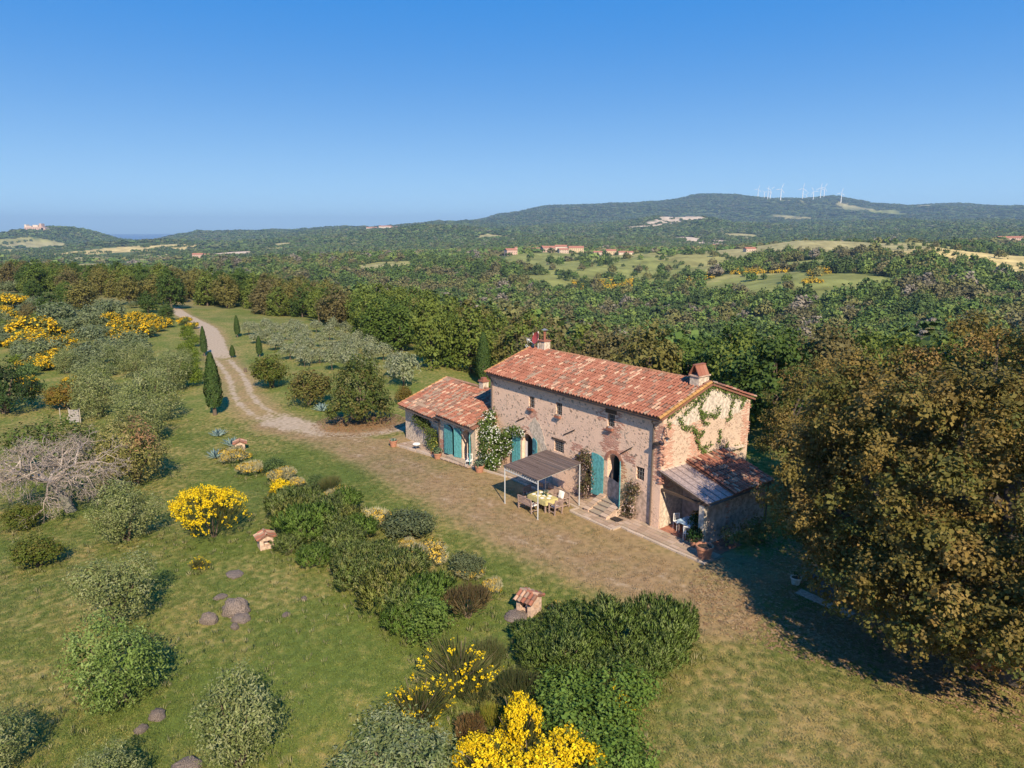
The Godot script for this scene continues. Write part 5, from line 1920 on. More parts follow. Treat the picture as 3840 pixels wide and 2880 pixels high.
func stems_mesh(n: int, w: float, h: float, r: float) -> ArrayMesh:
	var mb := MB.new()
	for k in n:
		var a := TAU * k / n + rf(-0.3, 0.3)
		var e := Vector3(cos(a) * w * rf(0.15, 0.3), h * rf(0.5, 0.75), sin(a) * w * rf(0.15, 0.3))
		mb.tube([Vector3(e.x * 0.1, -0.1, e.z * 0.1), e * Vector3(0.4, 0.5, 0.4), e], [r, r * 0.7, r * 0.3], 5, Color.WHITE, false)
	return mb.mesh()


func broom_meshes(w: float, h: float, bloom: int, flower: float, side: float) -> Array:  # green rush-like stems and the flowers on them; side > 0 leaves the lower right bare
	var st := MB.new()
	var fl := MB.new()
	var blobs := blob_set(6, w, h, 0.6, 0.0)
	for k in int(1500 * w * h / 12.0) + 300:
		var sp := shell_point(blobs, 0.45, 1.0, -0.5)
		var p: Vector3 = sp[0]
		var d := (p * Vector3(1.3, 0.9, 1.3) + Vector3(0, h * 0.35, 0)).normalized()
		st.spike(p - d * 0.35, d * rf(0.4, 0.75), 0.012, vary([Color(0.10, 0.135, 0.035), Color(0.16, 0.17, 0.05), Color(0.13, 0.11, 0.05)], 0.2))
	var i := 0
	while i < bloom:
		var sp := shell_point(blobs, 0.86, 1.1, -0.35)
		var p: Vector3 = sp[0]
		if side > 0.0 and p.x + p.z * 0.2 > w * 0.12 and p.y < h * 0.7 and rng.randf() < side:
			i += 9
			continue
		if n_patch.get_noise_3d(p.x * 60.0, p.y * 60.0, p.z * 60.0) < -0.12 and rng.randf() < 0.85:
			i += 4
			continue
		var tone := vary([Color(0.76, 0.55, 0.012), Color(0.83, 0.63, 0.020), Color(0.64, 0.44, 0.008)], 0.12)
		var ax: Vector3 = (sp[1] + Vector3(0, 0.8, 0)).normalized()
		for m in 9:
			var q := p + ax * rf(-0.12, 0.12) + gauss3(0.035)
			var n: Vector3 = (sp[1] + rdir() * 0.9).normalized()
			var l: Vector3 = n.cross(rdir()).normalized() * flower * rf(0.7, 1.3)
			fl.leaf(q - l * 0.5, l, n.cross(l) * 0.42, n, tone * rf(0.88, 1.1))
		i += 9
	return [["stems", st.mesh(), M.leaf], ["flowers", fl.mesh(), M.petal]]


func cypress_mesh(h: float, w: float, count: int) -> ArrayMesh:
	var mb := MB.new()
	for k in count:
		var f := rng.randf()
		var a := rng.randf() * TAU
		var r := w * 0.5 * pow(sin(PI * pow(lerpf(0.06, 0.985, f), 0.62)), 0.75) * (0.86 + 0.16 * sin(a * 5.0 + f * 23.0) * 0.6)
		var rr := r * pow(rng.randf(), 0.16)
		var p := Vector3(cos(a) * rr, h * (0.13 + 0.87 * f), sin(a) * rr)
		var d := (Vector3(cos(a) * 0.45, 1.0, sin(a) * 0.45) + rdir() * 0.3).normalized() * rf(0.14, 0.26)
		var n := (Vector3(cos(a), 0.3, sin(a)) + rdir() * 0.6).normalized()
		mb.leaf(p, d, d.cross(n).normalized() * 0.055, n, vary([Color(0.045, 0.085, 0.02), Color(0.075, 0.12, 0.03), Color(0.03, 0.06, 0.018)], 0.15))
	return mb.mesh()


func twig_tree(mb: MB, p: Vector3, d: Vector3, l: float, r: float, depth: int) -> void:  # bare branches, forking
	var q := p + d * l * 0.5 + gauss3(l * 0.07)
	var e := q + (d + gauss3(0.16)).normalized() * l * 0.5
	mb.tube([p, q, e], [r, r * 0.85, r * 0.68], 5 if r > 0.03 else 3, vary([Color(0.33, 0.27, 0.225), Color(0.40, 0.34, 0.285), Color(0.26, 0.21, 0.175)], 0.1), false)
	if depth <= 0:
		return
	var n := 2 + (1 if rng.randf() < 0.65 else 0)
	for k in n:
		var nd := (d + rdir() * 0.95 + Vector3(0, -0.16, 0)).normalized()
		twig_tree(mb, e, nd, l * rf(0.6, 0.82), maxf(r * 0.6, 0.007), depth - 1)
	if depth > 2 and rng.randf() < 0.6:
		twig_tree(mb, q, (d + rdir() * 1.1).normalized(), l * 0.6, r * 0.45, depth - 2)


func build_near_plants() -> void:
	# ---- olives
	var om := []
	for k in 4:
		om.append(bush_mesh(4.0, 3.4, 560, 15, 0.15, 0.135, 0.19, olive_cols, 6, 0.0, -0.95))
	var os := stems_mesh(5, 4.0, 3.2, 0.09)
	var ol := [
		[-40.7, 67.8, 5.0, 4.4, "broad pale olive tree behind the old gate in the left meadow"], [-38.8, 78.4, 5.4, 4.3, "pale olive tree furthest up the row left of the big cypress"], [-50.5, 92.5, 5.6, 3.9, "grey green olive above the broom slope left of the track"],
		[-34.0, 64.8, 6.0, 4.6, "olive tree in the row left of the big cypress trunk"], [-26.4, 47.0, 5.3, 4.7, "large olive bush with a rusty patch in its middle, left of the agaves"], [-21.4, 36.7, 3.6, 3.3, "olive bush standing between the dead tree and the big yellow broom"],
		[-16.9, 27.6, 3.4, 2.9, "upper of the two olive bushes left of the boulders"], [-14.0, 22.5, 3.3, 3.1, "lower darker olive bush of the pair left of the boulders"], [-16.2, 18.9, 2.6, 2.4, "olive bush cut by the lower left corner of the view"],
		[-11.9, 18.1, 2.0, 1.6, "small olive bush at the bottom edge below the pale rock"], [-8.6, 19.3, 2.9, 2.9, "large olive bush at the bottom edge left of the yellow broom"], [-3.6, 17.9, 3.9, 2.3, "silvery olive bush spreading along the bottom edge of the view"]]
	var tints := [M.leaf, M.leaf_grey, M.leaf_warm, M.leaf_green]
	for q in [[-46.6, 77.0, 4.2, 3.8], [-46.8, 87.5, 4.4, 3.8], [-41.8, 87.0, 3.8, 3.4], [-31.0, 57.2, 4.6, 4.2], [-58.2, 91.0, 3.6, 3.2]]:
		plant("olive_bush", "pale olive crowded into the row left of the tall cypress", "olive tree", [["stem", os, M.bark], ["foliage", om[rng.randi() % 4], M.leaf]], placed(q[0], q[1], q[2] / 3.8, q[3] / 3.0), "olives in the row left of the cypress")
	for k in ol.size():
		var q: Array = ol[k]
		var mat: Material = tints[[0, 0, 1, 0, 2, 0, 0, 3, 0, 0, 0, 1][k]]
		var o := plant("olive_bush", q[4], "olive tree", [["stem", os, M.bark], ["foliage", om[k % 4], mat]], placed(q[0], q[1], q[2] / 3.8, q[3] / 3.0), "olives in the left meadow")
		if k == 4:
			var mb := MB.new()
			crown(mb, [[Vector3(1.0, 2.4, 0.9), Vector3(0.7, 0.9, 0.6)]], 40, 10, 0.16, 0.14, 0.2, [Color(0.30, 0.17, 0.09), Color(0.24, 0.16, 0.08)])
			part("rusty_leaves", mb.mesh(), M.leaf, o)
			o.rotation.y = 0.0
	# ---- grove of young olives beyond the round oak
	var gm := []
	for k in 3:
		gm.append(bush_mesh(2.8, 2.2, 120, 10, 0.18, 0.24, 0.2, [Color(0.21, 0.235, 0.13), Color(0.27, 0.285, 0.18), Color(0.16, 0.19, 0.09)], 5, 0.22, -0.3))
	var gt := MB.new()
	gt.tube([Vector3(0, -0.1, 0), Vector3(0.05, 0.6, 0), Vector3(0, 1.4, 0.05)], [0.09, 0.07, 0.05], 6)
	var gtm := gt.mesh()
	var gp := [-44.4, 122.2, -44.1, 126.4, -41.2, 122.9, -39.3, 127.0, -35.0, 126.1, -35.9, 120.5, -37.1, 115.8, -38.8, 111.8, -33.0, 113.0, -30.2, 116.5, -33.7, 108.9, -35.5, 105.3, -29.4, 107.5, -27.7, 113.5, -25.0, 113.7, -25.8, 99.9, -29.2, 100.3, -30.6, 96.4, -24.5, 104.7, -20.7, 101.9, -25.5, 92.7, -26.9, 90.5, -17.4, 94.4, -14.5, 87.0, -23.3, 95.2, -18.2, 90.6, -41.2, 113.3, -32.6, 128.7, -29.2, 123.7, -46.2, 123.6, -22.0, 98.2, -21.5, 92.0, -20.0, 86.5, -17.0, 83.0, -22.5, 87.2, -28.0, 94.0, -31.0, 103.5, -36.2, 109.0, -24.0, 108.5, -13.8, 82.0]
	for k in range(0, gp.size(), 2):
		plant("young_olive", "pale young olive tree in the grove between the track and the wood", "olive tree", [["trunk", gtm, M.bark], ["crown", gm[(k / 2) % 3], M.leaf_pale]], placed(gp[k], gp[k + 1], rf(0.72, 1.0), rf(0.85, 1.2)), "young olives in the grove")
	plant("olive_tree", "single pale olive tree on a thin trunk right of the round oak", "olive tree", [["trunk", gtm, M.bark], ["crown", gm[0], M.leaf_pale]], placed(-12.0, 77.0, 1.25, 1.6))
	# ---- the round oak by the annex and two shrubby trees beside it
	var ob := [[Vector3(0, 2.7, 0), Vector3(2.3, 2.5, 2.3)], [Vector3(-0.9, 1.7, 0.9), Vector3(1.9, 1.6, 1.9)], [Vector3(1.1, 1.6, 0.5), Vector3(1.9, 1.5, 1.9)], [Vector3(0.3, 4.4, -0.2), Vector3(1.5, 1.8, 1.5)], [Vector3(-0.5, 3.5, -1.0), Vector3(1.8, 1.8, 1.8)], [Vector3(0.2, 1.5, -1.2), Vector3(1.9, 1.4, 1.8)]]
	var mb := MB.new()
	crown(mb, ob, 560, 16, 0.17, 0.19, 0.32, [Color(0.075, 0.105, 0.022), Color(0.115, 0.14, 0.032), Color(0.145, 0.13, 0.04), Color(0.055, 0.085, 0.02)], 0.75, 1.05, 0.3, -0.6)
	var om1 := mb.mesh()
	mb = MB.new()
	limbs(mb, ob, 0.2, 1.2)
	plant("round_oak", "dense round green oak on leaf litter beside the gravel turn left of the annex", "tree", [["trunk", mb.mesh(), M.bark], ["crown", om1, M.leaf]], placed(-13.7, 62.2, 1.02, 1.04, 0.0))
	var bm := bush_mesh(4.6, 4.2, 300, 14, 0.2, 0.2, 0.32, [Color(0.10, 0.115, 0.025), Color(0.14, 0.14, 0.035), Color(0.16, 0.12, 0.04)], 6, 0.05, -0.7)
	plant("shrubby_oak", "yellowish shrubby oak between the round oak and the track", "tree", [["stem", stems_mesh(4, 4, 3.6, 0.09), M.bark], ["foliage", bm, M.leaf]], placed(-20.3, 69.0, 1.05, 0.95))
	plant("bay_bush", "bushy green tree at the corner of the olive grove by the track", "tree", [["stem", stems_mesh(4, 4, 3.6, 0.09), M.bark], ["foliage", bm, M.leaf_green]], placed(-27.0, 78.0, 0.98, 1.0))
	plant("small_bush", "small brownish bush behind the annex roof beside the round oak", "shrub", [["stem", stems_mesh(4, 4, 3.6, 0.09), M.bark], ["foliage", bm, M.leaf_warm]], placed(-10.9, 69.5, 0.42, 0.45))
	# ---- cypresses
	var cm := cypress_mesh(6.0, 1.75, 5200)
	mb = MB.new()
	mb.tube([Vector3(0, -0.2, 0), Vector3(0.02, 0.7, 0), Vector3(0, 3.0, 0)], [0.22, 0.16, 0.08], 8)
	var ctm := mb.mesh()
	for q in [[-28.6, 66.2, 1.0, 1.0, "tall dark cypress on a bare trunk at the left edge of the track"], [-44.9, 102.2, 0.62, 0.72, "slim cypress behind the tall one, left of the bend in the track"], [-36.0, 99.8, 0.55, 0.5, "small cypress at the track side of the olive grove"], [-47.3, 121.3, 0.62, 0.62, "dark bushy cypress with a pale stem on the far right of the track"], [-39.9, 99.9, 0.5, 0.3, "little young conifer right of the bend in the track"], [-3.4, 83.0, 1.1, 1.05, "cypress standing in front of the wood behind the annex chimney"]]:
		plant("cypress", q[4], "cypress", [["trunk", ctm, M.bark], ["foliage", cm, M.leaf]], placed(q[0], q[1], q[2], q[3]))
	# ---- dead tree and the green one behind it
	mb = MB.new()
	mb.tube([Vector3(0.5, -0.2, 0.2), Vector3(0.2, 0.8, 0.1), Vector3(-0.3, 1.6, 0)], [0.25, 0.19, 0.16], 9, Color.WHITE, false)
	var dt := thing("dead_tree", "leafless grey tree with a tangle of bare twigs on the left slope", "dead tree", placed(-28.6, 42.3, 1.4, 1.25, 0.3))
	part("trunk", mb.mesh(), M.dead_wood, dt)
	mb = MB.new()
	for k in 9:
		var a := TAU * k / 9.0 + rf(-0.2, 0.2)
		twig_tree(mb, Vector3(-0.3, 1.6, 0), Vector3(cos(a) * 1.1, rf(0.15, 0.75), sin(a) * 1.1).normalized(), rf(0.9, 1.25), 0.085, 6)
	part("branches", mb.mesh(), painted_vertices(0.9), dt)
	var gl := bush_mesh(6.4, 4.2, 330, 14, 0.26, 0.22, 0.3, [Color(0.085, 0.135, 0.025), Color(0.12, 0.165, 0.035), Color(0.14, 0.13, 0.05)], 7, 0.1, -0.4)
	plant("green_tree", "broad light green tree just behind the dead tree on the left", "tree", [["stem", stems_mesh(5, 6, 3.8, 0.14), M.bark], ["foliage", gl, M.leaf]], placed(-34.5, 51.5, 1.05, 0.95))
	plant("holm_oak", "very dark holm oak at the left edge below the broom slope", "tree", [["stem", stems_mesh(5, 6, 3.8, 0.16), M.bark], ["foliage", gl, M.leaf_dark]], placed(-51.5, 70.0, 1.1, 1.3))
	plant("bronze_shrub", "yellow bronze shrub right of the dark holm oak in the left meadow", "shrub", [["stem", stems_mesh(4, 4, 3.0, 0.1), M.bark], ["foliage", bm, M.leaf_bronze]], placed(-46.0, 71.5, 1.0, 0.72))
	plant("leafy_bush", "dark green leafy bush at the foot of the dead tree", "shrub", [["stem", stems_mesh(4, 4, 3.0, 0.1), M.bark], ["foliage", bm, M.leaf_green]], placed(-29.3, 39.6, 0.5, 0.4))
	plant("leafy_bush", "bright green bush with a grey top on the left slope below the dead tree", "shrub", [["stem", stems_mesh(4, 4, 3.0, 0.1), M.bark], ["foliage", bm, M.leaf_green]], placed(-24.4, 33.8, 0.55, 0.45))
	# ---- broom in flower
	var bb := broom_meshes(4.1, 3.3, 12500, 0.075, 0.8)
	var wood := stems_mesh(9, 3.6, 2.2, 0.035)
	plant("broom_bush", "large round broom bush in full yellow bloom in the middle of the left lawn", "broom", [["stem", wood, M.bark]] + bb, placed(-16.5, 36.6, 1.0, 1.0, 0.0))
	var b2 := broom_meshes(1.7, 2.0, 4200, 0.075, 0.0)
	plant("broom_bush", "upright yellow broom at the top end of the rosemary bank", "broom", [["stem", wood, M.bark_thin]] + b2, placed(-14.0, 40.6, 0.95, 1.0))
	for q in [[0.25, 19.6, 0.8, 1.15, "tallest yellow broom spire at the bottom edge of the view"], [-0.95, 18.8, 0.95, 0.75, "left yellow broom cushion at the bottom edge of the view"], [1.75, 18.7, 1.15, 0.78, "right yellow broom cushion at the bottom edge of the view"], [0.5, 18.0, 1.1, 0.8, "yellow broom in the middle of the bottom edge of the view"]]:
		plant("broom_bush", q[4], "broom", [["stem", wood, M.bark_thin]] + b2, placed(q[0], q[1], q[2], q[3]))
	var b3 := broom_meshes(2.6, 1.9, 800, 0.075, 0.0)
	for q in [[-3.2, 21.0, 0.95, 0.9, "dark rushy broom dotted with yellow above the silvery olive"], [-1.9, 23.2, 1.15, 0.95, "rushy green broom with few yellow flowers at the foot of the rosemary"], [3.6, 21.4, 0.5, 0.8, "thin broom sprays with yellow flowers in front of the great rosemary"], [-15.6, 32.6, 0.42, 0.4, "small sparse broom seedling below the large broom bush"]]:
		plant("broom_bush", q[4], "broom", [["stem", wood, M.bark_thin]] + b3, placed(q[0], q[1], q[2], q[3]))
	# ---- rosemary bank
	var rc := [Color(0.150, 0.205, 0.048), Color(0.195, 0.245, 0.072), Color(0.25, 0.285, 0.12), Color(0.115, 0.165, 0.038)]
	var rm := []
	for k in 3:
		rm.append(tufted_mesh(2.4, 1.5, 620, 22, 0.20, 0.011, rc))
	var rs := stems_mesh(6, 2.2, 1.2, 0.03)
	var rl := [[-13.1, 38.9, 2.6, 1.7], [-11.2, 35.9, 2.9, 1.8], [-9.4, 35.6, 2.5, 1.3], [-9.1, 37.2, 2.2, 1.2], [-11.6, 34.4, 1.6, 1.0], [-9.8, 33.0, 1.9, 1.0], [-8.0, 32.7, 1.9, 1.2], [-7.4, 31.2, 2.1, 1.2], [-12.3, 40.2, 2.1, 1.3], [-10.0, 40.2, 2.0, 1.2], [-7.0, 30.5, 2.5, 1.4], [-5.4, 29.0, 3.0, 1.7], [-5.2, 30.9, 2.6, 1.5], [-3.8, 28.3, 2.4, 1.6], [-10.4, 37.4, 2.4, 1.5], [-12.2, 37.2, 2.3, 1.6], [-6.6, 32.6, 2.2, 1.2], [-4.4, 26.9, 1.9, 1.3], [-8.7, 34.3, 2.2, 1.3], [-6.1, 30.9, 2.2, 1.3], [-10.6, 39.0, 2.0, 1.2], [-8.3, 36.0, 2.0, 1.2], [-4.6, 27.9, 2.2, 1.5]]
	for k in rl.size():
		var q: Array = rl[k]
		plant("rosemary", "dense green rosemary in the planted bank along the drive", "rosemary", [["stem", rs, M.bark_thin], ["shoots", rm[k % 3], [M.leaf, M.leaf_green, M.leaf, M.leaf_dull][k % 4]]], placed(q[0], q[1], q[2] / 2.0, q[3] / 1.25), "rosemary along the bank")
	var rl2 := [[0.9, 25.9, 2.0, 0.95], [2.8, 26.4, 3.0, 1.3], [4.2, 25.2, 3.2, 2.1], [6.0, 25.6, 2.9, 2.1], [6.6, 26.0, 1.9, 1.6], [2.2, 24.2, 2.8, 1.7], [4.9, 23.6, 2.3, 1.5], [1.1, 24.4, 1.9, 1.2], [3.4, 23.2, 2.4, 1.3], [5.7, 24.4, 2.4, 1.7]]
	for k in rl2.size():
		var q: Array = rl2[k]
		plant("rosemary", "tall dark rosemary in the great clump at the lower middle of the view", "rosemary", [["stem", rs, M.bark_thin], ["shoots", rm[k % 3], M.leaf_deep]], placed(q[0], q[1], q[2] / 2.2, q[3] / 1.35), "great rosemary clump below the drive")
	plant("green_shrub", "leafy bright green shrub beneath the great rosemary at the bottom edge", "shrub", [["stem", rs, M.bark_thin], ["foliage", bush_mesh(2.6, 1.6, 260, 12, 0.13, 0.11, 0.3, [Color(0.095, 0.16, 0.026), Color(0.13, 0.20, 0.04)]), M.leaf]], placed(2.5, 20.2, 1.3, 1.05))
	for q in [[3.7, 21.9, 1.1, 1.0, "leafy green shrub under the right end of the great rosemary"], [1.9, 21.9, 1.0, 1.0, "leafy green shrub between the yellow broom spire and the great rosemary"], [3.1, 18.9, 1.0, 0.9, "leafy green shrub at the bottom edge right of the yellow broom"]]:
		plant("green_shrub", q[4], "shrub", [["stem", rs, M.bark_thin], ["foliage", bush_mesh(2.6, 1.6, 260, 12, 0.13, 0.11, 0.3, [Color(0.095, 0.16, 0.026), Color(0.13, 0.20, 0.04)]), M.leaf]], placed(q[0], q[1], q[2], q[3]))
	plant("green_shrub", "tall leafy green bush at the lower end of the rosemary bank", "shrub", [["stem", rs, M.bark_thin], ["foliage", bush_mesh(2.0, 2.2, 240, 12, 0.14, 0.11, 0.26, [Color(0.10, 0.165, 0.028), Color(0.14, 0.20, 0.045)]), M.leaf]], placed(-3.4, 25.9, 1.0, 1.0))
	var rush := shoots_mesh(1.8, 1.3, 1500, 0.5, 0.012, [Color(0.075, 0.105, 0.035), Color(0.11, 0.13, 0.05), Color(0.13, 0.12, 0.05)], 1.8, 0.4)
	for q in [[-0.8, 24.4, 0.7, 0.9, "dark rush like clump touching the left of the great rosemary"], [-1.6, 22.6, 1.0, 0.95, "grey green rushes between the two sparse brooms"], [0.2, 22.6, 0.9, 0.9, "grey green rushes above the yellow broom spire"], [-0.6, 20.9, 0.55, 0.8, "yellowish rush tuft left of the yellow broom spire"], [-11.9, 43.6, 0.85, 0.9, "dark green rush tuft at the top of the rosemary bank"]]:
		plant("rush_clump", q[4], "shrub", [["shoots", rush, M.leaf_yellow if q[4].begins_with("yellowish") else M.leaf]], placed(q[0], q[1], q[2], q[3]))
	# ---- curry plants: grey cushions with mustard flower heads
	var cu := []
	for k in 2:
		var g := shoots_mesh(2.0, 0.95, 1300, 0.26, 0.016, [Color(0.40, 0.38, 0.22), Color(0.50, 0.47, 0.32), Color(0.32, 0.31, 0.17)], 0.6, 0.7)
		mb = MB.new()
		var bl := blob_set(5, 2.0, 0.95, 0.6, 0.0)
		for m in 1500:
			var sp := shell_point(bl, 0.95, 1.12, 0.0)
			if n_patch.get_noise_3d(sp[0].x * 70.0, 0, sp[0].z * 70.0) < -0.05 and rng.randf() < 0.8:
				continue
			var l := rdir() * 0.075
			mb.leaf(sp[0], l, l.cross(rdir()).normalized() * 0.034, (sp[1] + rdir() * 0.4).normalized(), vary([Color(0.62, 0.40, 0.03), Color(0.70, 0.48, 0.06), Color(0.55, 0.42, 0.12)], 0.1))
		cu.append([["shoots", g, M.leaf], ["flower_heads", mb.mesh(), M.petal]])
	var cl := [[-21.0, 51.2, 2.3, 1.1, "mustard flowered grey cushion just below the uppermost well house"], [-18.7, 48.2, 2.0, 1.0, "mustard flowered cushion between the well house and the dark dome shrub"], [-15.9, 46.4, 2.0, 1.0, "straw coloured cushion plant below the dark dome shrub"], [-14.4, 44.9, 1.2, 0.7, "small straw coloured cushion at the top of the rosemary bank"], [-10.7, 41.7, 2.1, 0.9, "grey and mustard cushion along the drive side of the rosemary"], [-7.7, 37.4, 1.8, 1.2, "mustard topped cushion left of the grey green dome shrub"], [-4.2, 33.0, 2.2, 1.2, "pale mustard cushion below the grey green dome shrub"], [-0.9, 29.9, 1.0, 0.9, "bright orange yellow cushion left of the nearest well house"], [-5.5, 34.7, 1.0, 0.6, "small orange tufted cushion at the foot of the dome shrub"], [-2.0, 31.6, 1.4, 0.6, "silver grey cushion with few orange flowers near the nearest well house"], [2.0, 28.4, 0.9, 0.5, "silver cushion just right of the nearest well house"]]
	for k in cl.size():
		var q: Array = cl[k]
		plant("curry_plant", q[4], "shrub", cu[k % 2], placed(q[0], q[1], q[2] / 2.0, q[3] / 0.95))
	# ---- clipped looking dome shrubs
	var dm := bush_mesh(2.2, 1.2, 300, 12, 0.10, 0.10, 0.28, [Color(0.10, 0.125, 0.055), Color(0.14, 0.165, 0.085), Color(0.07, 0.09, 0.04)], 6, 0.0, -0.3)
	for q in [[-17.0, 48.3, 0.9, 0.95, "dark green dome shrub near the uppermost well house", 1], [-5.6, 36.4, 1.5, 1.2, "grey green dome shrub beside the drive", 0], [-2.2, 31.9, 0.85, 0.95, "grey dome shrub near the end of the bank", 0], [-12.9, 44.4, 0.6, 0.8, "dark little dome at the top of the rosemary bank", 1]]:
		plant("dome_shrub", q[4], "shrub", [["stem", rs, M.bark_thin], ["foliage", dm, M.leaf_green if q[5] == 1 else M.leaf]], placed(q[0], q[1], q[2], q[3]))
	var br := shoots_mesh(2.2, 1.5, 1500, 0.32, 0.018, [Color(0.15, 0.105, 0.05), Color(0.19, 0.14, 0.07), Color(0.11, 0.105, 0.045)], 1.0, 0.6)
	plant("brown_shrub", "russet brown heather like shrub beside the orange cushion plant", "shrub", [["stem", rs, M.bark_thin], ["shoots", br, M.leaf]], placed(-1.9, 28.0, 1.05, 1.15))
	plant("brown_shrub", "brown dried shrub below the sparse broom at the bottom of the view", "shrub", [["stem", rs, M.bark_thin], ["shoots", br, M.leaf_warm]], placed(-1.3, 20.3, 0.6, 0.6))
	# ---- agaves
	var ag := rosette(34, 1.0, 0.075, [Color(0.20, 0.30, 0.29), Color(0.28, 0.38, 0.36)], 0.95, 0.15)
	for q in [[-25.2, 58.6, 1.0, "grey blue agave furthest from the uppermost well house"], [-22.8, 55.5, 1.1, "grey blue agave right behind the uppermost well house"], [-22.9, 52.4, 1.05, "grey blue agave in front of the uppermost well house on its left"], [-18.3, 66.4, 1.2, "grey blue agave half hidden between the round oak and the shrubby oak"]]:
		plant("agave", q[3], "agave", [["leaves", ag, M.agave]], placed(q[0], q[1], q[2], q[2]))
	# ---- climbers on the house
	wall_climber("white_rose", "climbing rose covered in white flowers between annex and farmhouse doors", [[Vector3(-14.7, 1.4, 1.0), Vector3(1.15, 1.6, 0.9)], [Vector3(-15.2, 2.6, 0.95), Vector3(0.75, 1.1, 0.8)], [Vector3(-13.6, 1.9, 0.5), Vector3(0.7, 1.1, 0.5)], [Vector3(-14.2, 0.5, 1.4), Vector3(0.9, 0.8, 0.6)], [Vector3(-12.7, 2.85, 0.25), Vector3(0.9, 0.32, 0.3)], [Vector3(-15.5, 3.4, 0.5), Vector3(0.45, 0.5, 0.5)], [Vector3(-14.9, 2.2, 0.9), Vector3(0.9, 0.8, 0.75)]], 620, 0.13, [Color(0.07, 0.115, 0.022), Color(0.105, 0.155, 0.035)], [Color(0.80, 0.79, 0.74), Color(0.72, 0.72, 0.66)], 820)
	wall_climber("yellow_rose", "climbing rose with yellow flowers on the annex wall", [[Vector3(-23.5, 1.6, 1.75), Vector3(0.9, 0.42, 0.25)], [Vector3(-22.3, 1.3, 1.75), Vector3(0.9, 0.65, 0.28)], [Vector3(-21.3, 0.75, 1.85), Vector3(0.7, 0.7, 0.35)], [Vector3(-20.7, 0.35, 2.1), Vector3(0.6, 0.5, 0.4)]], 170, 0.13, [Color(0.08, 0.12, 0.025), Color(0.13, 0.16, 0.04)], [Color(0.75, 0.62, 0.16)], 60)
	wall_climber("pink_rose", "reddish leaved climbing rose left of the stone steps", [[Vector3(-5.75, 2.7, 0.2), Vector3(0.6, 0.6, 0.22)], [Vector3(-5.5, 1.7, 0.25), Vector3(0.48, 0.8, 0.25)], [Vector3(-5.7, 0.8, 0.3), Vector3(0.55, 0.65, 0.3)], [Vector3(-6.3, 2.5, 0.15), Vector3(0.4, 0.3, 0.15)]], 130, 0.11, [Color(0.10, 0.055, 0.04), Color(0.12, 0.10, 0.045), Color(0.09, 0.09, 0.035)], [Color(0.62, 0.45, 0.42), Color(0.55, 0.40, 0.38)], 130)
	wall_climber("pink_rose", "reddish leaved climbing rose below the small barred window right of the steps", [[Vector3(-2.05, 1.5, 0.2), Vector3(0.42, 0.8, 0.2)], [Vector3(-2.15, 0.5, 0.25), Vector3(0.45, 0.5, 0.25)], [Vector3(-1.75, 1.9, 0.15), Vector3(0.3, 0.4, 0.15)]], 100, 0.10, [Color(0.13, 0.075, 0.05), Color(0.13, 0.11, 0.055), Color(0.1, 0.1, 0.045)], [Color(0.62, 0.45, 0.42), Color(0.55, 0.42, 0.38)], 90)
	gable_creeper()
	# ---- rocks
	var rockm := [pebble_big(3), pebble_big(9)]
	for q in [[-12.2, 28.5, 1.2, 0.75, "largest boulder in the meadow above its two companions"], [-13.05, 27.7, 0.85, 0.5, "low reddish boulder left of the largest one"], [-11.75, 27.9, 0.85, 0.28, "flat grey rock right of the largest boulder"], [-11.75, 27.2, 0.45, 0.25, "small flat rock below the boulders"], [-13.6, 32.0, 1.0, 0.16, "flat rock outcrop up the slope beyond the boulders"], [-12.3, 21.6, 0.62, 0.3, "pale lichened rock below the darker olive bush"], [-12.5, 20.9, 0.45, 0.25, "small pale rock below the lichened one"], [-13.4, 29.8, 0.6, 0.16, "low stony patch just left of the largest boulder"], [-10.2, 19.2, 0.9, 0.3, "brownish rock between two olive bushes at the bottom edge"], [-9.9, 28.2, 0.45, 0.14, "little flat stone in the grass right of the boulders"], [-9.5, 29.6, 0.4, 0.12, "little flat stone higher in the grass right of the boulders"], [0.2, 28.0, 1.2, 0.25, "rough stones at the foot of the nearest well house"]]:
		single("rock", rockm[rng.randi() % 2], M.rock, q[4], "rock", Transform3D(Basis(Vector3.UP, rng.randf() * TAU) * Basis.from_scale(Vector3(q[2], q[3] * 1.5, q[2] * rf(0.6, 0.9))), spot(q[0], q[1], q[3] * 0.1)))
	mb = MB.new()
	mb.tube([Vector3(0, -0.1, 0), Vector3(0, 0.5, 0)], [0.22, 0.18], 9)
	single("tree_stump", mb.mesh(), M.bark, "short tree stump in the grass right of the track", "stump", placed(-33.8, 88.3, 1, 1))


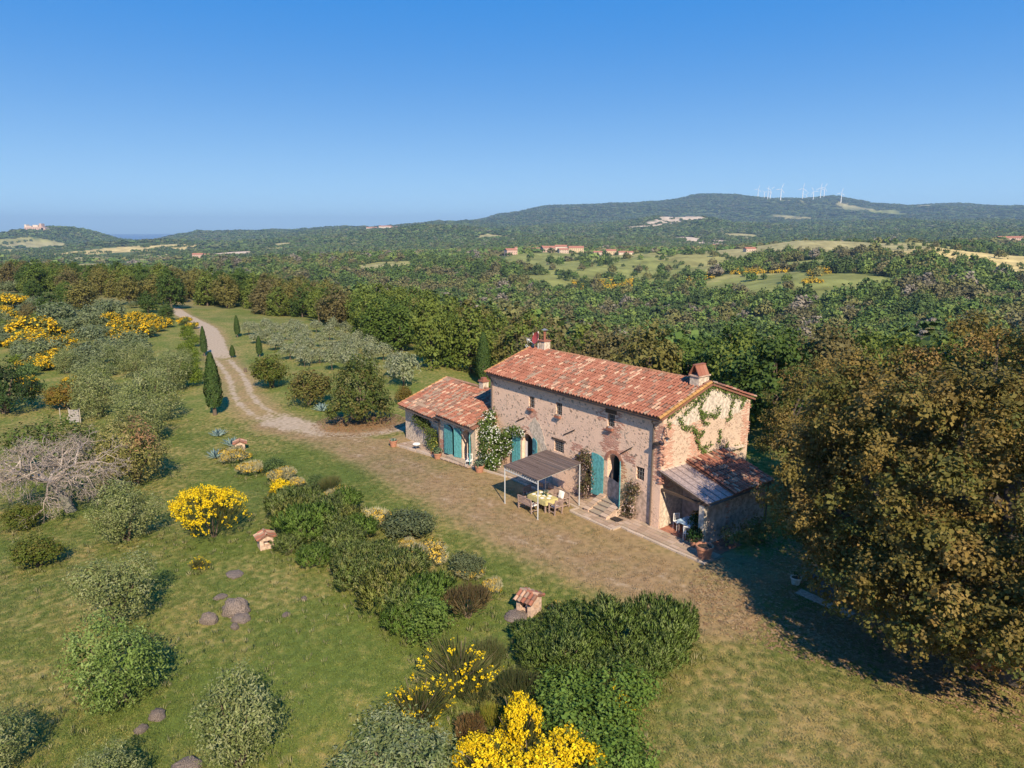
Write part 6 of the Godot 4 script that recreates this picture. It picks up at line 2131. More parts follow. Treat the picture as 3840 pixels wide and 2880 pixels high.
func build_rough_grass() -> void:  # longer grass and dead stalks left standing round the foot of the shrubs
	var mb := MB.new()
	for k in 11:
		var a := TAU * k / 11.0 + rf(-0.3, 0.3)
		var d := (Vector3(cos(a) * rf(0.2, 0.7), 1.0, sin(a) * rf(0.2, 0.7))) * rf(0.16, 0.34)
		mb.leaf(Vector3(cos(a), 0, sin(a)) * rf(0.0, 0.12), d, Vector3(-sin(a), 0, cos(a)) * 0.013, (Vector3.UP + rdir() * 0.6).normalized(), Color.WHITE * rf(0.85, 1.1))
	var ts := []
	var cs := PackedColorArray()
	for o in get_children():
		if not o.has_meta("category") or not o.get_meta("category") in ["olive tree", "shrub", "rosemary", "broom", "dead tree", "tree"]:
			continue
		var d0: float = -o.position.z
		if d0 > 75.0 or house_z(o.position.x, d0) < 3.0 and house_x(o.position.x, d0) > -27.0:
			continue
		var r := 0.4
		for c in o.get_children():
			if c is MeshInstance3D:
				r = maxf(r, c.mesh.get_aabb().size.x * 0.5 * o.scale.x)
		if o is MeshInstance3D:
			r = o.mesh.get_aabb().size.x * 0.5 * o.scale.x
		for k in int(8.0 + r * 18.0):
			var a := rng.randf() * TAU
			var q := r * rf(0.62, 1.12)
			var x: float = o.position.x + cos(a) * q
			var d := d0 + sin(a) * q
			var s := rf(0.35, 0.9)
			ts.append(Transform3D(Basis(Vector3.UP, rng.randf() * TAU) * Basis.from_scale(Vector3(s, s * rf(0.7, 1.2), s)), spot(x, d, -0.01)))
			cs.append(vary([Color(0.24, 0.25, 0.09), Color(0.38, 0.34, 0.16), Color(0.46, 0.40, 0.22), Color(0.20, 0.23, 0.08)], 0.15))
	for k in 2600:  # scattered weeds in the open meadow
		var d := rf(17.0, 62.0)
		var x := rf(-0.8, 0.2) * d
		if house_z(x, d) < 11.0 or line_gap(Vector2(x, d), track).x < 2.5 or n_patch.get_noise_2d(x * 5.0, d * 5.0) < 0.0:
			continue
		var s := rf(0.3, 0.8)
		ts.append(Transform3D(Basis(Vector3.UP, rng.randf() * TAU) * Basis.from_scale(Vector3(s, s, s)), spot(x, d, -0.01)))
		cs.append(vary([Color(0.26, 0.27, 0.10), Color(0.38, 0.34, 0.16), Color(0.45, 0.39, 0.21)], 0.15))
	many("rough_grass", mb.mesh(), leafy(1, 1, 1, 0.3), self, ts, cs)


func pebble_big(s: int) -> ArrayMesh:
	var nz := FastNoiseLite.new()
	nz.seed = s
	nz.frequency = 1.1
	var mb := MB.new()
	var nu := 22
	var nv := 12
	var g := func(i: int, j: int) -> Vector3:
		var a := TAU * (i % nu) / nu
		var b := PI * j / nv
		var d := Vector3(cos(a) * sin(b), cos(b), sin(a) * sin(b))
		return d * (0.5 + 0.16 * nz.get_noise_3dv(d * 1.4) + 0.05 * nz.get_noise_3dv(d * 6.0))
	for i in nu:
		for j in nv:
			var p: Array[Vector3] = [g.call(i, j), g.call(i + 1, j), g.call(i + 1, j + 1), g.call(i, j + 1)]
			for t in [[0, 1, 2], [0, 2, 3]]:
				var n: Vector3 = (p[t[1]] - p[t[0]]).cross(p[t[2]] - p[t[0]])
				if n.length() > 1e-6:
					n = n.normalized()
					if n.dot(p[t[0]]) < 0:
						n = -n
					mb.tri(p[t[0]], p[t[1]], p[t[2]], (n + p[t[0]].normalized()).normalized(), (n + p[t[1]].normalized()).normalized(), (n + p[t[2]].normalized()).normalized(), Color.WHITE)
	return mb.mesh()


func wall_climber(called: String, label: String, blobs: Array, clumps: int, size: float, cols: Array, petals: Array, flowers: int) -> void:
	var o := thing(called, label, "rose", HF)
	var mb := MB.new()
	crown(mb, blobs, clumps, 13, 0.11, size, 0.3, cols, 0.7, 1.05, 0.3, -0.9)
	part("foliage", mb.mesh(), M.leaf, o)
	mb = MB.new()
	for k in flowers:
		var sp := shell_point(blobs, 0.95, 1.12, -0.8)
		var p: Vector3 = sp[0]
		if p.z < 0.12:
			p.z = 0.15
		var c := vary(petals, 0.05)
		for m in 5:
			var n: Vector3 = (sp[1] + Vector3(0, 0.1, 0.6) + rdir() * 0.6).normalized()
			var l: Vector3 = n.cross(rdir()).normalized() * 0.052
			mb.leaf(p, l, n.cross(l) * 0.45, n, c)
	part("blossom", mb.mesh(), M.petal, o).set_meta("kind", "stuff")
	mb = MB.new()
	for b in blobs:
		var e: Vector3 = b[0]
		mb.tube([Vector3(blobs[0][0].x, -0.1, 0.3), Vector3((e.x + blobs[0][0].x) * 0.5, e.y * 0.5, 0.2), e], [0.04, 0.03, 0.012], 5, Color.WHITE, false)
	part("stem", mb.mesh(), M.bark_thin, o)


func gable_creeper() -> void:  # strands of green creeper hanging over the sunny gable
	var o := thing("creeper", "green creeper strands trailing over the sunlit gable wall of the farmhouse", "climbing plant", HF)
	var lines := [[[0.3, 6.5], [1.4, 6.95], [2.6, 7.3], [3.9, 7.72], [4.6, 7.55], [5.6, 7.15], [6.6, 6.75], [7.6, 6.4]], [[3.9, 7.7], [3.2, 7.0], [3.0, 6.5], [3.5, 6.15], [4.4, 5.95], [4.9, 6.0]], [[3.0, 6.6], [3.3, 5.9], [3.6, 5.6], [3.9, 5.55]], [[1.2, 6.4], [1.5, 5.9], [1.9, 5.6], [2.6, 5.5], [2.8, 5.2], [3.0, 4.6], [3.3, 4.2], [3.6, 3.9], [4.3, 3.65], [5.0, 3.4], [5.4, 3.35]], [[2.7, 5.3], [3.3, 4.9], [3.5, 5.2]], [[3.6, 4.1], [4.3, 4.2]], [[6.3, 6.8], [6.0, 6.1], [5.9, 5.6], [5.7, 5.4]], [[5.0, 4.9], [5.1, 4.5], [5.0, 4.2]], [[5.9, 4.0], [5.7, 3.7]], [[6.6, 3.6], [7.0, 3.5], [7.6, 3.55]], [[4.6, 6.4], [4.9, 6.2]], [[7.3, 6.4], [7.0, 6.0]], [[3.1, 7.3], [2.4, 6.8], [1.6, 6.5]], [[0.5, 6.2], [0.3, 6.0]]]
	var mb := MB.new()
	var st := MB.new()
	for l in lines:
		var pts := []
		var rads := []
		for i in l.size():
			pts.append(Vector3(0.04, l[i][1], -l[i][0]))
			rads.append(0.012)
		st.tube(pts, rads, 4, Color.WHITE, false)
		for i in l.size() - 1:
			var a := Vector2(l[i][0], l[i][1])
			var b := Vector2(l[i + 1][0], l[i + 1][1])
			for k in int(a.distance_to(b) * 62.0) + 6:
				var q := a.lerp(b, rng.randf()) + Vector2(rng.randfn(0, 0.09), rng.randfn(0, 0.09) - 0.03)
				var n := (Vector3(1.0, 0.5, 0) + rdir() * 0.7).normalized()
				var d := n.cross(rdir()).normalized() * rf(0.07, 0.13)
				mb.leaf(Vector3(rf(0.04, 0.14), q.y, -q.x), d, n.cross(d) * 0.42, n, vary([Color(0.10, 0.15, 0.03), Color(0.145, 0.19, 0.045), Color(0.08, 0.12, 0.025)], 0.12))
	part("leaves", mb.mesh(), M.leaf, o)
	part("tendrils", st.mesh(), M.bark_thin, o)


func build_oaks() -> void:  # the great bronze oaks on the right
	var cols := [Color(0.165, 0.125, 0.034), Color(0.225, 0.162, 0.046), Color(0.13, 0.122, 0.030), Color(0.25, 0.165, 0.054), Color(0.10, 0.110, 0.028)]
	var sets := [
		["great oak with bronze leaves overhanging the lawn at the right edge", 18.8, 23.8, 0.55, 3.0, [[18.6, 7.0, 22.6, 5.6], [20.5, 9.6, 24.0, 4.0], [16.4, 8.3, 25.0, 3.8], [15.4, 4.6, 22.2, 2.6], [13.9, 3.7, 23.2, 1.8], [16.8, 3.9, 21.0, 2.3], [14.9, 6.2, 28.4, 3.7], [14.0, 4.4, 30.6, 2.2], [14.2, 3.0, 27.0, 2.2], [16.2, 8.4, 29.4, 3.4], [21.5, 4.8, 22.0, 3.6], [17.6, 5.6, 22.6, 3.2], [17.2, 3.4, 23.4, 2.6]], 440, 11],
		["second bronze oak rising behind the great oak at the right edge", 25.0, 33.0, 0.5, 3.0, [[25.0, 6.5, 33.0, 5.4], [20.6, 6.0, 33.6, 3.8], [22.6, 9.8, 32.6, 3.6], [28.0, 8.0, 33.0, 4.2]], 100, 9],
		["bronze oak crowding the far end of the lean-to porch", 18.6, 38.2, 0.4, 2.0, [[18.8, 4.6, 38.2, 3.2], [17.1, 3.6, 37.6, 1.6], [20.0, 6.0, 37.5, 2.6], [17.0, 2.4, 35.6, 1.6]], 70, 10],
		["small brown topped oak standing behind the porch and the farmhouse gable", 19.8, 47.0, 0.3, 2.2, [[19.8, 4.8, 47.0, 2.0], [19.0, 3.0, 46.6, 1.9], [20.1, 6.8, 47.0, 1.3]], 30, 9]]
	for s in sets:
		var o := thing("great_oak", s[0], "oak", placed(s[1], s[2], 1, 1, 0.0), "bronze oaks on the right")
		var lobes := []
		for q in s[5]:
			lobes.append([Vector3(q[0] - s[1], q[1], s[2] - q[2]), Vector3(q[3], q[3] * 0.95, q[3])])
		var mb := MB.new()
		limbs(mb, lobes, s[3], s[4], Vector3(-0.4, 0, -0.4))
		part("trunk", mb.mesh(), M.oak_bark, o)
		mb = MB.new()
		for k in s[6]:  # boughs: rounded sprays of leaves on the outside of the crown
			var inner: bool = k % 6 == 0
			var sp := shell_point(lobes, 0.45 if inner else 0.72, 0.65 if inner else 1.02, -0.8)
			var br := rf(0.6, 1.15)
			var c := vary(cols, 0.12)
			crown(mb, [[sp[0], Vector3(br, br * 0.78, br)]], s[7] + 6, 24, 0.15, 0.135, 0.36, [c, vary(cols, 0.1)], 0.75, 1.05, 0.35, -0.6)
		part("crown", mb.mesh(), M.leaf, o)
		if s[1] == 18.8:
			mb = MB.new()
			crown(mb, [[Vector3(-2.2, 1.5, 1.0), Vector3(0.6, 0.5, 0.5)]], 18, 9, 0.12, 0.17, 0.36, [Color(0.40, 0.17, 0.10), Color(0.46, 0.21, 0.13)])
			part("withered_leaves", mb.mesh(), M.leaf, o)
	# low front twigs that reach over the paving
	var mb := MB.new()
	crown(mb, [[Vector3(0, 0.7, 0), Vector3(0.7, 0.5, 0.6)], [Vector3(1.4, 0.8, -0.6), Vector3(0.9, 0.5, 0.6)]], 60, 14, 0.15, 0.15, 0.34, [Color(0.21, 0.17, 0.05), Color(0.28, 0.2, 0.07), Color(0.14, 0.13, 0.04)])
	plant("oak_sapling", "low bronze oak shoots right of the big terracotta pot", "shrub", [["stem", stems_mesh(4, 1.2, 0.8, 0.03), M.bark_thin], ["foliage", mb.mesh(), M.leaf]], placed(11.9, 35.0, 1, 1, 0.0))
	# fallen leaves on the ground below
	mb = MB.new()
	mb.leaf(Vector3(-0.06, 0.01, 0), Vector3(0.12, 0.015, 0.01), Vector3(0, 0.01, 0.035), Vector3.UP, Color.WHITE)
	mb.leaf(Vector3(0.05, 0.012, 0.1), Vector3(0.02, 0.02, -0.11), Vector3(0.03, 0, 0), Vector3(0.2, 1, 0).normalized(), Color.WHITE)
	var ts := []
	var cs := PackedColorArray()
	for k in 16000:
		var c := [Vector2(17, 28), Vector2(14, 24.5), Vector2(-13.7, 61.5)][0 if k < 9000 else (1 if k < 12000 else 2)] as Vector2
		var r := (9.0 if k < 9000 else (4.0 if k < 12000 else 4.2)) * sqrt(rng.randf())
		var a := rng.randf() * TAU
		var p := c + Vector2(cos(a), sin(a)) * r
		if k < 12000 and p.y < 27.2 - (p.x - 9.0) * 0.70 + rf(-0.9, 0.4):
			continue
		if house_x(p.x, p.y) < 4.4 and house_z(p.x, p.y) < 1.5 and k < 12000:
			continue
		ts.append(Transform3D(Basis(Vector3.UP, rng.randf() * TAU) * Basis.from_scale(Vector3.ONE * rf(0.7, 1.4)), spot(p.x, p.y, 0.01)))
		cs.append(vary([Color(0.30, 0.19, 0.10), Color(0.38, 0.27, 0.15), Color(0.23, 0.14, 0.075)], 0.2))
	many("fallen_leaves", mb.mesh(), leafy(1, 1, 1, 0.2), self, ts, cs)


# ---------------------------------------------------------------- the slope on the left, the woods and the far country
func build_slope() -> void:
	var fb := []
	for k in 2:
		var mb := MB.new()
		var bl := blob_set(6, 3.0, 1.7, 0.6, 0.0)
		crown(mb, bl, 150, 10, 0.16, 0.22, 0.3, [Color(0.11, 0.14, 0.035), Color(0.16, 0.17, 0.05)], 0.6, 0.95, 0.4)
		var fl := MB.new()
		for m in 150:
			var sp := shell_point(bl, 0.92, 1.1, -0.1)
			if n_patch.get_noise_3d(sp[0].x * 40.0 + k * 99.0, sp[0].y * 40.0, sp[0].z * 40.0) < -0.10:
				continue
			for j in 9:
				var q: Vector3 = sp[0] + gauss3(0.11)
				var n: Vector3 = (sp[1] + Vector3(0, 0.5, 0) + rdir() * 0.8).normalized()
				var l: Vector3 = n.cross(rdir()).normalized() * rf(0.12, 0.22)
				fl.leaf(q - l * 0.5, l, n.cross(l) * 0.42, n, vary([Color(0.72, 0.45, 0.012), Color(0.80, 0.54, 0.02), Color(0.55, 0.36, 0.02)], 0.12))
		fb.append([["foliage", mb.mesh(), M.leaf], ["flowers", fl.mesh(), M.petal]])
	var far_broom := [-118.8, 166.5, 4.5, -118.7, 172.1, 3.5, -113.7, 158.3, 2.3, -101.2, 145.0, 2.8, -87.7, 126.6, 2.4, -79.9, 118.1, 5.3, -77.5, 114.0, 3.4, -74.9, 108.6, 3.6, -70.2, 109.3, 2.8, -64.1, 99.9, 2.9, -63.0, 96.6, 2.9, -62.1, 92.9, 2.0, -64.0, 94.5, 2.0, -82.0, 113.0, 1.6, -80.3, 130.2, 2.0, -81.3, 142.9, 2.7, -71.0, 129.4, 3.2, -65.3, 117.5, 2.9, -62.2, 113.5, 2.9, -64.5, 122.5, 3.6, -70.7, 138.5, 2.7, -66.6, 135.0, 2.5, -64.4, 139.0, 2.0, -76.7, 143.7, 2.8, -66.3, 94.8, 1.4, -52.8, 83.5, 1.5, -57.9, 82.8, 1.6, -54.7, 79.0, 1.2, -79.5, 111.7, 1.8, -69.0, 133.5, 2.0, -65.1, 129.6, 2.0, -109.0, 150.0, 3.0, -92.0, 131.0, 2.6, -96.0, 140.0, 2.2, -84.5, 121.5, 3.0, -76.0, 122.0, 2.0, -73.0, 134.0, 2.4, -60.5, 133.5, 1.6]
	for k in range(0, far_broom.size(), 3):
		plant("flowering_broom", "broom bush in yellow flower among grey shrubs on the slope left of the track", "broom", fb[(k / 3) % 2], placed(far_broom[k], far_broom[k + 1], far_broom[k + 2] / 2.0, far_broom[k + 2] / 2.0), "broom on the slope left of the track")
	var gs := []
	for k in 3:
		gs.append(bush_mesh(3.4, 2.5, 130, 10, 0.20, 0.27, 0.22, [Color(0.16, 0.195, 0.088), Color(0.21, 0.24, 0.125), Color(0.125, 0.155, 0.06)], 6, 0.05, -0.6))
	var grey := [-145.4, 205.6, 4.4, -120.5, 169.9, 3.4, -86.9, 129.3, 3.4, -88.8, 138.7, 5.6, -78.1, 120.9, 4.2, -80.1, 127.5, 3.4, -66.2, 98.8, 4.4, -86.2, 145.6, 4.2, -76.2, 128.0, 4.6, -68.0, 113.8, 4.2, -62.1, 104.6, 3.0, -58.9, 95.8, 3.6, -57.0, 94.6, 2.8, -61.3, 107.0, 3.2, -56.3, 99.1, 3.6, -85.4, 150.7, 5.0, -85.5, 120.8, 3.8, -81.1, 112.3, 2.8, -59.6, 110.9, 3.6, -96.3, 153.4, 3.2, -73.5, 105.5, 3.0, -91.0, 124.0, 3.4, -99.0, 137.0, 3.6, -104.5, 152.5, 3.6, -70.5, 119.5, 3.2, -56.0, 105.5, 3.0, -52.5, 98.0, 3.4, -71.0, 101.5, 2.6, -54.0, 88.5, 3.2, -110.0, 164.0, 4.0, -126.0, 178.0, 3.6]
	for k in range(0, grey.size(), 3):
		plant("grey_shrub", "rounded grey green shrub among the broom on the slope left of the track", "shrub", [["foliage", gs[(k / 3) % 3], M.leaf_grey if k % 2 else M.leaf]], placed(grey[k], grey[k + 1], grey[k + 2] / 2.7, grey[k + 2] / 2.9), "grey shrubs on the slope left of the track")
	for k in 170:
		var p := Vector2(rf(-128, -50), rf(84, 172))
		var g := line_gap(p, track)
		if g.x < 7.0 or p.x > -0.30 * p.y - 22.0 or p.x < -0.66 * p.y - 14.0:
			continue
		var s := rf(0.45, 1.0)
		plant("slope_shrub", "low green shrub filling the slope between the grey shrubs and broom", "shrub", [["foliage", gs[k % 3], [M.leaf_green, M.leaf, M.leaf_lime, M.leaf_grey][k % 4]]], placed(p.x, p.y, s, s * 0.85), "low shrubs filling the left slope")
	var ts := [[-126.1, 187.6, 5.5, 2, "dark green"], [-95.8, 147.7, 6.2, 2, "dark green"], [-88.6, 122.9, 3.4, 1, "dark green"], [-115.8, 185.4, 5.5, 1, "dark green"], [-92.8, 137.8, 3.0, 1, "dark green"], [-82.0, 159.8, 5.2, 2, "dark green"], [-143.1, 218.7, 7.0, 1, "dark green"], [-96.6, 160.2, 8.2, 3, "bronze"], [-90.4, 179.5, 7.9, 3, "bronze"], [-97.1, 142.5, 4.4, 4, "bronze"], [-94.3, 175.5, 7.8, 3, "bronze"], [-104.0, 168.0, 5.6, 0, "mid green"], [-110.0, 176.0, 6.0, 0, "mid green"], [-133.0, 196.0, 6.0, 1, "dark green"], [-71.5, 146.7, 3.9, 2, "dark green"]]
	for q in ts:
		wood_tree(q[0], q[1], q[2] * 1.0, q[2] * 0.95, q[3], "%s tree standing among the shrubs on the far left slope" % q[4], "%s trees on the far left slope" % q[4])
	for q in [[-50.8, 111.6, 2.4], [-44.9, 97.0, 2.6], [-37.3, 80.6, 2.6], [-58.7, 127.1, 2.0], [-48.6, 104.5, 2.4], [-39.5, 85.0, 2.6], [-41.8, 90.0, 2.6], [-55.5, 120.0, 2.2]]:
		plant("lime_shrub", "yellow green leafy shrub along the left edge of the track", "shrub", [["foliage", gs[0], M.leaf_lime]], placed(q[0], q[1], q[2] / 3.0, q[2] / 2.9), "yellow green shrubs along the track")


var tree_protos := []


func make_tree_protos() -> void:
	for k in 4:
		var w := 6.4
		var h := 7.2
		var bl := []
		bl.append([Vector3(0, 3.7, 0), Vector3(2.4, 2.9, 2.4)])
		for m in 9:
			var a := TAU * m / 9.0 + rf(-0.4, 0.4)
			var r := rf(1.1, 2.0)
			var s := rf(0.95, 1.5)
			bl.append([Vector3(cos(a) * r, rf(1.1, 5.0), sin(a) * r), Vector3(s, s * rf(0.9, 1.2), s)])
		bl.append([Vector3(rf(-0.7, 0.7), 5.7, rf(-0.7, 0.7)), Vector3(1.3, 1.4, 1.3)])
		var mb := MB.new()
		crown(mb, bl, 270, 14, 0.22, 0.30, 0.36, [Color(0.85, 0.85, 0.85), Color(1.1, 1.1, 1.1), Color(1.0, 0.95, 0.8)], 0.76, 1.06, 0.35, -0.85)
		var tr := MB.new()
		limbs(tr, bl, 0.17, 2.0, Vector3(rf(-0.3, 0.3), 0, rf(-0.3, 0.3)))
		tree_protos.append([mb.mesh(), tr.mesh()])


func wood_tree(x: float, d: float, w: float, h: float, kind: int, label: String, group: String) -> void:
	var p: Array = tree_protos[rng.randi() % 4]
	plant("woodland_tree", label, "tree", [["trunk", p[1], M.bark], ["crown", p[0], M.wood_leaf[kind]]], placed(x, d, w / 6.4, h / 7.2), group)


func build_woods() -> void:  # the belt of trees one can tell apart
	var kinds := ["green", "light green", "dark green", "bronze tinted", "brown tinted"]
	var belts := [
		["in the wood beyond the end of the track", PackedVector2Array([Vector2(-86, 192), Vector2(-66, 176), Vector2(-52, 163), Vector2(-50, 205), Vector2(-95, 228)])],
		["in the far left wood on the skyline", PackedVector2Array([Vector2(-205, 262), Vector2(-150, 214), Vector2(-104, 186), Vector2(-90, 192), Vector2(-95, 232), Vector2(-190, 300)])],
		["in the wood edge behind the olive grove", PackedVector2Array([Vector2(-64, 172), Vector2(-46, 156), Vector2(-29, 127), Vector2(-18, 101), Vector2(-10, 84), Vector2(-3, 80), Vector2(8, 92), Vector2(-12, 134), Vector2(-45, 190)])],
		["in the wood behind the farmhouse roof", PackedVector2Array([Vector2(-3, 79), Vector2(6, 68), Vector2(14, 60), Vector2(20, 53), Vector2(46, 60), Vector2(42, 96), Vector2(8, 108)])],
		["in the wood right of the farmhouse gable", PackedVector2Array([Vector2(20, 52), Vector2(24, 47), Vector2(33, 46), Vector2(52, 58), Vector2(46, 60)])]]
	var made := 0
	for b in belts:
		var poly: PackedVector2Array = b[1]
		var lo := Vector2(1e9, 1e9)
		var hi := -lo
		for p in poly:
			lo = lo.min(p)
			hi = hi.max(p)
		var y := lo.y
		while y < hi.y:
			var x := lo.x
			while x < hi.x:
				var p := Vector2(x + rf(-2.4, 2.4), y + rf(-2.4, 2.4))
				x += 6.0
				if not Geometry2D.is_point_in_polygon(p, poly) or made >= 296 or (absf(p.x / p.y + 0.041) < 0.035 and p.y < 88.0):
					continue
				var q := n_patch.get_noise_2d(p.x * 2.6, p.y * 2.6) + rf(-0.25, 0.25)
				var kind := 2 if q < -0.36 else (0 if q < -0.10 else (1 if q < 0.17 else (3 if q < 0.38 else 4)))
				var h := rf(6.8, 9.6)
				wood_tree(p.x, p.y, rf(6.2, 8.2), h, kind, "%s tree %s" % [kinds[kind], b[0]], "%s trees %s" % [kinds[kind], b[0]])
				made += 1
			y += 6.0
	wood_tree(-82.5, 172, 8.5, 9.5, 2, "big dark green tree right of the far end of the track", "")
	print("woods ", made)


func build_far_woods() -> void:
	# tree crowns of the far woods: real clumps of leaves, too many to count
	var near := []
	for k in 3:
		var mb := MB.new()
		var bl := [[Vector3(0, 3.6, 0), Vector3(2.8, 3.2, 2.8)], [Vector3(1.6, 3.0, 0.5), Vector3(1.9, 2.2, 1.9)], [Vector3(-1.4, 2.8, 1.0), Vector3(1.9, 2.2, 1.9)], [Vector3(0.2, 2.8, -1.7), Vector3(1.9, 2.1, 1.9)]]
		crown(mb, bl, 60, 6, 0.38, 1.0, 0.42, [Color(0.88, 0.88, 0.88), Color(1.1, 1.1, 1.1)], 0.7, 1.05, 0.35, -0.5)
		near.append(mb.mesh())
	var mbf := MB.new()
	crown(mbf, [[Vector3(0, 2.6, 0), Vector3(4.0, 3.6, 4.0)], [Vector3(2.4, 2.0, 1.6), Vector3(2.8, 2.6, 2.8)], [Vector3(-2.4, 2.2, -1.0), Vector3(2.6, 2.8, 2.6)]], 26, 4, 0.5, 2.3, 0.48, [Color(0.85, 0.85, 0.85), Color(1.12, 1.12, 1.12)], 0.75, 1.0, 0.4, -0.1)
	var far := mbf.mesh()
	var sets := [["valley_woodland", 62.0, 420.0, 6.3, near], ["hillside_woodland", 420.0, 1000.0, 7.6, near], ["plain_woodland", 1000.0, 2200.0, 13.0, [far]], ["distant_woodland", 2200.0, 4300.0, 22.0, [far]], ["ridge_woodland", 4300.0, 7200.0, 36.0, [far]]]
	var tones := [Color(0.105, 0.170, 0.038), Color(0.155, 0.215, 0.050), Color(0.080, 0.125, 0.034), Color(0.175, 0.175, 0.060), Color(0.155, 0.145, 0.065)]
	for s in sets:
		var step: float = s[3]
		var lists := []
		var cls := []
		for k in s[4].size():
			lists.append([])
			cls.append(PackedColorArray())
		var d: float = s[1]
		while d < s[2]:
			var half := 0.80 * d + 12.0
			var x := -half
			while x < half:
				var p := Vector2(x + rf(-0.45, 0.45) * step, d + rf(-0.45, 0.45) * step)
				x += step
				if not woodland_at(p.x, p.y):
					continue
				var k := rng.randi() % lists.size()
				var sc := (rf(0.6, 1.0) if rng.randf() < 0.6 else rf(1.0, 1.6)) * (1.0 if step < 12.0 else step / 8.6)
				if step < 12.0:
					sc *= step / 6.3
				var sy := sc if step < 12.0 else rf(1.0, 1.5) * (1.0 if step < 20.0 else 1.35)
				lists[k].append(Transform3D(Basis(Vector3.UP, rng.randf() * TAU) * Basis.from_scale(Vector3(sc, sy, sc)), spot(p.x, p.y, -0.6)))
				var q := n_patch.get_noise_2d(p.x * 0.9, p.y * 0.9) * 1.1 + rf(-0.42, 0.42)
				var c: Color = tones[2 if q < -0.36 else (0 if q < -0.05 else (1 if q < 0.2 else (3 if q < 0.42 else 4)))]
				var u := rf(0.82, 1.2)
				if rng.randf() < 0.035:
					c = Color(0.24, 0.21, 0.16)
				if p.y > 1500.0:
					c = c.lerp(Color(0.068, 0.105, 0.038) * (1.0 - 0.28 * smoothstep(3500.0, 5000.0, p.y)), 0.6)
				cls[k].append(Color(c.r * u, c.g * u, c.b * u))
			d += step
		for k in lists.size():
			var called: String = s[0]
			many(numbered(called), s[4][k], M.leaf_far, self, lists[k], cls[k])
			print(called, " ", lists[k].size())


func woodland_at(x: float, d: float) -> bool:
	var px := 1920.0 + 2721.0 * x / d
	if d < 240.0:
		# nothing on the open plateau, in front of or within the near belts
		var edge := 0.0
		if px < 1250.0:
			edge = 232.0
			if px < 500.0:
				edge = 300.0
		elif px < 2000.0:
			edge = lerpf(200.0, 108.0, (px - 1250.0) / 750.0)
		elif px < 2600.0:
			edge = lerpf(108.0, 92.0, (px - 2000.0) / 600.0)
		else:
			edge = lerpf(92.0, 60.0, clampf((px - 2600.0) / 500.0, 0.0, 1.0))
		if d < edge:
			return false
	if d < 300.0 and px < 500.0:
		return false
	var fk := field_at(x, d)
	if fk >= 0:
		return rng.randf() < (0.035 if fields[fk][5] in [0, 4] else 0.006)
	for q in [[1915, 1085], [2055, 1215], [2105, 1190], [2161, 1190], [2243, 1190], [2293, 1190], [2348, 1190], [735, 1480], [700, 985], [3780, 1235], [2665, 1900]]:
		if absf(x - across(q[0], q[1])) < 17.0 and d > q[1] - 130.0 and d < q[1] + 12.0:
			return false
	var h := height(x, d)
	if h < -90.0:
		return rng.randf() < 0.15
	# clearings: scrubby ground around the village, hedged farmland on the left
	var q := n_patch.get_noise_2d(x * 1.4, d * 1.4)
	var village := exp(-(pow((x - 100.0) / 260.0, 2) + pow((d - 930.0) / 330.0, 2)))
	if q + village * 0.75 > 0.52 + rf(-0.05, 0.05):
		return rng.randf() < 0.16
	if px < 900.0 and d > 700.0 and d < 2900.0 and n_mid.get_noise_2d(x * 0.6, d * 0.4) > -0.05:
		return rng.randf() < 0.12
	return true


func build_hedges() -> void:  # shrubs and small trees along the edges of the far fields
	var mb := MB.new()
	crown(mb, [[Vector3(0, 2.2, 0), Vector3(2.4, 2.6, 2.4)], [Vector3(1.6, 1.6, 0.8), Vector3(1.7, 1.8, 1.7)]], 26, 5, 0.4, 1.0, 0.45, [Color(0.9, 0.9, 0.9), Color(1.1, 1.1, 1.1)], 0.7, 1.0, 0.4, -0.3)
	var ts := []
	var cs := PackedColorArray()
	for f in fields:
		if f[1] > 3600 or f[1] < 640:
			continue
		for k in 90:
			var a := TAU * k / 90.0
			if n_patch.get_noise_2d(a * 40.0 + f[0], f[1]) < -0.05:
				continue
			var q := Vector2(cos(a), sin(a))
			q = q.sign() * Vector2(pow(absf(q.x), 0.77), pow(absf(q.y), 0.77)) * rf(0.98, 1.08)
			var c := cos(f[4])
			var s := sin(f[4])
			var u: float = q.x * f[2]
			var w: float = q.y * f[3]
			var x: float = across(f[0], f[1]) + u * c - w * s
			var d: float = f[1] + u * s + w * c
			var sc := rf(0.7, 1.5) * (1.0 if d < 1500.0 else 1.6)
			ts.append(Transform3D(Basis(Vector3.UP, rng.randf() * TAU) * Basis.from_scale(Vector3(sc, sc, sc)), spot(x, d, -0.3)))
			cs.append(vary([Color(0.09, 0.14, 0.035), Color(0.13, 0.17, 0.045), Color(0.07, 0.105, 0.032)], 0.15))
	many("hedgerows", mb.mesh(), M.leaf_far, self, ts, cs)


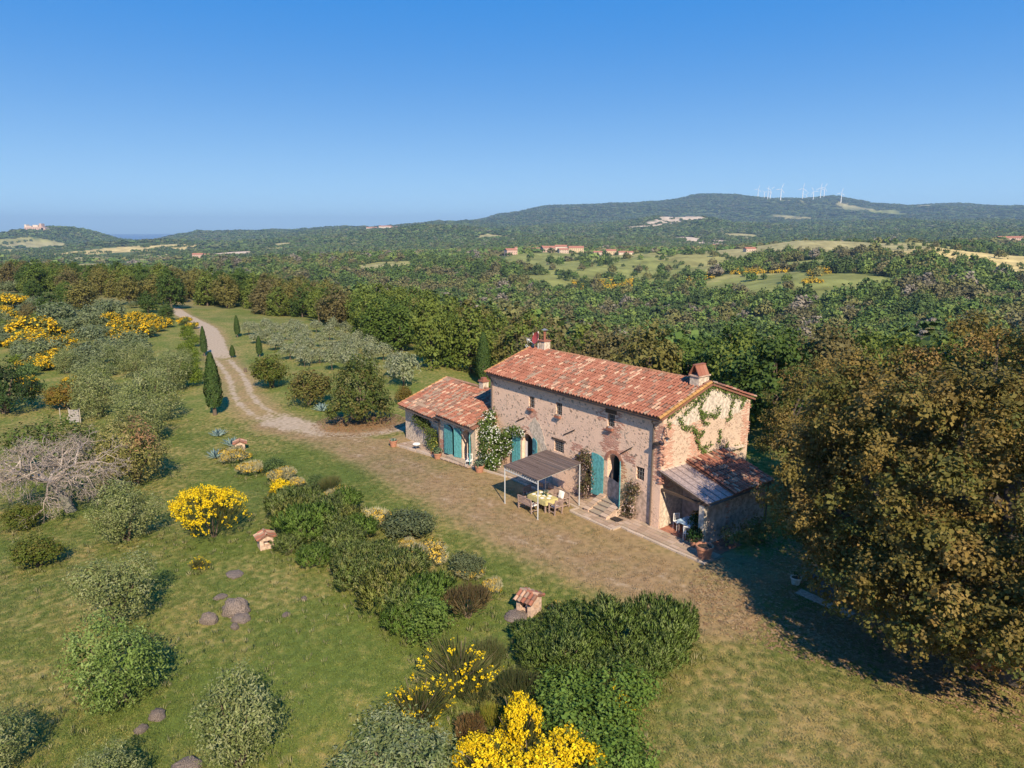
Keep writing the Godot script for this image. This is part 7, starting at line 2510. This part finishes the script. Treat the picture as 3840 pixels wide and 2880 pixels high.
func build_far_broom() -> void:  # yellow broom thickets on the hill across the valley
	var mb := MB.new()
	crown(mb, [[Vector3(0, 0.8, 0), Vector3(1.5, 1.1, 1.5)]], 16, 6, 0.3, 0.7, 0.45, [Color(0.62, 0.40, 0.02), Color(0.5, 0.36, 0.04), Color(0.16, 0.17, 0.05)], 0.7, 1.0, 0.5, -0.1)
	var ts := []
	for s in [[2160, 1068, 2370, 1062, 50], [2180, 1082, 2360, 1080, 40], [2560, 1058, 2700, 1030, 46], [2700, 1010, 2810, 985, 40], [2760, 1026, 2960, 1015, 60], [2960, 1012, 3000, 1004, 10], [3045, 1032, 3170, 1003, 46], [3170, 1003, 3290, 1006, 36], [3240, 955, 3340, 965, 26], [3030, 1062, 3060, 1058, 8], [2420, 1090, 2480, 1085, 14]]:
		for k in int(s[4] * 2.2):
			var t := rng.randf()
			var px := lerpf(s[0], s[2], t) + rng.randfn(0, 9)
			var py := lerpf(s[1], s[3], t) + rng.randfn(0, 3.2)
			var p := seen_ground(px, py)
			if p != Vector3.INF:
				ts.append(Transform3D(Basis(Vector3.UP, rng.randf() * TAU) * Basis.from_scale(Vector3.ONE * rf(0.9, 1.9)), p))
	many("distant_broom", mb.mesh(), M.leaf_far, self, ts)


func seen_ground(px: float, py: float) -> Vector3:  # where a line of sight of the survey meets the terrain
	var pitch := deg_to_rad(12.2916)
	var y := -(py - 1440.0) / 2662.0
	var f := cos(pitch) + sin(pitch) * y
	var u := (-sin(pitch) + cos(pitch) * y) / f
	var r := (px - 1920.0) / 2662.0 / f
	var d := 150.0
	while d < 5000.0:
		if EYE + u * d < height(r * d, d):
			return spot(r * d, d)
		d *= 1.006
	return Vector3.INF


func far_house(label: String, x: float, d: float, w: float, l: float, h: float, turn: float, wall_m: Material, group := "village houses across the valley") -> void:
	var o := thing("village_house", label, "house", Transform3D(Basis(Vector3.UP, turn), spot(x, d, -0.5)), group)
	var mb := MB.new()
	mb.bx(-w / 2, w / 2, -2.0, h, -l / 2, l / 2)
	part("wall", mb.mesh(), wall_m, o)
	mb = MB.new()
	var e := 0.5
	var r := l * 0.22
	for s in [-1.0, 1.0]:
		mb.face(Vector3(-w / 2 - e, h - 0.1, s * (l / 2 + e)), Vector3(w / 2 + e, h - 0.1, s * (l / 2 + e)), Vector3(w / 2 + e, h + r, 0), Vector3(-w / 2 - e, h + r, 0), Color.WHITE)
		mb.tri(Vector3(s * w / 2, h - 0.1, -l / 2), Vector3(s * w / 2, h - 0.1, l / 2), Vector3(s * w / 2, h + r - 0.1, 0), Vector3(s, 0, 0), Vector3(s, 0, 0), Vector3(s, 0, 0), Color.WHITE)
	part("roof", mb.mesh(), M.far_roof, o)
	var n := maxi(2, int(w / 3.2))
	for fl in maxi(1, int(h / 3.0)):
		for k in n:
			var x0 := lerpf(-w / 2, w / 2, (k + 0.5) / n)
			mb = MB.new()
			mb.bx(x0 - 0.45, x0 + 0.45, 1.0 + fl * 2.9, 2.4 + fl * 2.9, l / 2, l / 2 + 0.06)
			part("window", mb.mesh(), M.dark_window, o)


func build_far_buildings() -> void:
	var ph := [
		["pinkish house standing alone at the left end of the village", 1915, 1085, 17, 12, 8, 0.4, 1], ["narrow pink tower house beside the lone house left of the village", 1934, 1090, 4, 4, 11, 0.4, 1], ["large pink house half hidden in trees at the left of the village row", 2055, 1215, 22, 14, 9, 0.3, 1],
		["tall pale pink house in the middle of the village cluster", 2105, 1225, 20, 14, 11, -0.2, 0], ["low house in front of the tall pale pink village house", 2113, 1165, 15, 11, 6, 0.2, 2], ["small house tucked behind the left village houses", 2012, 1260, 15, 11, 8, 0.1, 1],
		["broad ochre two storey house with hip roof right of the village cluster", 2161, 1190, 24, 14, 9.5, 0.0, 3], ["small orange roofed house between the ochre house and the yellow one", 2243, 1190, 14, 9, 5, 0.05, 2], ["yellow house with a bright orange roof near the right end of the village", 2293, 1190, 16, 12, 7.5, 0.0, 3], ["long low pale shed at the right end of the village row", 2348, 1190, 24, 9, 4, 0.05, 0],
		["pale house higher up in the woods behind the village", 2013, 1500, 24, 14, 8, 0.2, 0], ["small cream house in the woods right above the village", 2042, 1520, 8, 8, 9, 0.2, 0],
		["pink farmhouse between fields in the left valley", 735, 1480, 20, 13, 7, 0.2, 1], ["long red roofed farm in the left valley fields", 760, 1500, 20, 12, 6, 0.1, 2], ["cream yellow farmhouse beyond the wood at the end of the track", 700, 985, 13, 9, 6, 0.3, 3], ["low cream barn beside the yellow farmhouse beyond the track", 682, 980, 8, 6, 3.5, 0.3, 3],
		["red roofed hilltop house at the far right among trees", 3765, 1230, 22, 14, 7, 0.1, 2], ["second pale hilltop house at the far right edge", 3815, 1240, 20, 12, 6, -0.1, 1], ["white farmhouse on the plain under the beige fields", 2665, 1900, 26, 14, 6, 0.1, 0],
		["white hamlet house high on the left hills", 1395, 4150, 60, 24, 14, 0.1, 0], ["pale hamlet house on the left hills near the skyline", 1445, 4150, 70, 24, 16, 0.1, 0], ["pale long house right of the hill hamlet", 1480, 4150, 44, 20, 12, 0.1, 3], ["white farm on the far right slope below the ridge", 3340, 5300, 90, 30, 18, 0.0, 0], ["little reddish house in the tan field across the valley", 2815, 960, 14, 9, 4, 0.2, 2]]
	for q in ph:
		far_house(q[0], across(q[1], q[2]), q[2], q[3], q[4], q[5], q[6], M.far_walls[q[7]])
	# the walled castle village on its hill by the sea
	var c := thing("castle_village", "pinkish walled castle on the left hilltop before the sea", "castle", spot_t(across(138, 3150), 3150))
	for q in [["rampart", -42, 40, 0, 16, 1], ["keep", -8, 14, 14, 24, 0], ["tower", 20, 30, 14, 30, 1], ["hall", -36, -14, 14, 20, 2], ["gatehouse", 30, 48, -4, 12, 1], ["tower", -44, -36, 10, 26, 0]]:
		var mb := MB.new()
		mb.bx(q[1], q[2], -12.0 if q[3] < 1 else q[3] - 2.0, q[4], -14, 14 if q[3] < 1 else 8)
		part(q[0], mb.mesh(), M.far_walls[q[5]], c)
	for k in 9:
		var mb := MB.new()
		mb.bx(-38.0 + k * 8.6, -36.2 + k * 8.6, 6, 10, 14, 14.3)
		part("window", mb.mesh(), M.dark_window, c)
	# wind turbines on the far ridge
	for q in [[2832, 6300, 1.0, 0.3], [2856, 6450, 0.75, 1.2], [2869, 6100, 1.05, 0.1], [2878, 6150, 1.1, 0.9], [2917, 5950, 1.3, 0.4], [2998, 6200, 1.25, 0.2], [3012, 6700, 0.8, 0.7], [3038, 6050, 1.05, 1.6], [3064, 6300, 1.2, 0.15], [3077, 6350, 1.1, 0.5], [3142, 5900, 1.05, 0.25]]:
		var x := across(q[0], q[1])
		var o := thing("wind_turbine", "white three bladed wind turbine on the far ridge under the sky", "wind turbine", Transform3D(Basis(Vector3.UP, -0.35).scaled(Vector3.ONE * q[2]), spot(x, q[1], -4.0)), "wind turbines on the far ridge")
		var mb := MB.new()
		mb.tube([Vector3(0, 0, 0), Vector3(0, 78, 0)], [3.0, 1.9], 10)
		part("tower", mb.mesh(), M.turbine, o)
		mb = MB.new()
		mb.box(Transform3D(Basis(), Vector3(0, 79, -1)), Vector3(4, 4, 10))
		part("nacelle", mb.mesh(), M.turbine, o)
		for k in 3:
			mb = MB.new()
			var a: float = q[3] + TAU * k / 3.0
			var d := Vector3(sin(a), cos(a), 0)
			mb.leaf(Vector3(0, 79, 5), d * 40.0, Vector3(d.y, -d.x, 0) * 1.6, Vector3.BACK, Color.WHITE)
			mb.leaf(Vector3(0, 79, 5.8), d * 40.0, Vector3(d.y, -d.x, 0) * 1.0, Vector3.BACK, Color.WHITE)
			part("blade", mb.mesh(), M.turbine, o)


func spot_t(x: float, d: float) -> Transform3D:
	return Transform3D(Basis(), spot(x, d, -1.0))


func make_materials() -> void:
	M.speckle = noise_tex(1024, 0.06, 0.25, 1.75, 3, 3)
	# the detail map multiplies: keep its mean near white
	var d: Image = M.speckle.get_image()
	var px := d.get_data()
	for i in px.size():
		px[i] = int(clampf(205.0 + (px[i] - 128.0) * 0.55, 90.0, 255.0))
	M.speckle = ImageTexture.create_from_image(Image.create_from_data(1024, 1024, false, Image.FORMAT_L8, px))
	var grain := noise_tex(512, 0.05, 0.66, 1.14, 4, 11)
	var speck := noise_tex(512, 0.03, 0.25, 1.35, 5, 17)
	var soft := noise_tex(512, 0.012, 0.72, 1.1, 5, 12)
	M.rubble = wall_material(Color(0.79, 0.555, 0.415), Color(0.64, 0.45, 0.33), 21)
	M.rubble_toned_down = wall_material(Color(0.60, 0.46, 0.35), Color(0.46, 0.34, 0.25), 27)  # darker copy of the wall rubble, weaker sunlight put into its colour
	M.rubble_pale = wall_material(Color(0.74, 0.57, 0.45), Color(0.60, 0.45, 0.34), 22)
	M.plaster_pink = grained(0.64, 0.46, 0.35, soft, 0.5, 0.95, 0.6)
	M.plaster_pale = grained(0.68, 0.56, 0.44, soft, 0.6, 0.95, 0.6)
	M.plaster_white = grained(0.68, 0.585, 0.475, soft, 0.6, 0.95, 0.6)
	M.plaster_old = grained(0.52, 0.40, 0.33, soft, 0.35, 0.95, 1.0)
	M.tiles = [grained(0.385, 0.150, 0.094, grain, 2.0), grained(0.345, 0.130, 0.080, grain, 2.3), grained(0.42, 0.185, 0.120, grain, 2.1), grained(0.56, 0.36, 0.245, grain, 2.0), grained(0.35, 0.245, 0.18, grain, 2.6), grained(0.25, 0.135, 0.095, grain, 2.6)]
	M.tile_tint = grained(1, 1, 1, grain, 2.0)
	M.tile_tint.vertex_color_use_as_albedo = true
	M.tile_bed = grained(0.30, 0.135, 0.085, grain, 3.0)
	M.tile_mesh = tile_mesh()
	M.brick = grained(1, 1, 1, grain, 3.0, 0.92)
	M.brick.vertex_color_use_as_albedo = true
	var bm := MB.new()
	bm.box(Transform3D(Basis(), Vector3(0, 0, -0.03)), Vector3(0.245, 0.06, 0.09))
	M.brick_mesh = bm.mesh()
	M.pebble = pebble_mesh(5)
	M.stone_tint = grained(1, 1, 1, grain, 3.0, 0.95)
	M.stone_tint.vertex_color_use_as_albedo = true
	M.old_wood = grained(0.10, 0.065, 0.045, grain, 4.0)
	M.iron = plain(0.035, 0.03, 0.03, 0.6, 0.3)
	M.pale_iron = plain(0.30, 0.29, 0.28, 0.5, 0.5)
	var pane := plain(0.08, 0.10, 0.12, 0.06)
	pane.albedo_color.a = 0.35
	pane.metallic_specular = 0.2
	pane.transparency = BaseMaterial3D.TRANSPARENCY_ALPHA
	M.pane = pane
	M.teal = grained(0.105, 0.36, 0.385, soft, 0.8, 0.55)
	M.teal_dark = plain(0.085, 0.29, 0.31, 0.6)
	M.door_dark = plain(0.02, 0.045, 0.045, 0.5)
	M.gutter_metal = plain(0.16, 0.125, 0.105, 0.55, 0.4)
	M.cloth_white = plain(0.80, 0.78, 0.73, 0.9)
	M.cloth_lime = grained(0.60, 0.53, 0.23, soft, 2.0, 0.9)
	M.cloth_blue = plain(0.42, 0.56, 0.66, 0.9)
	M.white_paint = plain(0.80, 0.79, 0.76, 0.45)
	M.red_dish = plain(0.38, 0.06, 0.05, 0.5)
	M.zinc = grained(0.46, 0.37, 0.345, soft, 0.8, 0.5)
	M.zinc.metallic = 0.25
	M.zinc_dark = plain(0.28, 0.23, 0.22, 0.5, 0.3)
	M.floor_mats = [grained(0.40, 0.15, 0.09, grain, 2.0), grained(0.34, 0.125, 0.08, grain, 2.0), grained(0.46, 0.19, 0.115, grain, 2.0)]
	var ft := MB.new()
	ft.box(Transform3D(), Vector3(0.29, 0.03, 0.29))
	M.floor_tile = ft.mesh()
	M.mortar = grained(0.30, 0.235, 0.165, grain, 1.5)
	M.step_stone = grained(0.48, 0.375, 0.285, soft, 1.0, 0.95, 0.5)
	M.tread = grained(0.40, 0.33, 0.25, grain, 1.4, 0.95)
	M.pavers = [grained(0.50, 0.36, 0.265, grain, 1.6), grained(0.42, 0.30, 0.215, grain, 1.7), grained(0.56, 0.42, 0.32, grain, 1.5), grained(0.45, 0.34, 0.24, grain, 1.8)]
	M.kerbs = [grained(0.64, 0.51, 0.40, grain, 1.2), grained(0.56, 0.45, 0.35, grain, 1.3)]
	M.grey_metal = plain(0.52, 0.54, 0.56, 0.5, 0.1)
	M.reed_bed = grained(0.11, 0.078, 0.065, grain, 3.0)
	M.reed_pale = plain(0.26, 0.19, 0.155, 0.9)
	M.teak = grained(0.42, 0.30, 0.255, grain, 4.0, 0.85)
	M.blue_paint = plain(0.12, 0.20, 0.28, 0.6)
	M.blue_glass = plain(0.03, 0.07, 0.25, 0.1)
	M.green_glass = plain(0.02, 0.06, 0.04, 0.1)
	M.terracotta = grained(0.50, 0.235, 0.145, soft, 2.0, 0.9)
	M.soil = grained(0.06, 0.045, 0.03, grain, 4.0)
	M.agave = leafy(1, 1, 1, 0.0, 0.55)
	M.pale_wood = grained(0.50, 0.45, 0.36, grain, 3.0)
	M.grey_wood = grained(0.36, 0.33, 0.32, grain, 3.0)
	M.blue_grey_wood = grained(0.075, 0.095, 0.105, grain, 3.0)
	M.bark = grained(0.17, 0.125, 0.09, grain, 3.0, 0.95, 2.0)
	M.bark_thin = plain(0.16, 0.12, 0.08, 0.95)
	M.oak_bark = grained(0.11, 0.09, 0.072, grain, 1.5, 0.95, 4.0)
	M.dead_wood = grained(0.21, 0.21, 0.165, grain, 2.0, 0.95, 2.0)
	M.rock = grained(0.33, 0.26, 0.215, speck, 1.3, 0.95, 6.0)
	M.leaf = leafy()
	M.leaf_grey = leafy(0.95, 0.98, 1.08)
	M.leaf_warm = leafy(1.15, 0.95, 0.8)
	M.leaf_green = leafy(0.80, 1.0, 0.65)
	M.leaf_pale = leafy(1.1, 1.1, 1.12)
	M.leaf_dark = leafy(0.30, 0.42, 0.45)
	M.leaf_bronze = leafy(1.45, 1.1, 0.7)
	M.leaf_dull = leafy(1.25, 1.05, 0.95)
	M.leaf_deep = leafy(0.92, 1.0, 0.85)
	M.leaf_yellow = leafy(2.3, 2.0, 0.8)
	M.leaf_lime = leafy(0.72, 0.85, 0.20)
	M.leaf_far = leafy(1, 1, 1, 0.25)
	M.petal = leafy(1, 1, 1, 0.4, 0.7)
	M.wood_leaf = [leafy(0.092, 0.145, 0.026), leafy(0.145, 0.190, 0.038), leafy(0.070, 0.118, 0.026), leafy(0.175, 0.165, 0.048), leafy(0.155, 0.135, 0.056)]
	M.far_roof = plain(0.36, 0.15, 0.095, 0.9)
	M.far_walls = [plain(0.62, 0.53, 0.43, 0.9), plain(0.50, 0.35, 0.285, 0.9), plain(0.50, 0.39, 0.31, 0.9), plain(0.56, 0.43, 0.27, 0.9)]
	M.dark_window = plain(0.05, 0.045, 0.045, 0.4)
	M.turbine = plain(0.82, 0.82, 0.82, 0.5)


func wall_material(mortar: Color, stone: Color, seed_: int) -> StandardMaterial3D:  # rubble masonry smeared with old mortar
	var s := 768
	var cell := FastNoiseLite.new()
	cell.seed = seed_
	cell.noise_type = FastNoiseLite.TYPE_CELLULAR
	cell.frequency = 0.035
	cell.cellular_return_type = FastNoiseLite.RETURN_DISTANCE2_SUB
	cell.fractal_type = FastNoiseLite.FRACTAL_NONE
	cell.domain_warp_enabled = true
	cell.domain_warp_amplitude = 18.0
	cell.domain_warp_frequency = 0.03
	var edge := cell.get_seamless_image(s, s)
	edge.convert(Image.FORMAT_L8)
	cell.cellular_return_type = FastNoiseLite.RETURN_CELL_VALUE
	var tone := cell.get_seamless_image(s, s)
	tone.convert(Image.FORMAT_L8)
	var e := edge.get_data()
	var t := tone.get_data()
	var nz := FastNoiseLite.new()
	nz.seed = seed_ + 5
	nz.frequency = 0.006
	nz.fractal_octaves = 5
	var im := nz.get_seamless_image(s, s)
	im.convert(Image.FORMAT_L8)
	var b := im.get_data()
	nz.frequency = 0.09
	im = nz.get_seamless_image(s, s)
	im.convert(Image.FORMAT_L8)
	var f := im.get_data()
	var rgb := PackedByteArray()
	rgb.resize(s * s * 3)
	var hgt := PackedByteArray()
	hgt.resize(s * s)
	for i in s * s:
		var ed := clampf(e[i] / 255.0 * 2.2 - 0.12, 0.0, 1.0)
		var smear := clampf((b[i] / 255.0 - 0.36) * 4.0, 0.0, 1.0)
		var show := ed * (1.0 - smear * 0.8)
		var k := 0.80 + t[i] / 255.0 * 0.38
		var fine := 0.84 + f[i] / 255.0 * 0.32
		var pit := 0.55 if f[i] < 62 and t[i] > 90 else 1.0
		var q := fine * pit
		var cr := lerpf(mortar.r, stone.r * k, show) * q
		var cg := lerpf(mortar.g, stone.g * k, show) * q
		var cb := lerpf(mortar.b, stone.b * k, show) * q
		rgb[i * 3] = int(pow(clampf(cr, 0.0, 1.0), 0.4545) * 255.0)
		rgb[i * 3 + 1] = int(pow(clampf(cg, 0.0, 1.0), 0.4545) * 255.0)
		rgb[i * 3 + 2] = int(pow(clampf(cb, 0.0, 1.0), 0.4545) * 255.0)
		hgt[i] = int(clampf(0.35 + show * 0.4 + (f[i] / 255.0 - 0.5) * 0.25 - (0.3 if pit < 1.0 else 0.0), 0.0, 1.0) * 255.0)
	var m := plain(1, 1, 1, 0.95)
	m.albedo_texture = ImageTexture.create_from_image(Image.create_from_data(s, s, false, Image.FORMAT_RGB8, rgb))
	m.heightmap_enabled = true
	m.heightmap_texture = ImageTexture.create_from_image(Image.create_from_data(s, s, false, Image.FORMAT_L8, hgt))
	m.heightmap_scale = 3.5
	m.uv1_triplanar = true
	m.uv1_scale = Vector3.ONE * 0.24
	return m


func ordinal(k: int) -> String:
	var words := ["first", "second", "third", "fourth", "fifth", "sixth", "seventh", "eighth", "ninth", "tenth"]
	if k < 10:
		return words[k]
	var n := k + 1
	var tail := "th"
	if n % 100 < 11 or n % 100 > 13:
		tail = ["th", "st", "nd", "rd", "th", "th", "th", "th", "th", "th"][n % 10]
	return "%d%s" % [n, tail]


func tell_apart() -> void:  # alike plants of one group are told apart by their order from left to right
	var forms := {
		"young olives in the grove": "pale young olive tree, %s from the left in the grove beside the track",
		"broom on the slope left of the track": "broom in yellow flower, %s from the left on the slope beside the track",
		"grey shrubs on the slope left of the track": "rounded grey green shrub, %s from the left on the slope beside the track",
		"low shrubs filling the left slope": "low green filler shrub, %s from the left on the slope beside the track",
		"rosemary along the bank": "dense green rosemary, %s from the left in the planted bank along the drive",
		"great rosemary clump below the drive": "tall rosemary, %s from the left in the great clump at lower middle",
		"yellow green shrubs along the track": "yellow green leafy shrub, %s from the left along the left edge of the track",
		"olives in the row left of the cypress": "pale olive, %s from the left among those crowded left of the tall cypress",
		"wind turbines on the far ridge": "white three bladed wind turbine, %s from the left on the far ridge"}
	var sets := {}
	for o in get_children():
		if o.has_meta("group"):
			var g: String = o.get_meta("group")
			if forms.has(g) or g.contains(" trees "):
				sets.get_or_add(g, []).append(o)
	for g in sets:
		var l: Array = sets[g]
		l.sort_custom(func(a, b): return a.position.x / -a.position.z < b.position.x / -b.position.z)
		var form: String = forms.get(g, "")
		if form == "":
			var cut: int = g.find(" trees ")
			form = g.substr(0, cut) + " tree, %s from the left " + g.substr(cut + 7)
		for k in l.size():
			if l.size() > 1:
				l[k].set_meta("label", form % ordinal(k))


func _ready() -> void:
	# ---- camera
	var cam := Camera3D.new()
	cam.name = "Camera"
	cam.fov = 56.822
	cam.position = Vector3(0, EYE, 0)
	cam.rotation_degrees = Vector3(-12.2916, 0, 0)
	cam.near = 0.3
	cam.far = 60000.0
	add_child(cam)
	cam.current = true
	# ---- sky, haze, exposure
	var sky := ProceduralSkyMaterial.new()
	sky.sky_top_color = Color(0.0, 0.425, 0.725)
	sky.sky_horizon_color = Color(0.66, 0.815, 0.90)
	sky.sky_curve = 0.072
	sky.ground_horizon_color = Color(0.60, 0.74, 0.83)
	sky.ground_bottom_color = Color(0.20, 0.22, 0.16)
	sky.sun_angle_max = 1.0
	var env := Environment.new()
	env.background_mode = Environment.BG_SKY
	env.sky = Sky.new()
	env.sky.sky_material = sky
	env.tonemap_mode = Environment.TONE_MAPPER_LINEAR
	env.tonemap_exposure = 1.55
	env.fog_enabled = true
	env.fog_density = 0.00008
	env.fog_light_color = Color(0.72, 0.87, 1.0)
	env.sdfgi_enabled = true
	env.ssao_enabled = true
	env.ssil_enabled = true
	var we := WorldEnvironment.new()
	we.name = "WorldEnvironment"
	we.environment = env
	add_child(we)
	# ---- sun: behind the viewer's right shoulder, 37 degrees high
	var sun := DirectionalLight3D.new()
	sun.name = "Sun"
	sun.light_energy = 1.6
	sun.light_color = Color(1.0, 0.925, 0.81)
	sun.light_angular_distance = 0.5
	sun.shadow_enabled = true
	add_child(sun)
	sun.look_at_from_position(Vector3(20.6, 60.7, 76.7), Vector3.ZERO)
	# ---- the place
	rng.seed = 20240611
	n_far.seed = 4
	n_far.frequency = 1.0 / 1500.0
	n_far.fractal_octaves = 4
	n_rav.seed = 31
	n_rav.frequency = 1.0 / 1100.0
	n_rav.fractal_octaves = 2
	n_mid.seed = 8
	n_mid.frequency = 1.0 / 240.0
	n_mid.fractal_octaves = 3
	n_patch.seed = 15
	n_patch.frequency = 1.0 / 60.0
	n_patch.fractal_octaves = 2
	var t0 := Time.get_ticks_msec()
	var lap := func(s: String) -> void: print(s, " ", Time.get_ticks_msec() - t0)
	make_materials()
	lap.call("materials")
	paint_ground()
	lap.call("paint")
	build_ground()
	build_road()
	lap.call("ground")
	build_farmhouse()
	build_annex()
	build_porch()
	build_steps()
	build_pavement()
	build_pergola()
	build_dining()
	build_yard_things()
	lap.call("house")
	make_tree_protos()
	build_near_plants()
	lap.call("plants")
	build_oaks()
	build_slope()
	build_woods()
	lap.call("woods")
	build_far_woods()
	build_far_broom()
	build_hedges()
	build_far_buildings()
	build_grass()
	build_rough_grass()
	tell_apart()
	lap.call("all")
